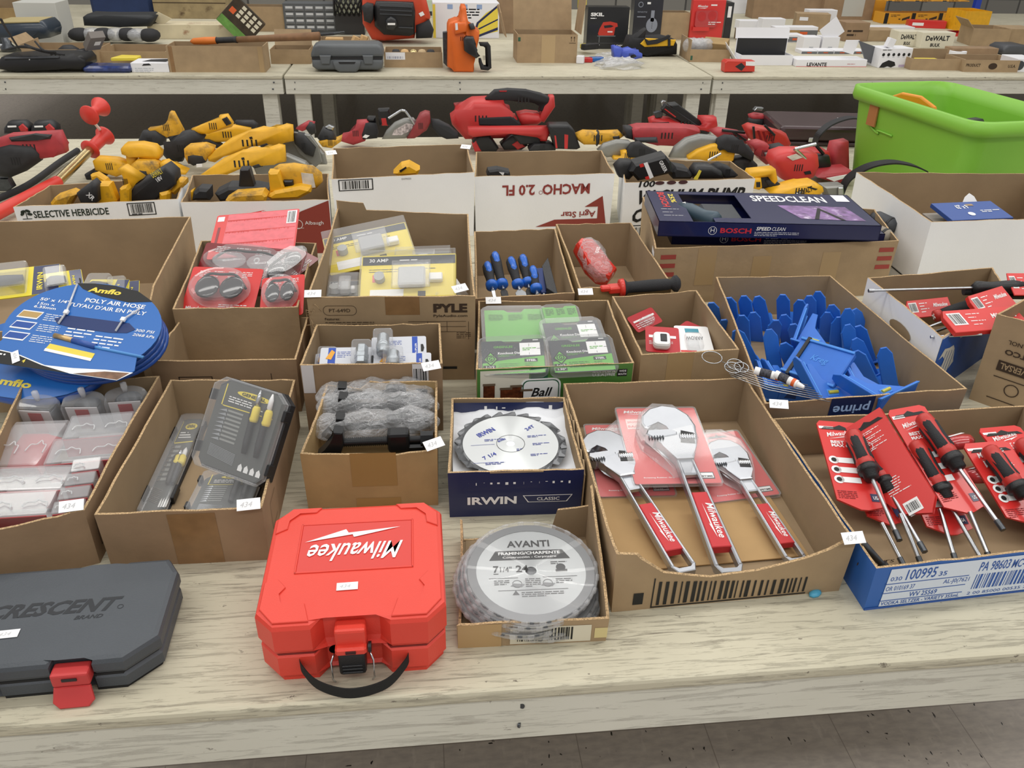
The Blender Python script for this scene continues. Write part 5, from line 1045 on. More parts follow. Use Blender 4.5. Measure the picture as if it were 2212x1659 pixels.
def jig3(label, a, b, c):
    M, w_, h_ = f3(a, b, c); dup(J0, M, label)
jig3('front blue level with its vial window facing the viewer', (1770, 870, .06), (1850, 862, .06), (1748, 800, .10))
jig3('blue level standing right of the front one, plate facing left', (1858, 862, .06), (1930, 860, .06), (1842, 785, .10))
jig3('blue level with its long plate jutting right over the carton edge', (1900, 872, .085), (1985, 832, .10), (1885, 820, .10))
jig3('large blue level leaning in the centre beside the banded one', (1718, 742, .09), (1800, 768, .09), (1712, 690, .12))
jig3('blue level low behind the marker pens', (1690, 850, .03), (1760, 850, .03), (1690, 790, .05))
jig3('blue level at the front left corner of the carton', (1655, 845, .03), (1700, 850, .03), (1650, 800, .04))
M, w_, h_ = f3((1685, 800, .07), (1800, 838, .08), (1722, 725, .12))
T = thing('banded_level_set', 'flat blue level set held by a black band in the centre of the pile', 'angle level', M)
m = MB(); m.bb(0, w_, 0, h_, -.014, 0, jb, .002); m.bb(0, w_, 0, .006, 0, .004, jb2, .001); m.bb(0, w_, h_-.006, h_, 0, .004, jb2, .001); m.txt('Kreg', w_*.35, h_*.45, w_*.3, h_*.2, jb2, .0008, .02, sh=.2); m.build('body', T)
m = MB(); m.bb(w_*.12, w_*.18, -.003, h_+.003, -.016, .0045, black); m.build('rubber_band', T)
m = MB(); m.rect(.13, .055, .22, .105, mat('logo_navy', '#16224a', .5), .0008); m.txt('prime', .212, .095, .075, .026, mat('pale_blue_print', '#a9c4e6', .5), .0012, .02, rot=math.pi); decal('O', 'F', m, 'printed_logo')
T = thing('wire_clip_bundle', 'bundle of looped wire clips with white marker pens on top of the blue levels', 'wire bundle', I4)
m = MB(); P0 = at(1525, 772, .125)
for k, (x, y, r_) in enumerate(((1538, 772, .020), (1588, 790, .016), (1582, 800, .016), (1600, 802, .014))):
    c = at(x, y, .122); m.tube([c+Vector((r_*math.cos(a), r_*.9*math.sin(a), .003*k+.004*math.sin(a))) for a in [i*math.pi/10 for i in range(20)]], .0011, steel, 5, closed=True)
for k in range(7): m.tube([at(1560+k*3, 782+k*5, .124), at(1660, 812+k*5, .118), at(1745+k*8, 832+k*6, .112)], .0009, steel, 5)
m.build('wires', T)
for k, (a, b) in enumerate((((1630, 800, .128), (1690, 816, .125)), ((1675, 808, .13), (1722, 830, .126)))):
    m = MB(); A, B = at(*a), at(*b); m.cyl(A, B, .008, white, n=14); m.cyl(B, B+(B-A).normalized()*.014, .006, white, .0035, n=12); m.cyl(A.lerp(B, .78), A.lerp(B, .92), .0083, mat('orange_band', '#d9622b', .5), n=14); m.cyl(A.lerp(B, .2), A.lerp(B, .6), .0083, mat('marker_print', '#3c3c44', .6, var=.8, vs=300), n=14); m.build('marker_pen', T)
# ---------------------------------------------------------------- P: red tool packs
def flatpack(label, a, b, c, t=.012, kind=0):
    M, w_, h_ = f3(a, b, c); T = thing('red_tool_pack', label, 'tool pack', M, 'red tool packs in the fish-printed carton')
    m = MB(); m.prism(pl(.0, .0, w_, 0, w_, h_, w_*.06, h_, 0, h_*.7), 0, t, cred, .001); m.build('card', T)
    m = MB(); z = t+.0006; m.rect(w_*.06, h_*.3, w_*.24, h_*.85, white, z); m.bars(w_*.07, h_*.35, w_*.15, h_*.45, inkb, 12, z+.0003)
    for k in range(4): m.lines(w_*.3, h_*(.75-k*.16), w_*.22, 1, .005, white, .4, z, seed=k)
    m.txt('Milwaukee', w_*.6, h_*.5, w_*.32, h_*.22, white, z, .02, sh=.2); m.build('print', T)
flatpack('large red pack lying on top at the right edge with a barcode', (2060, 728, .148), (2225, 715, .15), (2048, 680, .165))
flatpack('red pack with a barcode standing above the large one', (2112, 690, .14), (2190, 665, .15), (2105, 640, .17))
flatpack('red card low behind the steel screwdriver shaft', (1965, 690, .06), (2060, 680, .07), (1975, 650, .09), t=.004)
flatpack('red card at the back right corner near the black bracket', (2190, 640, .16), (2260, 640, .16), (2195, 592, .19), t=.004)
A, B = at(2100, 622, .165), at(1876, 628, .155); M, L = span(A, B, 1)
T = thing('long_screwdriver', 'long steel screwdriver lying across the fish-printed carton', 'screwdriver', M); m = MB(); m.cyl((0, 0, 0), (0, L, 0), .0032, steel, n=10); m.cyl((0, L-.012, 0), (0, L, 0), .0045, steel, n=8); m.build('shaft', T); m = MB(); m.lathe([(0, -.12), (.012, -.115), (.016, -.09), (.013, -.04), (.016, -.01), (.008, 0)], black, 14, (0, 0, 0), (0, 1, 0)); m.build('handle', T)
T = thing('black_bracket', 'black ribbed plastic tray at the back right corner', 'tool tray', pose(at(2150, 632, .15), -.1, .5)); m = MB(); m.bb(-.05, .08, -.02, .02, 0, .012, black, .002)
for k in range(6): m.bb(-.045+k*.02, -.032+k*.02, -.015, .015, .012, .02, black, .002)
m.build('body', T); m = MB(); m.cyl((-.05, 0, .006), (-.075, 0, .004), .01, blackr); m.build('joint', T)
A, B = at(2160, 640, .14), at(2030, 680, .10); M, L = span(A, B, 1)
T = thing('red_screwdriver', 'black screwdriver with a red cap end marked by a white cross', 'screwdriver', M); m = MB(); m.lathe([(.008, 0), (.015, .01), (.014, L*.8), (.012, L)], blackr, 14, (0, 0, 0), (0, 1, 0)); m.build('handle', T); m = MB(); m.lathe([(.014, L-.001), (.0135, L+.012), (0, L+.014)], nred, 14, (0, 0, 0), (0, 1, 0)); m.build('end_cap', T); m = MB(); m.box((0, L+.0145, 0), (.014, .001, .003), white); m.box((0, L+.0145, 0), (.003, .001, .014), white); m.build('cross_mark', T)
for k, (a, b) in enumerate((((1992, 712, .08), (2050, 690, .11)), ((2005, 722, .09), (2060, 702, .11)), ((2010, 728, .14), (2120, 722, .15)))):
    m = MB(); m.cyl(at(*a), at(*b), .0032, [steel, dsteel, steel][k], n=8); m.build('drill_bit', None, None, ['thin steel bit nearest the left wall of the fish-printed carton', 'dark twist bit beside the thin steel bit', 'steel rod lying along the front edge of the fish-printed carton'][k], 'drill bit', 'loose bits')
fb = mat('shell_blue', '#2356a8', .5); M_, w_, h_ = BX['P']['F']
m = MB(); m.rect(0, 0, w_, h_-.001, fb, .0008); cr = mat('shell_cream', '#cfccc0', .6)
sh = [(.055, .10), (.03, .105), (.012, .085), (.030, .088), (.045, .075), (.02, .03), (.05, .025), (.08, .035), (.105, .05), (.098, .062), (.09, .085), (.075, .10)]
m.poly([(x, y+.01) for x, y in sh], cr, .0012)
for k in range(4): m.poly([(.045+k*.014, .105-k*.003), (.047+k*.014, .105-k*.003), (.036+k*.016, .04), (.034+k*.016, .04)], fb, .0016)
m.poly([(.10, .145), (.10, .118), (.13, .115), (.16, .13), (.165, .148)], cr, .0012); m.rect(0, h_-.003, w_, h_-.001, bwhite, .0012); decal('P', 'F', m, 'shell_print')
m = MB(); M_, w_, h_ = BX['P']['L']; m.poly([(w_*.30+.045*math.cos(a), h_*.62+.014*math.sin(a)) for a in [i*.4 for i in range(16)]][::-1] and [(w_*.55+.045*math.cos(a), h_*.66+.015*math.sin(a)) for a in [i*.4 for i in range(16)]], kraft_in, .001); decal('P', 'L', m, 'hand_hole')
m = MB(); M_, w_, h_ = BX['Q']['L']; 
m.txt('TOTCO', .105, .135, .07, .012, kink, .001, .03, rot=math.pi); m.txt('HUMANOL', .10, .155, .065, .009, kink, .001, .01, rot=math.pi); m.rect(.03, .085, .115, .108, kink, .001); m.txt('UNIVERSAL', .11, .104, .075, .014, kraft, .0014, .02, rot=math.pi); m.ring(.07, .05, .014, .012, kink, .001); m.rect(.03, .02, .11, .022, kink, .001); m.rect(.03, .07, .11, .072, kink, .001); decal('Q', 'L', m, 'box_lettering')
# ---------------------------------------------------------------- R
def simple_box(label, a, b, c, t, m1, name='product_box', cat='box', dec=None, grp=None):
    M, w_, h_ = f3(a, b, c); T = thing(name, label, cat, M, grp); m = MB(); m.bb(0, w_, 0, h_, -t, 0, m1, .0008); m.build('carton', T)
    if dec: m = MB(); dec(m, w_, h_); m.build('print', T)
    return T
def dR(m, w_, h_): m.txt('62" x 9"', w_*.3, h_*.6, w_*.22, h_*.22, white, .001, .02); m.ring(w_*.42, h_*.3, .010, .0, white, .001); m.lines(w_*.62, h_*.45, w_*.32, 2, .008, white, .4, .001); m.rect(w_*.5, h_*.75, w_*.62, h_*.85, kraft, .001)
simple_box('blue card pack lying in the large white carton', (2058, 476, .185), (2190, 470, .185), (2038, 438, .20), .012, mat('pack_blue', '#2f4f95', .4), dec=dR)
simple_box('pinkish tan box under the blue card pack', (2080, 488, .17), (2190, 484, .17), (2062, 462, .175), .03, mat('tan_box', '#b58f70', .6))
simple_box('gray box left of the tan box in the large white carton', (2020, 480, .16), (2075, 478, .16), (2005, 460, .165), .03, mat('gray_box', '#8d857c', .6))
T = thing('paper_hanger', 'white rounded plastic hanger tip above the blue pack', 'hanger', f3((2078, 440, .19), (2112, 438, .19), (2080, 418, .215))[0]); MB().prism([(0, 0), (.05, 0), (.04, .018), (.025, .028), (.01, .018)], 0, .002, white).build('hanger', T)
m = MB(); M_, w_, h_ = BX['R']['L']
for q in ((.0, .02, .13, .024), (.126, .02, .13, .11), (.126-.03, .065, .13, .069)): m.rect(w_-q[2]-.05, q[1], w_-q[0]-.05, q[3], inkb, .001)
decal('R', 'L', m, 'black_frame_print')
# ---------------------------------------------------------------- traced upright things (own distance, real size and thickness)
def cpx(c, x, y):
    return {0: (x, y), 1: (x/3.456, y/3.456), 2: (560+x/3.456, y/3.456), 3: (1100+x/3.687, y/3.687), 4: (1612+x/3.687, y/3.687)}[c]
UPR = Matrix(((1, 0, 0, 0), (0, 0, -1, 0), (0, 1, 0, 0), (0, 0, 0, 1)))
def tt(label, name, cat, c, ybase, parts, group=None, Y=None):
    """one thing: parts = (part, material, thickness, front offset, bevel, outline in picture x,y...) placed on the table at its own distance"""
    xs_ = [cpx(c, a, b)[0] for p in parts for a, b in pl(*p[5])]; xm = (min(xs_)+max(xs_))/2
    bx, by = cpx(c, 0, ybase); Yd = Y or at(xm, by, 0).y
    o = aty(xm, by, Yd); M = Matrix.Translation((o.x, Yd, max(TZ, o.z) if not Y else o.z)) @ UPR; Mi = M.inverted()
    T = thing(name, label, cat, M, group)
    for p in parts:
        P = [Mi @ aty(*cpx(c, a, b), Yd-p[3]) for a, b in pl(*p[5])]
        z0 = p[3]-p[2]
        m = MB(); 
        if len(P) == 2: m.cyl((P[0].x, P[0].y, p[3]-p[2]/2), (P[1].x, P[1].y, p[3]-p[2]/2), p[2]/2, p[1], n=14)
        else: m.prism([(q.x, q.y) for q in P], z0, p[3], p[1], min(p[4]*1.35, p[2]*.46) if p[4] > .009 else p[4], 3 if p[4] > .009 else 1, smooth=p[4] > .009)
        if len(p) > 6:
            for e in p[6]:
                if e[0] == 't': a = Mi @ aty(*cpx(c, e[2], e[3]), Yd-p[3]); b = Mi @ aty(*cpx(c, e[4], e[5]), Yd-p[3]); m.txt(e[1], a.x, a.y, (b-a).length, e[6], e[7], p[3]+.001, .02, rot=math.atan2(b.y-a.y, b.x-a.x))
                else: 
                    R_ = [Mi @ aty(*cpx(c, a, b), Yd-p[3]) for a, b in pl(*e[2])]; m.poly([(q.x, q.y) for q in R_], e[1], p[3]+.0008)
        m.build(p[0], T)
        if p[2] >= .045 and p[4] >= .01 and len(P) > 5 and p[0] in ('body', 'handle', 'red_body', 'boot', 'motor', 'red_shell', 'yellow_shell'):
            bx_ = [q.x for q in P]; by_ = [q.y for q in P]; cx_ = sum(bx_)/len(bx_); cy_ = sum(by_)/len(by_); wd = (max(bx_)-min(bx_)); m = MB()
            for e in range(4): m.bb(cx_-wd*.10+e*wd*.05, cx_-wd*.10+e*wd*.05+wd*.018, cy_-.012, cy_+.012, p[3]-.002, p[3]+.0012, mat('vent_dark', '#1b1b1c', .6))
            m.build('vent_slots', T)
    return T
dk = mat('worn_black', '#242426', .6, var=.25, vs=40); rd = mat('worn_red', '#a8343a', .5, var=.14, vs=30); gsh = mat('guard_gray', '#8a8a86', .4, .5, var=.1, vs=12)
dirtyy = mat('dirty_yellow', '#d6a024', .55, var=.12, vs=30, dirt='#6b5630', dscale=22, dlo=.5, dhi=.7)
# --- left: red saws, pump
tt('worn red reciprocating saw with black boot at the left edge', 'reciprocating_saw', 'saw', 1, 1440, [
 ('body', rd, .06, .03, .012, [-80, 1060, 60, 1010, 430, 990, 470, 1100, 480, 1150, 400, 1175, 300, 1195, 60, 1140, -80, 1120]),
 ('boot', dk, .075, .045, .02, [-60, 1110, 60, 1080, 230, 1095, 290, 1160, 280, 1220, 180, 1290, 60, 1340, -60, 1330]),
 ('grip', dk, .05, .038, .006, [60, 1030, 250, 1005, 380, 1010, 370, 1040, 280, 1050, 80, 1060]),
 ('blade_clamp', dsteel, .03, .01, .004, [-40, 1330, 60, 1330, 100, 1400, 60, 1430, -40, 1430])])
for k, (a, lab) in enumerate(((0, 'red and black battery behind the worn red saw, left one'), (200, 'red and black battery behind the worn red saw, right one'))):
    tt(lab, 'battery', 'battery', 1, 1010, [('case', black, .07, .035, .012, [20+a, 960, 50+a, 915, 160+a, 912, 215+a, 950, 220+a, 1005, 20+a, 1005]), ('red_side', mred, .06, .037, .004, [130+a, 945, 165+a, 925, 205+a, 960, 205+a, 985, 150+a, 985]), ('white_label', white, .002, .0375, 0, [55+a, 940, 120+a, 938, 122+a, 950, 57+a, 952])], 'red and black batteries at the left')
T = thing('hand_pump', 'long hand pump with red collars and brass tube at the left', 'pump', I4)
pr_red = mat('pump_red', '#d23a30', .4); brs = mat('brass_tube', '#b9a677', .25, .9)
A, B, C_, D_ = at(-120, 520, .02), at(125, 392, .05), at(196, 322, .09), at(228, 292, .12)
m = MB(); m.cyl(A, B, .022, pr_red, .02); m.build('red_barrel', T); m = MB(); m.cyl(B, C_, .017, brs); m.build('brass_tube', T)
d = (D_-C_).normalized(); m = MB(); m.lathe([(.017, -.01), (.036, -.005), (.036, .0), (.022, .012), (.022, .07), (.036, .09), (.036, .098), (.01, .1)], pr_red, 20, C_, d); m.build('collar', T)
E1, E2 = at(217, 282, .14), at(192, 250, .22); m = MB(); m.cyl(E1, E2, .005, white); m.build('plunger_rod', T)
m = MB(); d = (at(225, 225, .24)-E2).normalized(); m.lathe([(.006, -.004), (.034, 0), (.036, .004), (.018, .02), (.018, .05), (.036, .08), (.034, .086), (0, .088)], pr_red, 20, E2, d); m.build('handle', T)
m = MB(); m.tube(spline([at(-30, 440, .02), at(60, 400, .02), at(130, 350, .02), at(168, 325, .03)], 6), .012, blackr); m.build('hose', None, None, 'black rubber hose lying beside the hand pump', 'hose')
# --- yellow tools
YG = 'yellow cordless tools'
tt('yellow reciprocating saw with flared handle standing highest at the left', 'reciprocating_saw', 'saw', 1, 1120, [
 ('handle', dirtyy, .05, .02, .012, [1100, 965, 1240, 950, 1262, 840, 1285, 845, 1360, 985, 1350, 1010, 1240, 1030, 1120, 990]), ('boot', dk, .07, .04, .02, [1020, 1060, 1050, 990, 1150, 980, 1225, 1030, 1220, 1090, 1120, 1115, 1050, 1100])], YG)
tt('yellow reciprocating saw with open battery socket, second from the left', 'reciprocating_saw', 'saw', 1, 1240, [
 ('handle', yel, .05, .02, .012, [1420, 970, 1470, 955, 1640, 920, 1630, 870, 1690, 862, 1735, 930, 1725, 955, 1560, 1000, 1480, 1010]), ('boot', dk, .075, .04, .02, [1190, 1150, 1260, 1100, 1340, 1000, 1440, 980, 1520, 1030, 1480, 1110, 1380, 1130, 1350, 1220, 1260, 1230]), ('socket', black, .04, .025, .002, [1655, 890, 1690, 875, 1725, 925, 1690, 940])], YG)
for k, dy in enumerate((0, 155)):
    dx = -60*k
    tt(['rear yellow circular saw handle with gray blade guard', 'front yellow circular saw handle with gray blade guard'][k], 'circular_saw', 'saw', 1, 1300+dy*.6, [
     ('blade_guard', gsh, .035, -.03, .006, [1940+dx, 1090+dy*.9, 2060+dx, 1010+dy, 2200+dx, 1000+dy, 2340+dx, 1060+dy, 2420+dx, 1150+dy, 2440+dx, 1230+dy*.7, 1990+dx, 1240+dy*.7]),
     ('handle', yel, .05, .02, .014, [1540+dx, 1170+dy, 1600+dx, 1130+dy, 1720+dx, 1040+dy, 1860+dx, 985+dy, 1960+dx, 955+dy, 2060+dx, 985+dy, 2130+dx, 935+dy, 2180+dx, 945+dy, 2190+dx, 1060+dy, 2110+dx, 1075+dy, 2000+dx, 1085+dy, 1880+dx, 1095+dy, 1740+dx, 1120+dy, 1600+dx, 1220+dy, 1550+dx, 1210+dy]),
     ('trigger', dk, .03, .022, .004, [1930+dx, 1085+dy, 1990+dx, 1065+dy, 2020+dx, 1090+dy, 1960+dx, 1105+dy]), ('screw', black, .004, .022, 0, [1860+dx, 1024+dy, 1880+dx, 1020+dy, 1886+dx, 1036+dy, 1866+dx, 1040+dy])], YG)
tt('gray saw base plate and motor behind the circular saws', 'circular_saw', 'saw', 2, 1300, [('base_plate', gsh, .02, -.02, .003, [260, 990, 380, 1010, 440, 1090, 470, 1210, 420, 1250, 300, 1150, 250, 1060]), ('motor', dk, .06, .0, .012, [250, 1000, 330, 1010, 420, 1110, 400, 1180, 340, 1160, 260, 1080])])
tt('yellow drill foot up with a wide oval battery socket', 'cordless_drill', 'drill', 1, 1330, [('foot', yel, .075, .04, .016, [890, 1120, 920, 1085, 1040, 1080, 1140, 1100, 1190, 1150, 1185, 1195, 1120, 1200, 960, 1175, 900, 1160]), ('handle', yel, .045, .025, .012, [930, 1165, 1020, 1175, 1000, 1260, 940, 1260]), ('body', yel, .06, .03, .014, [680, 1210, 720, 1180, 860, 1190, 960, 1225, 960, 1290, 860, 1330, 700, 1280]), ('chuck', black, .05, .02, .012, [620, 1310, 690, 1270, 770, 1270, 790, 1320, 720, 1360, 640, 1360])], YG)
tt('yellow tool with a black rubber-edged round foot between the saws', 'cordless_drill', 'drill', 1, 1300, [('foot', dirtyy, .07, .03, .014, [1365, 1120, 1400, 1095, 1520, 1085, 1590, 1110, 1585, 1150, 1530, 1210, 1400, 1235, 1370, 1180]), ('socket', dk, .06, .034, .010, [1390, 1160, 1440, 1150, 1520, 1160, 1530, 1220, 1440, 1245, 1395, 1220]), ('sticker_patch', white, .002, .036, 0, [1465, 1225, 1508, 1222, 1510, 1245, 1467, 1250])], YG)
tt('yellow drill with a black oval foot above the herbicide-lettered carton', 'cordless_drill', 'drill', 1, 1345, [('foot', dirtyy, .07, .04, .014, [965, 1240, 1010, 1205, 1140, 1205, 1190, 1240, 1180, 1300, 1060, 1320, 975, 1290]), ('socket', dk, .06, .044, .01, [985, 1280, 1040, 1265, 1100, 1275, 1090, 1330, 1000, 1330]), ('arm', yel, .05, .03, .012, [1190, 1215, 1240, 1205, 1290, 1250, 1400, 1280, 1380, 1310, 1240, 1300, 1190, 1260])], YG)
tt('long yellow tool body lying behind the circular saws', 'cordless_tool', 'power tool', 1, 1150, [('body', yel, .06, .02, .014, [1490, 1030, 1560, 975, 1760, 940, 1870, 960, 1870, 1000, 1760, 1060, 1600, 1070]), ('black_grip', dk, .05, .024, .010, [1500, 1050, 1560, 1040, 1650, 1090, 1640, 1110, 1560, 1110]), ('motor_end', dk, .05, .0, .012, [1750, 910, 1880, 910, 1920, 940, 1900, 970, 1840, 985, 1760, 950])], YG)
# inside S
def inS(*a): return tt(*a[:6], 'batteries and tools in the herbicide-lettered carton', Y=a[6])
inS('large black battery with yellow tool handle slanting across the carton', 'battery_tool', 'battery', 1, 1620, [('battery', dk, .08, .04, .012, [940, 1490, 1000, 1390, 1230, 1250, 1300, 1310, 1310, 1380, 1160, 1500, 960, 1510], [('t', 'DEWALT', 1145, 1330, 1222, 1290, .016, lyel), ('t', '18V', 1180, 1360, 1220, 1335, .012, white)]), ('handle', yel, .05, .03, .014, [870, 1270, 920, 1250, 1060, 1340, 960, 1400, 930, 1480, 880, 1440, 960, 1370])], 2.50)
inS('tall yellow battery stem nearest the middle of the carton', 'battery', 'battery', 1, 1620, [('stem', yel, .04, .02, .006, [715, 1375, 820, 1375, 870, 1500, 860, 1580, 740, 1580, 735, 1480])], 2.46)
inS('curved yellow strap-like tool part behind the tall stem', 'tool_part', 'tool part', 1, 1620, [('arc', yel, .03, .01, .006, [670, 1310, 720, 1295, 790, 1340, 815, 1375, 760, 1380, 680, 1350])], 2.5)
inS('black and yellow battery at the left end with white lettering', 'battery', 'battery', 1, 1620, [('case', dk, .06, .03, .010, [560, 1450, 680, 1360, 720, 1400, 730, 1510, 620, 1580], [('t', 'XR', 640, 1455, 690, 1500, .014, white)]), ('yellow_edge', dirtyy, .06, .022, .008, [370, 1520, 400, 1480, 520, 1440, 560, 1460, 500, 1560, 380, 1590])], 2.44)
inS('small yellow battery stem right of the black one', 'battery', 'battery', 1, 1620, [('stem', yel, .035, .02, .005, [890, 1410, 945, 1390, 960, 1420, 960, 1590, 895, 1590])], 2.45)
inS('yellow round socket piece at the right end of the carton', 'battery', 'battery', 1, 1620, [('stem', yel, .035, .02, .008, [1185, 1445, 1250, 1430, 1265, 1450, 1260, 1560, 1190, 1560]), ('upper', dirtyy, .04, .0, .008, [1260, 1440, 1330, 1340, 1385, 1345, 1390, 1380, 1300, 1460])], 2.47)
# inside T
def inT(*a): return tt(*a[:6], 'yellow and black battery tools in the red-cornered carton', Y=a[6])
inT('yellow battery tool with a round label face in the right half', 'battery_tool', 'battery', 2, 1600, [('face', dirtyy, .05, .02, .014, [100, 1270, 140, 1245, 250, 1235, 400, 1260, 460, 1310, 470, 1370, 420, 1420, 300, 1440, 120, 1400]), ('stem', yel, .05, .045, .006, [65, 1290, 145, 1285, 185, 1400, 190, 1440, 80, 1440]), ('foot', yel, .09, .06, .008, [50, 1470, 110, 1430, 300, 1395, 380, 1410, 385, 1440, 290, 1490, 90, 1500]), ('label', mat('worn_label', '#cfcac0', .6, var=.2, vs=40), .002, .022, 0, [312, 1290, 400, 1300, 420, 1400, 330, 1410]), ('socket', black, .03, .035, .004, [180, 1350, 250, 1350, 255, 1390, 185, 1390])], 2.46)
inT('black battery with a tall square post', 'battery', 'battery', 1, 1600, [('base', dk, .08, .03, .008, [1600, 1450, 1700, 1400, 1900, 1400, 2000, 1420, 1980, 1470, 1640, 1510]), ('post', black, .04, .02, .004, [1790, 1265, 1860, 1262, 1895, 1390, 1890, 1420, 1780, 1415])], 2.46)
inT('black battery block at the left end of the carton', 'battery', 'battery', 1, 1600, [('case', dk, .06, .03, .008, [1440, 1440, 1480, 1410, 1560, 1415, 1565, 1500, 1430, 1500]), ('yellow_edge', yel, .02, .0, .004, [1420, 1430, 1450, 1410, 1450, 1500, 1425, 1500])], 2.44)
inT('flat dirty yellow battery lying at the front', 'battery', 'battery', 1, 1600, [('case', dirtyy, .06, .05, .008, [1680, 1500, 1750, 1455, 1960, 1440, 1990, 1470, 1980, 1510, 1700, 1520])], 2.42)
tt('yellow battery pack inside the tall white carton', 'battery', 'battery', 2, 1500, [('case', yel, .06, .02, .008, [1000, 1300, 1060, 1240, 1120, 1225, 1200, 1270, 1180, 1310, 1040, 1320]), ('contact', black, .01, .022, 0, [1045, 1275, 1095, 1245, 1100, 1255, 1055, 1288])], Y=2.56)
tt('small black and white battery inside the carton with upside-down lettering', 'battery', 'battery', 2, 1500, [('case', dk, .05, .02, .006, [1700, 1310, 1710, 1275, 1780, 1265, 1870, 1285, 1880, 1330, 1720, 1330]), ('sticker_patch', white, .002, .021, 0, [1790, 1285, 1830, 1290, 1820, 1312])], Y=2.60)
# inside X
def inX(*a): return tt(*a[:6], 'black chargers and batteries in the slanted-lettering carton', Y=a[6])
inX('black battery charger with printed label leaning highest', 'battery_charger', 'charger', 3, 1640, [('case', black, .07, .03, .008, [960, 1370, 1000, 1310, 1250, 1240, 1290, 1290, 1310, 1380, 1030, 1445], [('p', white, [1070, 1300, 1100, 1290, 1150, 1410, 1120, 1425]), ('p', cred, [1035, 1310, 1065, 1300, 1075, 1325, 1045, 1335]), ('p', cred, [1080, 1410, 1110, 1400, 1118, 1425, 1090, 1432]), ('t', 'GREER', 1190, 1290, 1235, 1375, .012, white)])], 2.52)
inX('dark battery left of the charger with faint lettering', 'battery', 'battery', 3, 1640, [('case', dk, .06, .02, .010, [850, 1340, 900, 1290, 980, 1290, 1000, 1400, 960, 1440, 880, 1420])], 2.54)
inX('flat dark battery in the middle of the carton', 'battery', 'battery', 3, 1640, [('case', dk, .07, .02, .008, [1300, 1370, 1330, 1330, 1430, 1350, 1470, 1400, 1450, 1430, 1310, 1430])], 2.53)
inX('ribbed black battery with a yellow edge strip', 'battery', 'battery', 3, 1640, [('case', black, .07, .02, .012, [1470, 1380, 1510, 1330, 1620, 1330, 1700, 1370, 1720, 1430, 1480, 1435]), ('yellow_edge', lyel, .01, .022, 0, [1475, 1430, 1515, 1355, 1532, 1362, 1500, 1432])], 2.52)
inX('crumpled dark pouch at the right end of the carton', 'pouch', 'pouch', 3, 1640, [('body', blackr, .06, .02, .014, [1640, 1340, 1700, 1320, 1780, 1350, 1830, 1400, 1800, 1420, 1720, 1425])], 2.55)
# --- centre reds
RG = 'red cordless tools'
tt('red and black drill handle poking up behind the saw plates', 'cordless_drill', 'drill', 2, 1100, [('handle', dk, .05, .03, .012, [340, 960, 370, 920, 410, 930, 420, 1000, 380, 1020]), ('red_shell', rd, .055, .02, .01, [270, 965, 360, 915, 412, 925, 400, 950, 320, 985])], RG)
tt('yellow and black tool with a steel blade clamp beside the white carton', 'oscillating_tool', 'power tool', 2, 1240, [('body', dk, .06, .02, .016, [430, 1040, 470, 960, 540, 985, 580, 1070, 540, 1090, 470, 1080]), ('yellow_shell', dirtyy, .05, .024, .010, [440, 1060, 500, 1040, 560, 1060, 615, 1020, 610, 1060, 540, 1110, 470, 1100]), ('clamp', steel, .02, .0, .003, [490, 950, 520, 932, 560, 950, 545, 975, 510, 968])])
tt('red power tool with black grip and battery standing left of the grinder', 'cordless_tool', 'power tool', 2, 1100, [('red_body', rd, .06, .02, .012, [600, 1060, 620, 1010, 720, 1000, 725, 910, 800, 905, 830, 930, 790, 1060, 700, 1090]), ('grip', blackr, .06, .03, .014, [790, 920, 870, 930, 890, 1000, 880, 1040, 770, 1050, 760, 1010]), ('battery', black, .05, .0, .008, [803, 890, 810, 878, 865, 880, 872, 918, 806, 920]), ('sticker_patch', white, .002, .031, 0, [770, 1025, 790, 1005, 825, 1012, 800, 1032])], RG)
tt('black and red stick battery standing upright', 'battery', 'battery', 2, 1100, [('case', black, .045, .02, .008, [885, 820, 970, 815, 980, 880, 985, 945, 900, 940, 890, 880]), ('red_band', mred, .04, .0215, .004, [905, 880, 950, 878, 960, 940, 915, 940])], RG)
tt('grinder with a bent wire guard handle and round gray guard', 'cut_off_saw', 'saw', 2, 1160, [('guard', gsh, .04, .0, .010, [915, 1045, 950, 980, 1010, 920, 1080, 890, 1150, 885, 1180, 920, 1160, 1010, 1090, 1040]), ('motor', mat('dark_red_shell', '#8c3034', .45, var=.1), .07, .03, .016, [1170, 920, 1200, 860, 1240, 842, 1275, 850, 1280, 920, 1250, 980, 1200, 1010, 1160, 1040, 1100, 1042]), ('grip', blackr, .055, .03, .018, [1285, 900, 1340, 905, 1420, 950, 1485, 1000, 1490, 1040, 1400, 1045, 1340, 1020, 1290, 960]), ('wire_handle', steel, .010, .01, .0, [965, 885, 1060, 825]), ('wire_handle', steel, .010, .01, .0, [1060, 825, 1090, 830]), ('wire_handle', steel, .010, .01, .0, [1090, 830, 1170, 940]), ('disc_label', mat('mixed_label', '#b8aeb0', .3, .3, var=.6, vs=90), .002, .002, 0, [1010, 970, 1100, 920, 1150, 930, 1140, 970, 1060, 1010, 990, 1010])])
vr = mat('blower_red', '#c03433', .42, var=.05, vs=12)
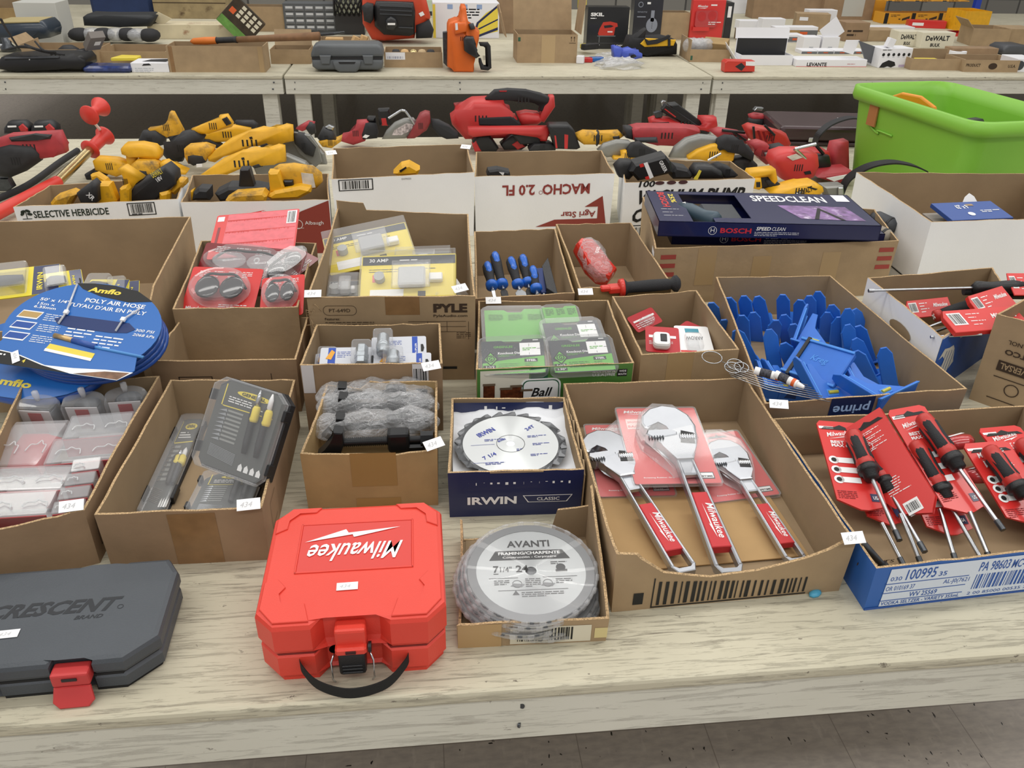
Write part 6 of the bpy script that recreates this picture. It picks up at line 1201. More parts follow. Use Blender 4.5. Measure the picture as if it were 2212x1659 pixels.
tt('large red leaf blower with black looped handle', 'leaf_blower', 'leaf blower', 2, 1110, [('body', vr, .14, .05, .025, [1430, 890, 1490, 860, 1560, 780, 1600, 760, 1830, 750, 1850, 880, 1930, 890, 1960, 1040, 1540, 1050, 1440, 940]), ('lower_body', vr, .10, .04, .02, [1930, 860, 2000, 845, 2090, 855, 2140, 900, 2080, 945, 1960, 945]), ('handle', blackr, .05, .03, .016, [1690, 745, 1760, 680, 1860, 672, 2000, 680, 2110, 705, 2190, 740, 2190, 770, 2110, 835, 2090, 830, 2110, 790, 2060, 760, 1960, 765, 1850, 750, 1750, 750]), ('rear_post', vr, .06, .035, .014, [2170, 720, 2205, 720, 2212, 800, 2130, 920, 2070, 900, 2150, 800]), ('grip_inset', blackr, .03, .055, .006, [1635, 880, 1880, 870, 1950, 920, 1940, 950, 1640, 940]), ('brand_patch', mat('patch_red', '#9c1f24', .4), .002, .0315, 0, [1790, 676, 1850, 676, 1845, 686, 1795, 686])])
tt('long red hedge trimmer body in front of the blower', 'hedge_trimmer', 'power tool', 2, 1170, [('rail', vr, .06, .02, .010, [1560, 960, 2160, 955, 2170, 1000, 2150, 1060, 2100, 1060, 2095, 1000, 1880, 1000, 1600, 1030, 1560, 1010]), ('inner', dk, .04, .0, .006, [1880, 1000, 2100, 1000, 2110, 1080, 1950, 1080])], RG)
tt('black and red battery pack leaning in front of the trimmer, left', 'battery', 'battery', 2, 1150, [('case', black, .06, .03, .010, [1590, 1060, 1640, 1010, 1720, 1010, 1790, 1110, 1770, 1140, 1640, 1140]), ('red_part', mred, .05, .032, .004, [1590, 1080, 1620, 1050, 1660, 1130, 1610, 1135])], 'red and black batteries in the centre')
tt('black and red battery pack leaning in front of the trimmer, right', 'battery', 'battery', 2, 1140, [('case', black, .06, .03, .010, [1800, 1080, 1880, 1010, 1960, 1010, 2010, 1090, 1960, 1125, 1830, 1125]), ('red_part', mred, .05, .032, .004, [1880, 1080, 1940, 1040, 1990, 1095, 1930, 1120])], 'red and black batteries in the centre')
tt('big black battery with red grooves at the right end of the trimmer', 'battery', 'battery', 3, 1260, [('case', black, .08, .03, .012, [310, 1010, 330, 1000, 480, 1000, 520, 1040, 570, 1180, 540, 1195, 370, 1190, 330, 1080]), ('groove', mred, .002, .031, 0, [440, 1070, 470, 1075, 465, 1185, 440, 1185]), ('groove', mred, .002, .031, 0, [360, 1080, 372, 1080, 385, 1180, 370, 1180])])
tt('round black tool base beside the big black battery', 'round_tool', 'tool part', 3, 1250, [('body', dk, .07, .02, .012, [160, 1190, 200, 1150, 330, 1145, 375, 1170, 370, 1200, 160, 1205])])
# --- right group
tt('yellow impact driver with belt clip lying left of the gray guard', 'impact_driver', 'drill', 3, 1260, [('body', dirtyy, .06, .02, .014, [530, 1080, 600, 1050, 720, 1060, 880, 1050, 920, 1090, 860, 1130, 760, 1160, 600, 1160, 545, 1120]), ('grip', dk, .055, .03, .012, [690, 1090, 720, 1050, 720, 1140, 700, 1170]), ('cap', black, .05, .024, .006, [820, 1085, 880, 1080, 885, 1110, 825, 1112])], YG)
tt('smaller gray circular saw guard with black and yellow handle', 'circular_saw', 'saw', 3, 1320, [('blade_guard', gsh, .04, .0, .010, [705, 1200, 760, 1150, 860, 1120, 960, 1125, 1010, 1170, 900, 1250, 780, 1260]), ('handle', blackr, .05, .04, .014, [940, 1210, 990, 1150, 1050, 1140, 1110, 1180, 1190, 1215, 1200, 1255, 1080, 1260, 950, 1260]), ('yellow_shell', yel, .05, .03, .01, [895, 1210, 945, 1200, 960, 1260, 1110, 1235, 1100, 1275, 830, 1275, 840, 1250, 900, 1255])])
tt('large gray circular saw guard with black and yellow handle', 'circular_saw', 'saw', 3, 1400, [('blade_guard', gsh, .05, .0, .012, [1285, 1265, 1330, 1180, 1420, 1110, 1530, 1080, 1650, 1090, 1710, 1130, 1600, 1200, 1480, 1270]), ('handle', blackr, .055, .04, .016, [1660, 1180, 1680, 1120, 1740, 1090, 1810, 1095, 1840, 1140, 1920, 1170, 1960, 1230, 1950, 1290, 1860, 1250, 1800, 1190, 1740, 1180, 1680, 1210]), ('yellow_shell', yel, .05, .03, .012, [1620, 1160, 1690, 1150, 1720, 1210, 1810, 1190, 1790, 1280, 1720, 1330, 1600, 1270, 1430, 1275, 1430, 1250, 1510, 1200]), ('motor', dk, .07, .02, .014, [1760, 1330, 1800, 1270, 1920, 1250, 1990, 1320, 1980, 1380, 1880, 1400]), ('wire', chrome, .010, .05, 0, [1585, 1280, 1690, 1225])])
tt('red sleeve-like tool body lying across the middle right', 'cordless_tool', 'power tool', 3, 1270, [('body', rd, .09, .04, .022, [980, 1030, 1050, 1018, 1400, 1020, 1520, 1030, 1530, 1060, 1400, 1120, 1330, 1170, 1180, 1160, 990, 1120]), ('cap', dk, .08, .036, .01, [930, 1025, 990, 1025, 990, 1120, 935, 1105]), ('grip', dgray, .03, .05, .008, [1000, 1100, 1180, 1095, 1190, 1140, 1010, 1140])], RG)
tt('black finishing nailer magazine angled up with red lines', 'nail_gun', 'nail gun', 3, 1100, [('magazine', black, .03, .02, .004, [1215, 870, 1250, 830, 1280, 850, 1600, 1065, 1560, 1075, 1230, 900]), ('tray', dk, .07, -.01, .004, [1280, 840, 1350, 832, 1520, 960, 1600, 1060, 1540, 1050, 1300, 870]), ('red_line', mred, .003, .0225, 0, [1235, 870, 1245, 866, 1330, 930, 1322, 936]), ('nose', steel, .02, .0, .003, [1210, 815, 1225, 800, 1250, 806, 1240, 840, 1222, 860])])
tt('red nailer body behind the black magazine', 'nail_gun', 'nail gun', 3, 1110, [('body', mred, .08, .0, .016, [1130, 960, 1170, 945, 1290, 950, 1420, 1020, 1560, 1040, 1530, 940, 1660, 940, 1670, 1010, 1600, 1060, 1140, 1020]), ('motor', dk, .06, .02, .01, [1150, 985, 1280, 980, 1280, 1015, 1160, 1020]), ('hook', dsteel, .02, -.01, .003, [1150, 900, 1190, 885, 1225, 890, 1220, 935, 1170, 945])])
tt('red and black coiled charger cluster, left one', 'cord_wrapped_tool', 'power tool', 3, 1200, [('body', rd, .08, .03, .014, [1620, 1060, 1700, 1035, 1850, 1060, 1920, 1090, 1900, 1160, 1780, 1130, 1680, 1110]), ('cord', black, .012, .042, 0, [1700, 1040, 1880, 1060]), ('cord', black, .010, .042, 0, [1780, 1050, 1900, 1130])], RG)
tt('red ribbed tool head wrapped by a black cord', 'cord_wrapped_tool', 'power tool', 4, 1250, [('body', mat('ribbed_red', '#b52f25', .45), .09, .03, .016, [10, 1030, 60, 1005, 220, 1040, 330, 1070, 370, 1150, 330, 1200, 200, 1170, 60, 1130]), ('cord', black, .010, .045, 0, [60, 1010, 70, 1120]), ('cord', black, .010, .045, 0, [150, 1000, 230, 1080]), ('rib', dred, .004, .0335, 0, [90, 1040, 105, 1040, 130, 1120, 115, 1120]), ('rib', dred, .004, .0335, 0, [130, 1050, 145, 1050, 170, 1130, 155, 1130]), ('rib', dred, .004, .0335, 0, [180, 1060, 195, 1060, 225, 1140, 210, 1140])], RG)
tt('upright red nailer with a steel hook on top', 'nail_gun', 'nail gun', 4, 1040, [('body', rd, .06, .0, .01, [40, 925, 90, 910, 165, 920, 160, 960, 50, 960]), ('grip', dk, .05, .01, .012, [35, 950, 150, 950, 140, 1010, 60, 1010, 35, 1000]), ('hook', steel, .03, .0, .002, [65, 880, 85, 856, 140, 860, 125, 885])])
mar = mat('maroon_case', '#3a2428', .35, coat=.4, var=.15, vs=8)
p0 = at(1712, 318, 0); T = thing('attache_case', 'maroon hard case behind the red tools beside the green tote', 'case', pose(p0+Vector((.22, .16, 0)), -.12))
m = MB(); m.bb(-.26, .26, -.17, .17, .02, .085, mar, .02, 3); m.build('lid', T); m = MB(); m.bb(-.255, .255, -.165, .165, 0, .0195, mar, .006); m.build('base', T); m = MB(); m.box((-.12, -.171, .03), (.02, .006, .02), chrome, .002); m.build('clasp', T); sticker(WM[T.name] @ pose((.05, .02, .085), .1), 'white lot sticker on the maroon hard case', .04, .012)
for k, (pp, lab) in enumerate(((((1762, 318, .03), (1772, 292, .10), (1800, 268, .13), (1842, 255, .14), (1880, 262, .12)), 'black belt loop rising against the green tote'), (((1822, 420, .02), (1838, 388, .08), (1880, 362, .14), (1930, 352, .17), (1975, 358, .18), (2005, 370, .16)), 'black belt loop behind the large white carton'))):
    P = spline([at(*q) for q in pp], 8); m = MB(); v = []; f = []
    for i, p in enumerate(P): v += [(p.x, p.y, p.z), (p.x+.004, p.y+.002, p.z-.006), (p.x+.004, p.y+.045, p.z-.006), (p.x, p.y+.045, p.z)]
    for i in range(len(P)-1):
        for q in range(4): f.append((4*i+q, 4*i+4+q, 4*i+4+(q+1) % 4, 4*i+(q+1) % 4))
    m.add(v, f, blackr); m.build('machine_belt', None, None, lab, 'belt', 'black machine belts')
tt('bright red tool body standing at the right with worn label', 'cordless_tool', 'power tool', 4, 1500, [('body', mat('bright_tool_red', '#c93a39', .42, var=.06, vs=15), .11, .05, .02, [220, 1310, 250, 1240, 340, 1210, 500, 1210, 590, 1240, 600, 1330, 560, 1420, 480, 1470, 380, 1480, 300, 1440]), ('label', mat('worn_label', '#cfcac0', .6), .002, .0515, 0, [325, 1250, 400, 1225, 450, 1255, 370, 1280]), ('vent', black, .004, .0525, 0, [460, 1370, 510, 1360, 520, 1385, 470, 1392]), ('clip', chrome, .012, .05, 0, [390, 1190, 560, 1150]), ('clip', chrome, .012, .05, 0, [390, 1190, 480, 1270])], RG)
tt('black cylinder motor housing with a red collar', 'motor', 'power tool', 4, 1420, [('red_collar', mred, .10, .0, .014, [440, 1230, 500, 1210, 670, 1215, 690, 1300, 520, 1300]), ('cylinder', black, .10, .04, .03, [505, 1270, 560, 1240, 680, 1250, 700, 1380, 640, 1400, 540, 1380, 505, 1330]), ('cord', black, .012, .02, 0, [560, 1160, 620, 1230])], RG)
tt('dark red and gray tool pair between the cord-wrapped head and bright red tool', 'cordless_tool', 'power tool', 4, 1360, [('body', rd, .07, .02, .014, [30, 1150, 120, 1130, 180, 1150, 240, 1230, 230, 1300, 170, 1320, 120, 1280, 80, 1200]), ('grip', dk, .06, .03, .014, [190, 1180, 300, 1160, 350, 1200, 300, 1220, 200, 1210]), ('collar', gsh, .05, .034, .01, [150, 1220, 220, 1215, 235, 1260, 180, 1290])], RG)
tt('red tool frame partly hidden behind the black cylinder', 'cordless_tool', 'power tool', 4, 1400, [('body', rd, .08, .0, .014, [680, 1290, 720, 1150, 830, 1130, 835, 1400, 700, 1400])], RG)
for k, (dx, dy) in enumerate(((0, 0),)):
    tt('yellow drill with its square battery foot facing the viewer', 'cordless_drill', 'drill', 4, 1590, [('foot_rim', yel, .06, .03, .012, [20, 1420, 40, 1370, 240, 1350, 256, 1440, 230, 1480, 200, 1460, 190, 1390, 70, 1400, 60, 1440]), ('battery', dk, .07, .02, .010, [50, 1400, 210, 1390, 230, 1460, 200, 1510, 60, 1510]), ('yellow_block', yel, .05, .04, .010, [60, 1440, 80, 1420, 125, 1420, 135, 1500, 110, 1520, 65, 1510], [('p', black, [78, 1450, 112, 1448, 112, 1490, 80, 1492])]), ('grip', blackr, .05, .03, .014, [150, 1440, 210, 1420, 320, 1500, 280, 1550, 210, 1530])], YG)
tt('yellow drill lying flat with black lettering', 'cordless_drill', 'drill', 4, 1610, [('body', yel, .09, .05, .012, [200, 1550, 260, 1520, 380, 1500, 460, 1480, 560, 1465, 620, 1495, 630, 1530, 560, 1590, 240, 1585], [('t', 'DEWALT', 400, 1570, 530, 1520, .02, inkb), ('p', black, [480, 1490, 500, 1485, 570, 1505, 550, 1515]), ('p', white, [380, 1545, 420, 1525, 450, 1530, 410, 1560])])], YG)
tt('gray steel vise-like block at the foot of the belt', 'steel_block', 'tool part', 4, 1590, [('block', gsh, .06, .02, .006, [620, 1490, 780, 1480, 790, 1590, 660, 1590]), ('bolt_plate', steel, .01, .03, .002, [735, 1495, 775, 1495, 775, 1560, 735, 1560])])
tt('red tray with white strip label behind the drills', 'tool_tray', 'tray', 4, 1470, [('tray', mat('tray_red', '#a82c33', .4), .12, .04, .008, [580, 1420, 640, 1390, 860, 1370, 880, 1390, 760, 1460, 700, 1450]), ('strip', white, .004, .045, 0, [640, 1420, 840, 1385, 845, 1400, 700, 1445])])
# ---------------------------------------------------------------- green tote
gt = mat('tote_green', '#82bd3f', .42, var=.03, vs=5, bump=.1, bs=300)
for n_ in [gt.node_tree.nodes['Principled BSDF']]: n_.inputs['Subsurface Weight'].default_value = .0
cz = [at(1832, 192, .33), at(2060, 268, .33), at(2420, 268, .33), at(1905, 152, .33)]
O_ = Vector((1.69, 2.98, TZ))
ctr_ = at(2055, 385, 0); 
M = Matrix.Translation((1.90, 2.85, TZ)) @ Matrix.Rotation(math.radians(98), 4, 'Z'); T = thing('storage_tote', 'large lime green plastic storage tote', 'tote', M)
def ro(hx, hy, r_): return [(x-hx, y-hy) for x, y in rrect(2*hx, 2*hy, r_, 6)]
def loft(m, rings, mt, closeb=True):
    n = len(rings[0][0]); v = [(x, y, z) for P, z in rings for x, y in P]; f = []
    for k in range(len(rings)-1):
        for i in range(n): j = (i+1) % n; f.append((k*n+i, k*n+j, (k+1)*n+j, (k+1)*n+i))
    if closeb: f.append(tuple(range(n))[::-1])
    m.add(v, f, mt, True)
HX, HY = .345, .215
m = MB(); loft(m, [(ro(HX*.84, HY*.82, .05), 0), (ro(HX*.86, HY*.84, .055), .012), (ro(HX*.955, HY*.94, .06), .285)], gt); loft(m, [(ro(HX*.945, HY*.925, .06), .285), (ro(HX*.85, HY*.83, .055), .012)], gt, False); m.add([(x, y, .012) for x, y in ro(HX*.85, HY*.83, .055)], [tuple(range(28))], gt); m.build('tub', T)
m = MB(); loft(m, [(ro(HX*.955, HY*.94, .06), .283), (ro(HX*1.01, HY*1.01, .068), .285), (ro(HX*1.03, HY*1.03, .07), .300), (ro(HX*1.02, HY*1.02, .07), .332), (ro(HX*.97, HY*.96, .062), .334), (ro(HX*.945, HY*.925, .06), .285)], gt, False); m.build('rim', T)
m = MB(); Mi = M.inverted(); P = [Mi @ at(x, y, z) for x, y, z in ((1868, 262, .22), (1890, 278, .20), (1945, 287, .19), (1990, 278, .20), (2060, 288, .20))]; P = spline([(p.x, HY*(.83+.12*p.z/.285)+.002, p.z) for p in P], 6); m.tube(P, .004, gt, 6); m.build('molded_ridge', T)
m = MB(); q = Mi @ at(1930, 240, .26); m.bb(q.x-.025, q.x+.025, HY*.94, HY*.955+.003, .21, .285, mat('brown_patch', '#a9713f', .6)); m.build('tape_patch', T)
m = MB(); m.prism([(.0, 0), (.06, .03), (.13, .028), (.19, .0), (.20, -.02), (.0, -.02)], -.01, .01, mat('orange_handle', '#e08f1f', .4), .006, 2, M=Matrix.Rotation(math.pi/2, 4, 'X')); o = m.build('saw_handle', None, Matrix.Translation(at(1912, 212, .305)) @ Matrix.Rotation(-.95, 4, 'Z'), 'orange plastic handle sticking up inside the green tote', 'handle')
m = MB(); m.box((0, 0, .12), (.09, .05, .24), dk, .01, rz=.4); m.build('dark_tool', None, pose((1.99, 2.88, TZ+.02)), 'dark tool tip just visible inside the green tote', 'tool')
# ---------------------------------------------------------------- prints on the white cartons
m = MB(); M_, w_, h_ = BX['S']['F']; m.txt('SELECTIVE HERBICIDE', w_*.10, h_-.034, w_*.46, .020, mat('ink_green', '#1e2a20', .6), .001, .02)
gk = mat('ink_green', '#1e2a20', .6)
for x, y, a in ((.018, -.014, .3), (.030, -.013, -.5), (.015, -.020, .8), (.033, -.022, -.2)): m.poly([(x+.007*math.cos(t)*math.cos(a)-.004*math.sin(t)*math.sin(a), h_+y+.007*math.cos(t)*math.sin(a)+.004*math.sin(t)*math.cos(a)) for t in [i*.6 for i in range(10)]], gk, .001)
m.rect(.023, h_-.034, .025, h_-.014, gk, .001); m.rect(.012, h_-.036, .036, h_-.034, gk, .001)
for q in ((.68, .855, .041, .0385), (.68, .855, .007, .0045)): m.rect(w_*q[0], h_-q[2], w_*q[1], h_-q[3], inkb, .001)
for q in ((.68, .686), (.849, .855)): m.rect(w_*q[0], h_-.041, w_*q[1], h_-.0045, inkb, .001)
m.bars(w_*.70, h_-.034, w_*.135, .026, inkb, 20, .001); m.lines(w_*.70, h_-.038, w_*.14, 1, .005, inkb, .5, .001); decal('S', 'F', m, 'box_lettering')
m = MB(); M_, w_, h_ = BX['T']['F']; m.poly([(w_, h_-.001), (w_, .0), (w_*.45, .0), (w_*.62, h_*.5), (w_*.80, h_*.80)], bred, .001); m.txt('Albaugh', w_*.82, h_-.075, w_*.13, .014, white, .0014, 0); m.ring(w_*.77, h_-.070, .014, .0125, white, .0014); m.rect(w_*.76, h_-.082, w_*.81, h_-.081, white, .0014); decal('T', 'F', m, 'box_lettering')
m = MB(); M_, w_, h_ = BX['U']['F']
for q in ((.015, .115, .037, .0345), (.015, .115, .006, .0035)): m.rect(q[0], h_-q[2], q[1], h_-q[3], inkb, .001)
for q in ((.015, .018), (.112, .115)): m.rect(q[0], h_-.037, q[1], h_-.0035, inkb, .001)
m.bars(.026, h_-.032, .078, .024, inkb, 18, .001); m.txt('EXPRESS', w_*.48, h_-.012, .028, .005, mat('ink_gray', '#8d8d90', .6), .001, .01); decal('U', 'F', m, 'barcode')
m = MB(); M_, w_, h_ = BX['V']['F']; R2 = mat('ink_red_brown', '#8f3a35', .6)
m.txt('MACHO  2.0 FL', w_*.83, h_-.028, w_*.64, .034, R2, .001, .03, rot=math.pi); m.ring(w_*.47, h_-.054, .006, .0048, R2, .001)
m.poly([(w_*.93, h_-.070), (w_*.97, h_-.165), (w_*.44, h_-.165), (w_*.58, h_-.143), (w_*.90, h_-.143), (w_*.90, h_-.104), (w_*.80, h_-.104)], bred, .001); m.txt('Agri Star', w_*.885, h_-.112, w_*.26, .026, R2, .0014, .02, rot=math.pi); decal('V', 'F', m, 'box_lettering')
m = MB(); M_, w_, h_ = BX['X']['F']; m.txt('VACUUM PUMP', w_*.08, h_-.070, w_*.84, .045, inkb, .001, .035, sh=.28); m.txt('OIL', w_*.06, h_-.128, w_*.20, .045, inkb, .001, .035, sh=.28); m.rect(w_*.06, .0, w_*.27, .035, inkb, .001); m.rect(w_*.07, .0, w_*.26, .032, white, .0013); m.bars(w_*.09, .0, w_*.15, .028, inkb, 14, .0016); m.poly([(w_*.80, h_-.075), (w_*.93, h_-.068), (w_*.93, h_-.08)], cred, .001); m.txt('100', w_*.10, h_-.016, w_*.12, .02, inkb, .001, .03, sh=.2)
for k in range(3): m.disc(w_*(.26+.09*k), h_-.004, .015, mat('dot_maroon', '#4a2a2e', .6), .001, ry=.006)
decal('X', 'F', m, 'box_lettering')
# ---------------------------------------------------------------- back tables
def sit(c, x0, x1, yb, yt, depth, rz=0):
    """frame and size of a box whose front bottom edge stands on the table at picture row yb"""
    a, b = cpx(c, x0, yb), cpx(c, x1, yb); xm = (a[0]+b[0])/2; Yf = at(xm, a[1], 0).y
    A = aty(a[0], a[1], Yf); B = aty(b[0], b[1], Yf); t = cpx(c, 0, yt)[1]; H = aty(xm, t, Yf).z-TZ
    M = Matrix.Translation((A.x, Yf, TZ)) @ Matrix.Translation(((B.x-A.x)/2, 0, 0)) @ Matrix.Rotation(rz, 4, 'Z') @ Matrix.Translation((-(B.x-A.x)/2, 0, 0))
    return M, B.x-A.x, H
def cb_(label, name, cat, c, x0, x1, yb, yt, depth, m1, dec=None, rz=0, bev=.002, grp=None, top=None, lift=0):
    M, w_, H = sit(c, x0, x1, yb, yt, depth, rz)
    if lift: M = Matrix.Translation((0, 0, lift)) @ M; H -= lift
    T = thing(name, label, cat, M, grp); m = MB(); m.bb(0, w_, 0, depth, 0, H, m1, bev); m.build('carton' if cat == 'box' else 'body', T)
    if dec: m = MB(); m.M = Matrix.Rotation(math.pi/2, 4, 'X'); dec(m, w_, H); m.build('print', T)
    if top: m = MB(); m.M = Matrix.Translation((0, 0, H)); top(m, w_, depth); m.build('top_print', T)
    return T, w_, H
def oc(label, c, x0, x1, yb, yt, depth, m1=kraft, dec=None, rz=0, flaps='', inn=kraft_in, back=0, grp=None, left=0):
    M, w_, H = sit(c, x0, x1, yb, yt, depth, rz); T = thing('open_carton', label, 'box', M, grp); t = .005
    m = MB(); m.bb(0, w_, 0, t, 0, H, m1); m.bb(0, w_, depth-t, depth, 0, H+back, m1); m.bb(0, t, t, depth-t, 0, H+left, m1); m.bb(w_-t, w_, t, depth-t, 0, H, m1); m.bb(t, w_-t, t, depth-t, 0, t, inn)
    m.bb(t, w_-t, depth-t-.001, depth-t, t, H+back, inn); m.build('walls', T)
    for f_ in flaps:
        m = MB()
        if f_ == 'f': m.box((w_/2, -.03, H-.01), (w_*.96, .075, .004), m1, rx=.35)
        if f_ == 'b': m.box((w_/2, depth+.02, H+back+.045), (w_*.96, .004, .10), m1, rx=-.4)
        if f_ == 'l': m.box((-.03, depth/2, H+.03), (.09, depth*.95, .004), m1, ry=.8)
        if f_ == 'r': m.box((w_+.03, depth/2, H+.03), (.09, depth*.95, .004), m1, ry=-.8)
        m.build('flap', T)
    if dec: m = MB(); m.M = Matrix.Rotation(math.pi/2, 4, 'X'); dec(m, w_, H); m.build('print', T)
    return T, M, w_, H
wc = mat('small_white_carton', '#e6e6ea', .55); obox = mat('orange_yellow_carton', '#d99a28', .5); dkb = mat('dark_box', '#1e1f22', .4, coat=.3); cream = mat('cream_carton', '#d8d2bd', .6); oldw = mat('aged_carton', '#cfc3a4', .8, var=.1, vs=9, dirt='#8d5a3a', dscale=6, dlo=.62, dhi=.75)
# far-left group
cb_('tall white carton far at the upper left corner', 'product_box', 'box', 1, 170, 480, 330, 20, .25, mat('faded_white', '#c5c5bf', .6))
oc('brown carton with raised flap at the upper left', 1, -60, 320, 175, 60, .2, kraft_y, flaps='r', back=.05)
T, M, w_, H = oc('low brown carton left of the middle low carton in the back row', 1, 190, 740, 480, 370, .30, rz=.03, flaps='l', left=.03)
p = M @ Vector((w_*.55, .1, .006)); Tt = thing('rubber_roller', 'dark round tool inside the low carton at the left', 'tool', Matrix.Translation(p)); m = MB(); m.lathe([(0, 0), (.06, 0), (.06, .07), (.03, .09), (0, .09)], dk, 18); m.build('body', Tt)
simple_box('gray label box at the right end of the left low carton', tuple(cpx(1, 640, 380))+(.12,), tuple(cpx(1, 750, 370))+(.12,), tuple(cpx(1, 640, 290))+(.2,), .04, mat('gray_box2', '#77716c', .6), dec=lambda m, w_, h_: (m.rect(w_*.4, h_*.4, w_*.8, h_*.7, white, .001)))
oc('low brown carton in the back row behind the white product box', 1, 745, 1250, 470, 385, .32)
T, M, w_, H = oc('brown carton with torn rim at the left end of the middle table', 1, 1270, 1985, 540, 345, .20, flaps='')
m = MB(); m.M = Matrix.Rotation(math.pi/2, 4, 'X'); m.rect(w_*.02, 0, w_*.06, H, ktape, .001); m.rect(w_*.94, 0, w_*.99, H, mat('pale_tape', '#ab9069', .35), .001); m.build('packing_tape', T)
A = M @ Vector((w_*.22, .1, H+.012)); B = at(690, 78, .22)
T = thing('axe_handle', 'wooden tool handle with orange tip lying across cartons on the back table', 'tool handle', span(A, B, 1)[0]); L = span(A, B, 1)[1]
m = MB(); m.lathe([(.006, 0), (.018, .02), (.022, .10), (.020, .17)], mat('tip_orange', '#d9772a', .5), 12, (0, 0, 0), (0, 1, 0)); m.build('orange_tip', T); m = MB(); m.lathe([(.020, .17), (.017, .18), (.017, .28), (.02, .30)], dk, 12, (0, 0, 0), (0, 1, 0)); m.build('black_sleeve', T); m = MB(); m.lathe([(.017, .30), (.019, L*.6), (.024, L)], mat('tool_wood', '#7e5b3c', .6, var=.2, vs=20), 12, (0, 0, 0), (0, 1, 0)); m.build('wooden_shaft', T)
A, B = at(590, 82, .16), at(745, 70, .16); Mx, L = span(A, B, 1); T = thing('chain_bar', 'dark steel bar lying behind the wooden handle', 'tool', Mx); m = MB(); m.prism([(-.03, 0), (.03, 0), (.035, L*.8), (0, L), (-.035, L*.8)], -.008, .008, dsteel, .003); m.build('bar', T)
tt('black plastic tool case with vents and cord at the left of the back row', 'tool_case', 'tool case', 1, 545, [('case', black, .22, .0, .015, [-30, 470, 0, 430, 180, 418, 460, 415, 560, 425, 600, 415, 635, 455, 640, 500, 600, 525, 440, 520, 130, 535, -30, 520]), ('ridge', dgray, .20, .006, .004, [30, 430, 440, 422, 440, 436, 30, 446]), ('screw', steel, .006, .003, 0, [215, 440, 225, 440, 225, 450, 215, 450])])
T = thing('power_cord', 'tangle of black cord on top of the black tool case', 'cord', I4); m = MB()
for k in range(4): m.tube(spline([at(10+k*22, 108-k*6, .10+.02*k), at(50+k*15, 100+k*3, .16), at(95+k*8, 112, .14), at(140-k*10, 118, .12)], 8), .006, blackr, 6)
m.tube(spline([at(2, 42, .5), at(12, 60, .42), at(28, 85, .28), at(40, 104, .16)], 8), .005, blackr, 6); m.build('cord_loops', T)
tt('rounded dark blue plastic case at the far left edge', 'tool_case', 'tool case', 1, 400, [('case', mat('dark_blue_case', '#22303f', .4, coat=.3), .30, .0, .04, [-60, 170, 300, 160, 340, 200, 355, 240, 350, 290, 200, 310, -60, 330]), ('pale_top', mat('worn_gold', '#b8a878', .5), .24, -.02, .004, [-30, 160, 290, 155, 295, 170, -30, 178])])
for k, (x, y, r_) in enumerate(((20, 330, .05), (70, 360, .045))): T = thing('steel_fitting', ['round steel fitting at the left edge by the dark blue case', 'smaller steel fitting beside the cord tangle'][k], 'fitting', pose(at(*cpx(1, x, y+30), .02))); m = MB(); m.lathe([(0, 0), (r_, .005), (r_, .03), (r_*.6, .05), (r_*.6, .09), (0, .09)], [steel, dsteel][k], 16); m.build('body', T)
cb_('blue and yellow plastic tool bag pack lying at the table edge', 'bag_pack', 'bag', 1, 620, 980, 545, 495, .14, mat('bag_blue_white', '#2c3c74', .3, var=.5, vs=25, coat=.4), bev=.012)
o = MB(); M, w_, H = sit(1, 840, 1030, 500, 440, .1); o.M = M; o.prism([(0, 0), (w_, .02), (w_, .10), (w_*.2, .12)], H*.7, H*1.15, lyel, .004); o.build('yellow_pouch', None, None, 'yellow end of the plastic pack by the white product box', 'pouch')
def dwb(m, w_, h_): m.poly([(w_*.3, h_*.7), (w_*.55, h_*.75), (w_*.5, h_*.95), (w_*.35, h_*.9)], dk, .001); m.lines(w_*.1, h_*.4, w_*.5, 3, .01, mat('pale_gray_ink', '#aab0b8', .6), .3, .001)
cb_('white product box standing at the edge of the left back table', 'product_box', 'box', 1, 985, 1265, 540, 470, .17, wc, dwb, top=lambda m, w_, d_: (m.poly([(w_*.25, d_*.3), (w_*.9, d_*.25), (w_*.95, d_*.9), (w_*.4, d_*.75)], dk, .001)))
cb_('navy blue tool bag in the rear at the left', 'tool_bag', 'bag', 1, 690, 1150, 130, -60, .3, mat('bag_navy', '#22345c', .8, var=.1, vs=9, bump=.4, bs=60), bev=.03)
for k in range(2):
    tt(['dark oval badge on the navy bag, left one', 'dark oval badge on the navy bag, right one'][k], 'bag_badge', 'badge', 1, 130, [('patch', dk, .01, .004, 0, [760+k*200, 100, 780+k*200, 40, 830+k*200, 20, 890+k*200, 45, 905+k*200, 100])], Y=at(260, 37, 0).y-.002)
tt('long black gun-style hard case lying behind the low cartons', 'hard_case', 'tool case', 1, 300, [('case', mat('case_black', '#24272b', .55, bump=.3), .25, .0, .02, [610, 130, 640, 108, 780, 115, 1100, 112, 1150, 125, 1115, 200, 900, 205, 620, 195])])
T = thing('plastic_bag', 'crumpled dark bags under the long black case', 'bag', pose(at(255, 84, .03))); m = MB(); R = random.Random(3)
for k in range(7): m.ell((-.25+.08*k, R.uniform(-.03, .03), .03), (.075, .09, .045), [blackr, clear('smoke_film', base=.4, crink=30)][k % 2], 12, 7)
m.build('bag', T)
cb_('wooden crate with a lid behind the old white carton', 'wooden_crate', 'crate', 1, 1160, 1700, 140, -20, .3, mat('crate_wood', '#9c8a66', .8, var=.18, vs=12, dirt='#5d4a33', dscale=7), dec=lambda m, w_, h_: (m.rect(0, h_*.72, w_, h_*.76, kink, .001)))
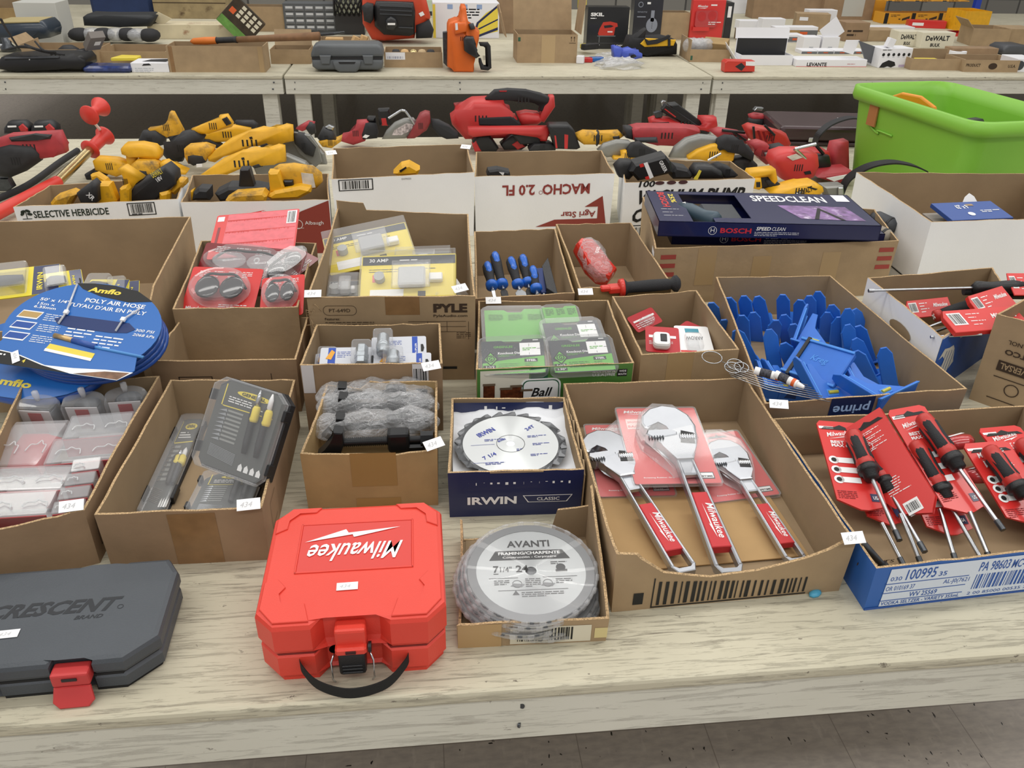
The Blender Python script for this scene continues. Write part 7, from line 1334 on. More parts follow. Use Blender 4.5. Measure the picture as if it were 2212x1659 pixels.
cb_('old off-white carton with rust stains and open flap', 'old_carton', 'box', 1, 1115, 1830, 292, 185, .22, oldw, top=lambda m, w_, d_: m.lines(w_*.4, d_*.5, w_*.3, 2, .02, bred, .2, .001))
tt('torn open flap of the off-white carton end', 'carton_flap', 'flap', 1, 292, [('flap', oldw, .01, -.05, 0, [1120, 140, 1180, 90, 1280, 140, 1210, 190])])
p = at(*cpx(1, 1910, 290), .02); T = thing('photo_box', 'small green and brown printed box tilted on its corner', 'product box', pose(p+Vector((0, 0, .02)), .15, 0, -.75)); m = MB(); m.bb(-.11, .11, 0, .08, -.0, .26, mat('box_dark_brown', '#352a1e', .4, var=.5, vs=14), .001); m.rect(0, 0, 0, 0, white); m.build('carton', T)
m = MB(); m.M = Matrix.Rotation(math.pi/2, 4, 'X'); m.rect(-.11, 0, -.05, .26, mat('print_green', '#5d8a3e', .5, var=.3, vs=20), .001); m.rect(0, .20, .04, .24, mat('print_orange', '#d25a2a', .5), .001)
for i in range(3):
    for j in range(4): m.rect(.005+i*.035, .02+j*.045, .03+i*.035, .05+j*.045, mat('print_cream', '#cfc8b4', .5), .0012)
m.build('print', T)
oc('brown carton standing behind the tilted printed box', 1, 1710, 2140, 235, 50, .2)
# middle
T, cw_, ch_ = cb_('gray parts cabinet with four rows of small labelled drawers', 'parts_cabinet', 'cabinet', 2, 195, 585, 240, 25, .18, mat('cabinet_gray', '#55585b', .5))
for i in range(5):
    for j in range(4):
        x = cw_*(.03+.19*i); y = ch_*(.05+.225*j); m = MB(); m.M = Matrix.Rotation(math.pi/2, 4, 'X'); m.bb(x, x+cw_*.175, y, y+ch_*.19, .0, .004, mat('drawer_gray', '#6c6e70', .3)); D_ = m.build('drawer', T)
        m = MB(); m.M = Matrix.Rotation(math.pi/2, 4, 'X'); m.bb(x+cw_*.02, x+cw_*.155, y+ch_*.09, y+ch_*.17, .004, .006, mat('drawer_label', '#c6c8ca', .4)); m.build('drawer_label', D_)
        m = MB(); m.M = Matrix.Rotation(math.pi/2, 4, 'X'); m.bb(x+cw_*.02, x+cw_*.155, y+ch_*.03, y+ch_*.07, .004, .010, gray); m.build('drawer_pull', D_)
T, w_, H = cb_('black lattice plastic milk crate behind the parts cabinet', 'milk_crate', 'crate', 2, 575, 790, 260, -60, .3, dkb)
m = MB(); m.M = Matrix.Rotation(math.pi/2, 4, 'X')
for i in range(7):
    m.tube([(w_*i/6, H*.45, .006), (w_*min(1, i/6+.4), H*.98, .006)], .006, black, 4); m.tube([(w_*i/6, H*.45, .006), (w_*max(0, i/6-.4), H*.98, .006)], .006, black, 4)
m.rect(w_*.05, H*.5, w_*.9, H*.95, mat('mixed_parts', '#8b8f7c', .4, var=.8, vs=40), .001); m.build('lattice', T)
ob = mat('blower_orange', '#c44223', .45)
tt('backpack leaf blower with ribbed black engine and orange shell', 'backpack_blower', 'blower', 2, 330, [
 ('orange_shell', ob, .22, -.02, .03, [765, -60, 1230, -60, 1280, 130, 1270, 160, 1170, 200, 1160, 290, 930, 310, 840, 300, 770, 180]),
 ('engine', black, .22, .05, .03, [870, 10, 1150, 20, 1165, 90, 1160, 260, 1120, 275, 930, 265, 860, 200, 850, 60]),
 ('muffler', dk, .12, .08, .03, [765, 50, 800, 25, 850, 35, 850, 150, 830, 180, 780, 160]),
 ('tube', blackr, .12, .02, .04, [1165, 190, 1270, 150, 1305, 230, 1290, 290, 1170, 295]),
 ('starter', dkb, .04, .09, .02, [940, 150, 980, 120, 1020, 140, 1035, 190, 1000, 230, 950, 220]), ('fin', dgray, .01, .058, 0, [900, 40, 1140, 50, 1140, 58, 900, 48]), ('fin', dgray, .01, .058, 0, [900, 70, 1140, 80, 1140, 88, 900, 78]), ('fin', dgray, .01, .058, 0, [900, 100, 1140, 110, 1140, 118, 900, 108]), ('fin', dgray, .01, .058, 0, [1040, 200, 1150, 205, 1150, 213, 1040, 208]),
 ('label', white, .003, -.015, 0, [1190, 100, 1220, 85, 1235, 110, 1205, 125]), ('lot_label', white, .003, .0915, 0, [958, 172, 1015, 172, 1015, 187, 958, 187])])
oc('low brown carton with flaps left of the gray case', 2, 90, 385, 478, 370, .2, flaps='b')
T, M, w_, H = oc('low carton of wooden pieces behind the gray case', 2, 450, 820, 400, 300, .2)
for k, (x, y, a) in enumerate(((.3, .08, 0), (.68, .06, 1.2), (.85, .1, 1.0))): MB().box((0, 0, .02), (.12 if not k else .04, .05, .05 if not k else .08), mat('raw_pine', '#d0ab78', .7, var=.1), .004).build('wood_block', None, M @ pose((w_*x, y, H*.55), a*.3, 0, a*.4), ['wide pine block with a rounded wad in the wood carton', 'upright pine piece in the wood carton, left one', 'upright pine piece in the wood carton, right one'][k], 'wood piece', 'wood pieces in the low carton')
gc = mat('case_mid_gray', '#5d6164', .5, var=.06, vs=8)
tt('gray plastic drill case with molded handle lying closed', 'tool_case', 'tool case', 2, 540, [('lid', gc, .20, .0, .02, [385, 400, 400, 350, 440, 332, 880, 335, 910, 350, 925, 400, 925, 428, 385, 430]), ('base', gc, .20, .0, .015, [390, 440, 922, 440, 920, 510, 890, 525, 430, 525, 395, 500]), ('seam', dkb, .19, -.004, 0, [392, 426, 920, 426, 920, 442, 392, 442]), ('latch', gc, .02, .014, .004, [448, 415, 535, 415, 525, 480, 465, 480]), ('latch', gc, .02, .014, .004, [770, 415, 850, 415, 845, 480, 785, 480]), ('handle', gc, .03, .02, .010, [545, 455, 760, 455, 745, 520, 720, 542, 600, 542, 565, 520]), ('handle_gap', dkb, .002, .0212, 0, [590, 462, 720, 462, 710, 478, 600, 478])])
T, M, w_, H = oc('brown carton with white label holding black tool heads', 2, 935, 1370, 505, 390, .24, rz=-.01, dec=lambda m, w_, h_: (m.rect(w_*.03, h_*.52, w_*.36, h_*.98, wc, .001), m.bars(w_*.06, h_*.58, w_*.27, h_*.15, mat('pale_print', '#8f93a8', .6), 14, .0014)))
for k in range(5): 
    Tt = thing('hand_tool', ['black tool head at the left in the labelled carton', 'tan wooden mallet end in the labelled carton', 'small brass cap in the labelled carton', 'round pale wooden ball in the labelled carton', 'black tool head at the right in the labelled carton'][k], 'tool part', M @ pose((w_*(.2+.15*k), .1, .01))); m = MB(); m.lathe([(0, 0), (.028, 0), (.032, H*.6), (.02, H*.9), (0, H*.95)], [dk, mat('raw_pine', '#d0ab78', .7), brs, mat('pale_wood', '#bfa77f', .6), dk][k], 12); m.build('head', Tt)
orr = mat('saw_orange', '#e06a24', .42, var=.04, vs=10)
tt('orange chainsaw standing upright on its rear with black handle', 'chainsaw', 'chainsaw', 2, 540, [('body', orr, .20, .0, .025, [1408, 200, 1420, 170, 1470, 150, 1510, 160, 1505, 80, 1515, 50, 1545, 52, 1552, 190, 1600, 220, 1645, 235, 1640, 300, 1600, 440, 1605, 520, 1600, 540, 1470, 540, 1465, 525, 1405, 500]), ('step', orr, .04, .03, .010, [1455, 170, 1545, 165, 1550, 240, 1460, 260]), ('handle', blackr, .05, .01, .014, [1640, 320, 1710, 320, 1728, 345, 1735, 510, 1710, 528, 1655, 522, 1640, 470, 1640, 440, 1658, 440, 1672, 505, 1705, 505, 1700, 350, 1650, 345]), ('guard', dkb, .06, .04, .012, [1525, 290, 1545, 270, 1600, 275, 1620, 330, 1610, 380, 1650, 420, 1620, 440, 1560, 400, 1530, 380]), ('chain_bar', dsteel, .03, -.09, .003, [1370, 240, 1405, 235, 1405, 500, 1375, 470]), ('label', wc, .002, .0315, 0, [1463, 175, 1480, 172, 1484, 222, 1466, 226]), ('fuel_cap', dgray, .04, .02, .010, [1565, 180, 1600, 175, 1615, 215, 1580, 225])])
def dyw(m, w_, h_):
    m.poly([(w_*.62, h_*.05), (w_*.98, h_*.20), (w_*.98, h_*.92), (w_*.80, h_*.72), (w_*.65, h_*.42)], mat('print_yellow', '#e6cf4a', .5), .001); m.poly([(w_*.60, h_*.10), (w_*.66, h_*.45), (w_*.99, h_*.97), (w_*.99, h_*.90), (w_*.69, h_*.42), (w_*.63, h_*.08)], navy, .0014); m.poly([(w_*.62, h_*.05), (w_*.98, h_*.32), (w_*.98, h_*.24), (w_*.64, h_*.0)], navy, .0014); m.poly([(w_*.68, h_*.28), (w_*.98, h_*.56), (w_*.98, h_*.52), (w_*.70, h_*.25)], navy, .0014)
    for k in range(3): m.rect(w_*(.22+.22*k), h_*.82, w_*(.30+.22*k), h_*.95, mat('print_pale_blue', '#8fa7cf', .6), .001); m.lines(w_*.48, h_*.8, w_*.22, 4, .02, mat('print_pale_blue', '#8fa7cf', .6), .4, .001)
    m.rect(0, h_*.0, w_*.04, h_*.95, mat('print_yellow', '#e6cf4a', .5), .001)
cb_('white carton with blue and yellow curved stripes behind the chainsaw', 'product_box', 'box', 2, 1300, 1790, 285, 20, .3, wc, dyw)
cb_('brown carton behind the tall open one', 'product_box', 'box', 2, 1780, 1990, 250, -20, .3, kraft_d)
T, M, w_, H = oc('tall open brown carton with raised flaps and arrows printed', 3, 62, 535, 502, 275, .26, kraft, flaps='', back=.0, inn=kraft_in, dec=lambda m, w_, h_: (m.rect(w_*.40, 0, w_*.63, h_*.98, mat('pale_tape2', '#b59c76', .35), .001), m.rect(w_*.86, h_*.70, w_*.97, h_*.715, kink, .001), [m.poly([(w_*x, h_*.88), (w_*(x+.014), h_*.94), (w_*(x+.028), h_*.88), (w_*(x+.017), h_*.88), (w_*(x+.017), h_*.76), (w_*(x+.011), h_*.76), (w_*(x+.011), h_*.88)], kink, .001) for x in (.88, .93)], m.rect(w_*.01, h_*.76, w_*.05, h_*.90, mat('green_mark', '#2d5a43', .6), .001)))
for q in ((0, .0, .0), (1, 0, 0)):
    m = MB()
    if q[0] == 0: m.box((w_/2, .26+.035, H+.10), (w_, .005, .26), kraft, rx=-.25)
    else: m.prism([(0, 0), (.24, 0), (.24, .17), (.05, .2), (0, .15)], 0, .005, kraft, M=Matrix.Translation((-.075, .01, H-.02)) @ Matrix.Rotation(math.pi/2, 4, 'Z') @ Matrix.Rotation(math.pi/2-.25, 4, 'X'))
    m.build('flap', T)
m = MB(); m.prism([(0, 0), (.24, 0), (.24, .20), (.0, .22)], 0, .005, kraft, M=Matrix.Translation((w_+.02, .01, H)) @ Matrix.Rotation(math.pi/2, 4, 'Z') @ Matrix.Rotation(math.pi/2+.1, 4, 'X')); m.build('flap', T)
for k, (x, y, mt, s_, lab) in enumerate(((565, 505, wc, (.05, .04, .05), 'small white box end at the left of the loose pile'), (620, 495, mred, (.07, .05, .03), 'small red box in the loose pile'), (690, 490, hblue, (.10, .04, .03), 'blue tube pack in the loose pile'), (640, 430, dk, (.14, .04, .04), 'dark hand tool lying on top of the loose pile'), (600, 420, lyel, (.06, .05, .03), 'yellow and white label pack in the loose pile'))):
    T = thing('small_pack', lab, 'pack', pose(at(*cpx(3, x, y), .0), -.4+.3*k)); m = MB(); m.box((0, 0, s_[2]/2+(.03 if y < 450 else 0)), s_, mt, .006, seg=2); m.build('body', T)
for k, (x, y, rr) in enumerate(((790, 470, .07), (900, 540, .11), (790, 520, .08))):
    T = thing('clear_bag', ['clear bag among the loose pile near the blue part', 'crumpled clear bag at the table edge, right one', 'crumpled clear bag at the table edge, left one'][k], 'bag', pose(at(*cpx(3, x, y), .0), .3*k)); m = MB(); R = random.Random(k); v = []; f = []
    for j in range(9):
        for i in range(14): a = 2*math.pi*i/14; q = math.pi/2*j/8; e = 1+R.uniform(-.18, .18); v.append((rr*1.4*math.cos(a)*math.cos(q)*e, rr*.8*math.sin(a)*math.cos(q)*e, rr*.55*math.sin(q)*e+.002))
    for j in range(8):
        for i in range(14): a = j*14+i; b = j*14+(i+1) % 14; f.append((a, b, b+14, a+14))
    m.add(v, f, clear('bag_film', base=.35, crink=25)); m.build('bag', T)
lb2 = mat('periwinkle_plastic', '#4a5fc4', .4)
tt('periwinkle blue molded plastic holster part', 'plastic_holster', 'plastic part', 3, 500, [('cup', lb2, .10, .04, .02, [830, 375, 850, 370, 905, 385, 890, 470, 835, 460]), ('body', lb2, .08, .02, .02, [880, 400, 960, 380, 1020, 415, 1065, 430, 1065, 465, 1000, 475, 920, 480, 880, 470]), ('hole', dkb, .002, .0212, 0, [970, 440, 1000, 432, 1015, 450, 990, 462, 965, 460])])
tt('black and yellow tool bag with webbing strap on the back table', 'tool_bag', 'bag', 3, 455, [('body', mat('bag_black', '#1d1d1f', .85, bump=.6, bs=80), .22, .0, .03, [940, 400, 980, 300, 1060, 310, 1250, 300, 1330, 320, 1350, 360, 1345, 440, 1100, 448, 1000, 440]), ('peak', dk, .05, -.05, .01, [940, 370, 960, 300, 1040, 260, 1085, 222, 1100, 235, 1080, 310, 1000, 390]), ('yellow_panel', mat('bag_yellow', '#e2b023', .7), .02, .012, .004, [1045, 350, 1090, 305, 1330, 318, 1310, 365, 1080, 375]), ('strap', blackr, .02, .03, .004, [1075, 300, 1110, 330, 1200, 315, 1270, 278, 1290, 285, 1270, 310, 1180, 350, 1100, 360]), ('strap', blackr, .01, .02, 0, [1265, 310, 1285, 310, 1285, 370, 1265, 370])])
def dskil(m, w_, h_):
    m.txt('SKIL', w_*.07, h_*.78, w_*.32, h_*.085, white, .001, .05); m.lines(w_*.07, h_*.72, w_*.3, 1, .012, white, .5, .001)
    R1 = mat('jigsaw_red', '#c63a2c', .45); m.poly([(w_*x, h_*y) for x, y in pl(.27, .36, .30, .32, .66, .33, .68, .52, .74, .54, .72, .62, .55, .66, .38, .64, .34, .56, .30, .48)], R1, .001); m.poly([(w_*x, h_*y) for x, y in pl(.40, .56, .56, .58, .64, .55, .58, .52, .42, .50)], dkb, .0014); m.rect(w_*.30, h_*.16, w_*.32, h_*.32, gray, .001); m.rect(w_*.26, h_*.30, w_*.70, h_*.325, gray, .0014); m.rect(w_*.5, h_*.40, w_*.62, h_*.43, white, .0016)
    m.lines(w_*.04, h_*.09, w_*.3, 2, .012, white, .4, .001); m.txt('6.5AMP', w_*.68, h_*.06, w_*.26, h_*.05, white, .001, .03); m.rect(w_*.02, h_*.14, w_*.96, h_*.145, gray, .001)
cb_('black power tool box with white lettering and red jigsaw picture', 'product_box', 'box', 3, 610, 935, 390, 55, .12, dkb, dskil)
T, w_, H = cb_('black box stacked on the red jigsaw box', 'product_box', 'box', 3, 615, 935, 390, -60, .11, dkb, lambda m, w_, h_: (m.lines(w_*.06, h_*.04, w_*.3, 2, .012, white, .5, .001), m.ring(w_*.62, h_*.25, .02, .01, mred, .001), m.txt('6.5AMP', w_*.74, h_*.03, w_*.2, h_*.12, white, .001, .02)), lift=.395)
def dbulb(m, w_, h_):
    m.lathe([(.001, 0)], dkb) if 0 else None
    pg = mat('bulb_gray', '#8a8f9c', .4); m.poly([(w_*(.66+.2*math.sin(a)), h_*(.36-.18*math.cos(a))) for a in [i*.3 for i in range(21)]], pg, .001); m.rect(w_*.60, h_*.45, w_*.72, h_*.72, pg, .001)
    for k in range(5): m.rect(w_*.655, h_*(.28+.05*k), w_*.68, h_*(.30+.05*k), dkb, .0014)
    m.ring(w_*.22, h_*.86, .02, .015, pg, .001); m.txt('VINTAGE STYLE', w_*.12, h_*.66, w_*.34, h_*.04, pg, .001, .01); m.rect(w_*.12, h_*.55, w_*.42, h_*.575, pg, .001); m.rect(w_*.44, h_*.87, w_*.56, h_*.92, white, .001)
cb_('black light bulb box with a pale bulb picture', 'product_box', 'box', 3, 975, 1200, 315, -10, .12, mat('box_blue_black', '#22242e', .35, coat=.3), dbulb)
oc('brown carton between the bulb box and the red clamshell', 3, 1200, 1420, 315, 100, .16, flaps='')
def dredpk(m, w_, h_): mw_text(m, w_*.15, h_*.82, w_*.3, h_*.06, white, .001); m.lines(w_*.55, h_*.86, w_*.4, 1, .02, white, .5, .001); m.prism(rrect(w_*.66, h_*.42, .02, x=w_*.1, y=h_*.33), .001, .02, mat('translucent_red', '#b83a3c', .15, coat=.6)); m.disc(w_*.28, h_*.60, .035, mred, .021); m.disc(w_*.6, h_*.62, .035, mred, .021); m.rect(w_*.05, h_*.24, w_*.55, h_*.34, cred, .022); m.lines(w_*.5, h_*.45, w_*.4, 2, .014, white, .4, .022)
cb_('tall red clamshell tool pack standing upright on the back table', 'tool_pack', 'tool pack', 3, 1430, 1690, 320, 0, .05, cred, dredpk, rz=.03)
cb_('narrow black box beside the red clamshell pack', 'product_box', 'box', 3, 1700, 1755, 315, 20, .2, dkb, lambda m, w_, h_: (m.rect(w_*.2, h_*.6, w_*.7, h_*.9, white, .001)))
T, M, w_, H = oc('low brown carton of plastic bags at the table seam', 3, 1435, 1750, 495, 395, .30, rz=-.05, left=.06, dec=lambda m, w_, h_: (m.rect(w_*.02, h_*.15, w_*.07, h_*.5, mat('green_mark', '#2d5a43', .6), .001)))
T = thing('clear_bag', 'clump of clear bags in the low carton at the seam', 'bag', M @ pose((.06, .12, .03))); m = MB()
for k in range(5): m.ell((.03*k-.04, .02*(k % 2), H*.5+.02), (.05, .06, .05), clear('bag_film', base=.35, crink=25), 10, 6)
m.build('bag', T)
MB().box((0, 0, 0), (.17, .10, .05), kraft_y, .002).build('small_carton', None, M @ pose((w_*.72, .12, H+.02), -.5, .3), 'small tan box tilted on the low carton', 'box')
# right
T = tt('red and white printed pack lying at the table edge', 'tool_pack', 'tool pack', 3, 580, [('body', mat('print_red_orange', '#c93a2e', .4), .08, .0, .004, [1715, 575, 1720, 500, 1740, 482, 1960, 488, 1955, 572]), ('label', white, .002, .001, 0, [1885, 490, 1960, 490, 1955, 525, 1885, 522]), ('photo', dk, .002, .001, 0, [1800, 530, 1850, 500, 1880, 530, 1850, 565])])
T, M, w_, H = oc('long white carton with black interior and raised flap', 3, 1840, 2250, 520, 440, .14, wc, inn=dkb, back=.09)
m = MB(); m.prism([(0, 0), (.14, 0), (.14, .10), (.09, .16), (0, .0)], 0, .003, wc, M=Matrix.Translation((0, .01, 0)) @ Matrix.Rotation(math.pi/2, 4, 'Z') @ Matrix.Rotation(math.pi/2-.6, 4, 'X')); m.build('flap', T); m = MB(); m.box((w_/2, .15, H+.12), (w_*1.05, .003, .07), wc, rx=-.2); m.build('lid', T)
cb_('white display tray with black lettering holding small cartons', 'display_tray', 'box', 4, 395, 955, 532, 475, .16, wc, lambda m, w_, h_: (m.txt('LEVANTE', w_*.15, h_*.08, w_*.28, h_*.5, inkb, .001, .03), m.lines(w_*.72, h_*.35, w_*.24, 1, .008, mat('print_pink', '#c58e92', .6), .5, .001), m.rect(0, 0, w_, h_*.06, cred, .0008)))
SG = 'small white cartons on the right back table'
def dsm(m, w_, h_): m.rect(w_*.38, h_*.35, w_*.62, h_*.40, mat('pale_gray_ink', '#aab0b8', .6), .001); m.rect(w_*.40, h_*.28, w_*.58, h_*.31, mat('pale_gray_ink', '#aab0b8', .6), .001)
def dsg(m, w_, h_): m.rect(0, h_*.1, w_, h_*.7, gray, .001); m.rect(w_*.35, h_*.3, w_*.65, h_*.55, mat('print_orange', '#d25a2a', .5), .0014)
for k in range(4): cb_(['first', 'second', 'third', 'fourth'][k]+' gray-banded small carton from the left in the white display tray', 'small_carton', 'box', 4, 430+k*130, 552+k*130, 480, 402, .12, wc, dsg, grp=SG, lift=.04)
cb_('square white carton behind the tray, left of the opened one', 'small_carton', 'box', 4, 440, 575, 425, 295, .12, wc, dsm, grp=SG, lift=.0)
T, w_, H = cb_('square white carton with its flap standing open', 'small_carton', 'box', 4, 590, 725, 425, 295, .12, wc, dsm, grp=SG, lift=.0)
m = MB(); m.box((w_*.5, .02, H+.04), (w_*1.1, .003, .13), wc, ry=-.7); m.rect(0, 0, 0, 0, wc); m.build('flap', T)
T, w_, H = cb_('white cylinder-printed carton with orange stripes', 'small_carton', 'box', 4, 215, 325, 330, 215, .10, wc, lambda m, w_, h_: ([m.rect(w_*.15, h_*(.15+.17*k), w_*.5, h_*(.25+.17*k), mat('print_orange', '#d25a2a', .5), .001) for k in range(3)]), grp=SG)
for k, (a, b, c_, d) in enumerate(((320, 440, 340, 275), (-20, 90, 345, 285), (95, 230, 345, 295), (330, 560, 300, 215), (-60, 110, 235, 165), (120, 300, 250, 150), (480, 700, 235, 80))):
    cb_(['low white carton beside the orange-striped one', 'low white carton above the long black-lined carton, left one', 'low white carton above the long black-lined carton, middle one', 'wide white carton behind the striped cylinder one', 'white carton far left in the rear of the small carton cluster', 'white carton with raised lid in the rear cluster', 'white carton with black edge at the top of the cluster'][k], 'small_carton', 'box', 4, a, b, c_, d, .12, wc, dsg if k in (0, 3) else None, grp=SG, lift=.0)
oc('low tan carton among the white cartons, left', 4, -60, 135, 320, 235, .12, kraft_y); oc('low tan carton among the white cartons behind the striped one', 4, 150, 420, 300, 240, .12, kraft_y)
tt('dark gray raised flaps of an opened glossy carton', 'carton_flap', 'flap', 4, 530, [('flap', mat('flap_gray', '#56585e', .4, coat=.3), .01, -.03, 0, [900, 325, 1050, 380, 1060, 530, 950, 490]), ('white_flap', wc, .01, -.04, 0, [770, 410, 800, 320, 905, 320, 850, 435])])
def dpix(m, w_, h_):
    for k in range(6): m.disc(w_*(.1+.16*k), h_*.68, w_*.045, inkb, .001, n=10); m.rect(w_*(.07+.16*k), h_*.54, w_*(.14+.16*k), h_*.56, mat('pale_gray_ink', '#aab0b8', .6), .001)
    m.lines(w_*.05, h_*.9, w_*.6, 1, .01, inkb, .4, .001); m.poly([(w_*x, h_*y) for x, y in pl(.05, .02, .12, .25, .30, .40, .5, .30, .55, .12, .42, .02, .3, .08, .2, .02)], inkb, .001); m.rect(w_*.65, h_*.05, w_*.88, h_*.16, mat('print_lilac', '#b9a9c6', .6), .001)
T, w_, H = cb_('white carton printed with six small black tool pictures', 'product_box', 'box', 4, 1040, 1300, 540, 385, .14, wc, dpix, rz=.06)
m = MB(); m.box((w_*.3, .03, H+.03), (.05, .04, .06), wc, .002, ry=.3); m.build('lid_tab', T)
T, M, w_, H = oc('brown carton with yellow-lined parts right of the tool-picture carton', 4, 1310, 1720, 560, 470, .26, rz=-.06, back=.03); MB().bb(w_*.15, w_*.55, .03, .10, H*.3, H*.9, lyel, .004).build('yellow_tray', None, M, 'yellow plastic tray inside the brown carton on the right back table', 'tray')
oc('printed brown carton at the right end of the back row', 4, 1730, 2150, 575, 480, .26, rz=-.05, dec=lambda m, w_, h_: (m.txt('PRODUCT', w_*.03, h_*.45, w_*.26, h_*.25, kink, .001, .02), m.txt('CHIQUITA', w_*.42, h_*.3, w_*.2, h_*.45, kink, .001, .02) if 0 else m.disc(w_*.52, h_*.5, .03, kink, .001, ry=.02), m.txt('U.S.A.', w_*.8, h_*.4, w_*.14, h_*.25, kink, .001, .02)))
def ddw(m, w_, h_): m.txt('DeWALT', w_*.12, h_*.48, w_*.72, h_*.32, inkb, .001, .03); m.txt('BULK', w_*.3, h_*.1, w_*.3, h_*.22, inkb, .001, .03)
cb_('cream lettered carton on the right back table, left one', 'product_box', 'box', 4, 1195, 1370, 370, 250, .14, cream, ddw, grp='cream lettered cartons'); cb_('cream lettered carton on the right back table, right one', 'product_box', 'box', 4, 1380, 1640, 385, 260, .14, cream, ddw, grp='cream lettered cartons')
cb_('brown carton with dark upside print behind the cream cartons', 'product_box', 'box', 4, 770, 960, 330, 180, .2, kraft_d, lambda m, w_, h_: m.lines(w_*.1, h_*.5, w_*.7, 2, .03, kink, .5, .001)); cb_('wide brown carton left of the cream cartons', 'product_box', 'box', 4, 960, 1200, 330, 240, .2, kraft)
cb_('white shallow tray on top of the wide brown carton', 'paper_tray', 'tray', 4, 960, 1340, 240, 215, .15, wc)
cb_('tan carton with torn label standing tilted in the rear', 'product_box', 'box', 4, 390, 640, 250, 110, .15, kraft, lambda m, w_, h_: m.rect(w_*.1, h_*.6, w_*.35, h_*.8, wc, .001), rz=-.25)
cb_('large brown carton with a clear-covered panel in the far rear', 'product_box', 'box', 4, 600, 995, 160, -90, .25, kraft_d, lambda m, w_, h_: (m.rect(w_*.38, h_*.12, w_*.80, h_*.9, mat('hazy_panel', '#b9b9b2', .2), .001)))
cb_('brown carton panel standing far left of the hazy panel', 'product_box', 'box', 4, 45, 610, 150, -90, .2, kraft_d); cb_('white carton far in the rear right of the black narrow box', 'product_box', 'box', 3, 1760, 1935, 110, -60, .2, wc)
def dor(m, w_, h_): m.rect(w_*.02, 0, w_*.16, h_, inkb, .001); m.txt('BOX', w_*.5, h_*.4, w_*.1, h_*.1, kink, .001) if 0 else m.rect(w_*.55, h_*.40, w_*.62, h_*.5, kink, .001); m.poly([(w_*.68, h_*.3), (w_*.95, h_*.5), (w_*.95, h_*.75), (w_*.68, h_*.5)], kink, .001); m.lines(w_*.25, h_*.8, w_*.35, 2, .012, kink, .4, .001)
OG = 'orange-yellow printed cartons'
for i in range(3):
    for j in range(2): cb_(['left', 'middle', 'right'][i]+' column orange-yellow carton, '+['lower', 'upper'][j]+' one', 'product_box', 'box', 4, 1085+i*215, 1300+i*215, 190, 105 if j == 0 else 5, .2, obox, dor, grp=OG, lift=.0 if j == 0 else .196)
cb_('narrow orange carton left of the orange-yellow stack', 'product_box', 'box', 4, 985, 1085, 160, 0, .2, obox, grp=OG)
cb_('bright red long carton leaning before the orange-yellow stack', 'product_box', 'box', 4, 1300, 1570, 225, 165, .10, cred, lambda m, w_, h_: m.rect(w_*.1, h_*.3, w_*.4, h_*.7, white, .001), rz=-.25)
oc('yellow plastic bin at the right behind the orange cartons', 4, 1710, 1915, 255, 90, .3, yel, inn=yel)
oc('red shallow tray under the red long carton', 4, 1540, 1790, 290, 265, .2, cred, inn=dred)
oc('brown open carton at the far right edge of the back table', 4, 1790, 2060, 370, 230, .28, kraft, rz=-.2, flaps='l'); cb_('brown carton cut off by the right photo edge', 'product_box', 'box', 4, 2070, 2300, 370, 230, .25, kraft)
cb_('flat tan carton base under the right end cartons', 'product_box', 'box', 4, 1640, 2000, 440, 385, .12, kraft_d)
T = thing('tape_roll', 'white and gray rolls lying in the right back cartons', 'roll', pose(at(*cpx(4, 1680, 440), .0))); m = MB(); ringslab(m, .06, .03, 0, .03, wc, 20); m.build('roll', T)
tt('black vehicle-like battery case at the right edge', 'tool_case', 'tool case', 4, 440, [('case', mat('dusty_black', '#4a4c50', .4), .2, .0, .02, [2040, 430, 2060, 380, 2100, 360, 2230, 360, 2230, 450, 2050, 440])])
cb_('white printed box at the right edge on the back table', 'product_box', 'box', 4, 2140, 2300, 575, 470, .2, wc, lambda m, w_, h_: m.disc(w_*.15, h_*.5, .03, dgray, .001), rz=-.05)
cb_('yellow lettered placard box behind the tall open carton', 'product_box', 'box', 3, 555, 615, 70, -20, .1, lyel, lambda m, w_, h_: m.lines(w_*.1, h_*.6, w_*.8, 3, .03, inkb, .5, .001))
T = thing('blue_post', 'blue painted upright post at the back right', 'post', Matrix.Translation((5.95, 9.1, 0))); m = MB(); m.bb(-.03, .03, -.03, .03, 0, 2.2, mat('post_blue', '#1f3fae', .5), .003); m.build('post', T)
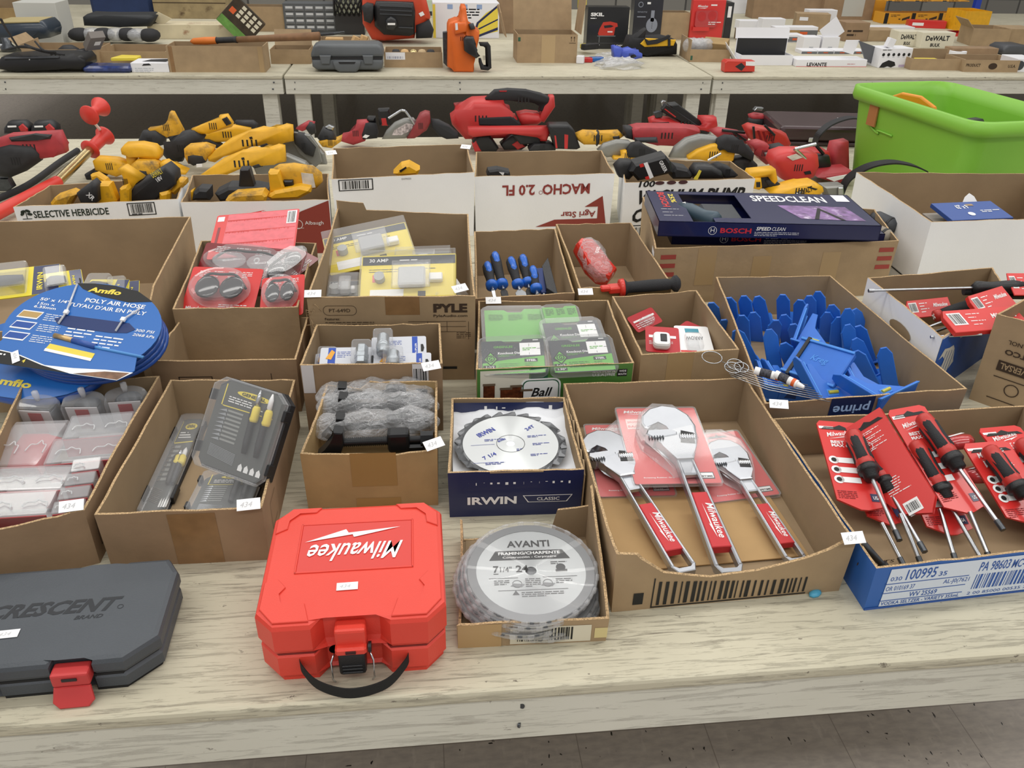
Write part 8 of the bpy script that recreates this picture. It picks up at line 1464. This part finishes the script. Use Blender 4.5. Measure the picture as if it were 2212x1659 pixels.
cb_('pale green and black striped shelf pack behind the blower', 'product_box', 'box', 2, 1230, 1330, 130, 0, .2, mat('pale_green', '#b9c8b0', .6), lambda m, w_, h_: m.rect(0, h_*.1, w_, h_*.35, dkb, .001))
# spray bottle and bits
tt('white spray bottle with dark trigger at the upper left', 'spray_bottle', 'bottle', 1, 250, [('bottle', clear('milky', '#f2f2f2', base=.5, rough=.3), .07, .0, .01, [350, 110, 400, 100, 430, 150, 440, 240, 375, 245]), ('trigger_head', wc, .04, .0, .004, [290, 25, 350, 10, 370, 60, 385, 105, 350, 110, 335, 50])])
cb_('small tan carton beside the spray bottle', 'small_carton', 'box', 1, 440, 510, 215, 135, .08, kraft_y)
# rear wall objects seen at the top left
cb_('mustard carton at the top left', 'product_box', 'box', 1, 140, 310, 130, 10, .15, kraft_y)
# lot stickers and small debris
STK = [(935, 800, .155, 'lot sticker hanging off the coupler carton corner', .3), (945, 972, .118, 'lot sticker on the front right corner of the puller carton', .5), (1845, 1172, .103, 'lot sticker at the corner between the wrench and blue trays', .05), (1680, 878, .108, 'lot sticker at the front left corner of the blue level carton', -.2), (155, 1104, .107, 'lot sticker on the rim of the clear case carton', .15), (538, 1100, .108, 'lot sticker on the front rim of the knife set carton', .1),
 (1000, 632, .2, 'lot sticker on the right corner of the tall brown carton', .5), (676, 641, .2, 'lot sticker on the left corner of the tall brown carton', 0), (1066, 655, .132, 'lot sticker on the front rim of the chisel carton', 0), (1005, 320, .2, 'lot sticker on the back right corner of the tall white carton', -.4), (718, 335, .2, 'lot sticker on the back left corner of the tall white carton', .4), (1265, 636, .132, 'lot sticker on the front rim of the red bagged part carton', 0)]
for x, y, z, lab, rz in STK: p = at(x, y, z); sticker(pose(p-Vector((.017, .004, 0)), rz, .55), lab, .034, .018)
T = MB(); T.ell((0, 0, .003), (.012, .007, .005), mat('blue_scrap', '#4fa6c9', .4), 8, 5); T.build('plastic_scrap', None, pose(at(1760, 1285, 0), .4), 'tiny blue plastic scrap on the bare table', 'scrap')
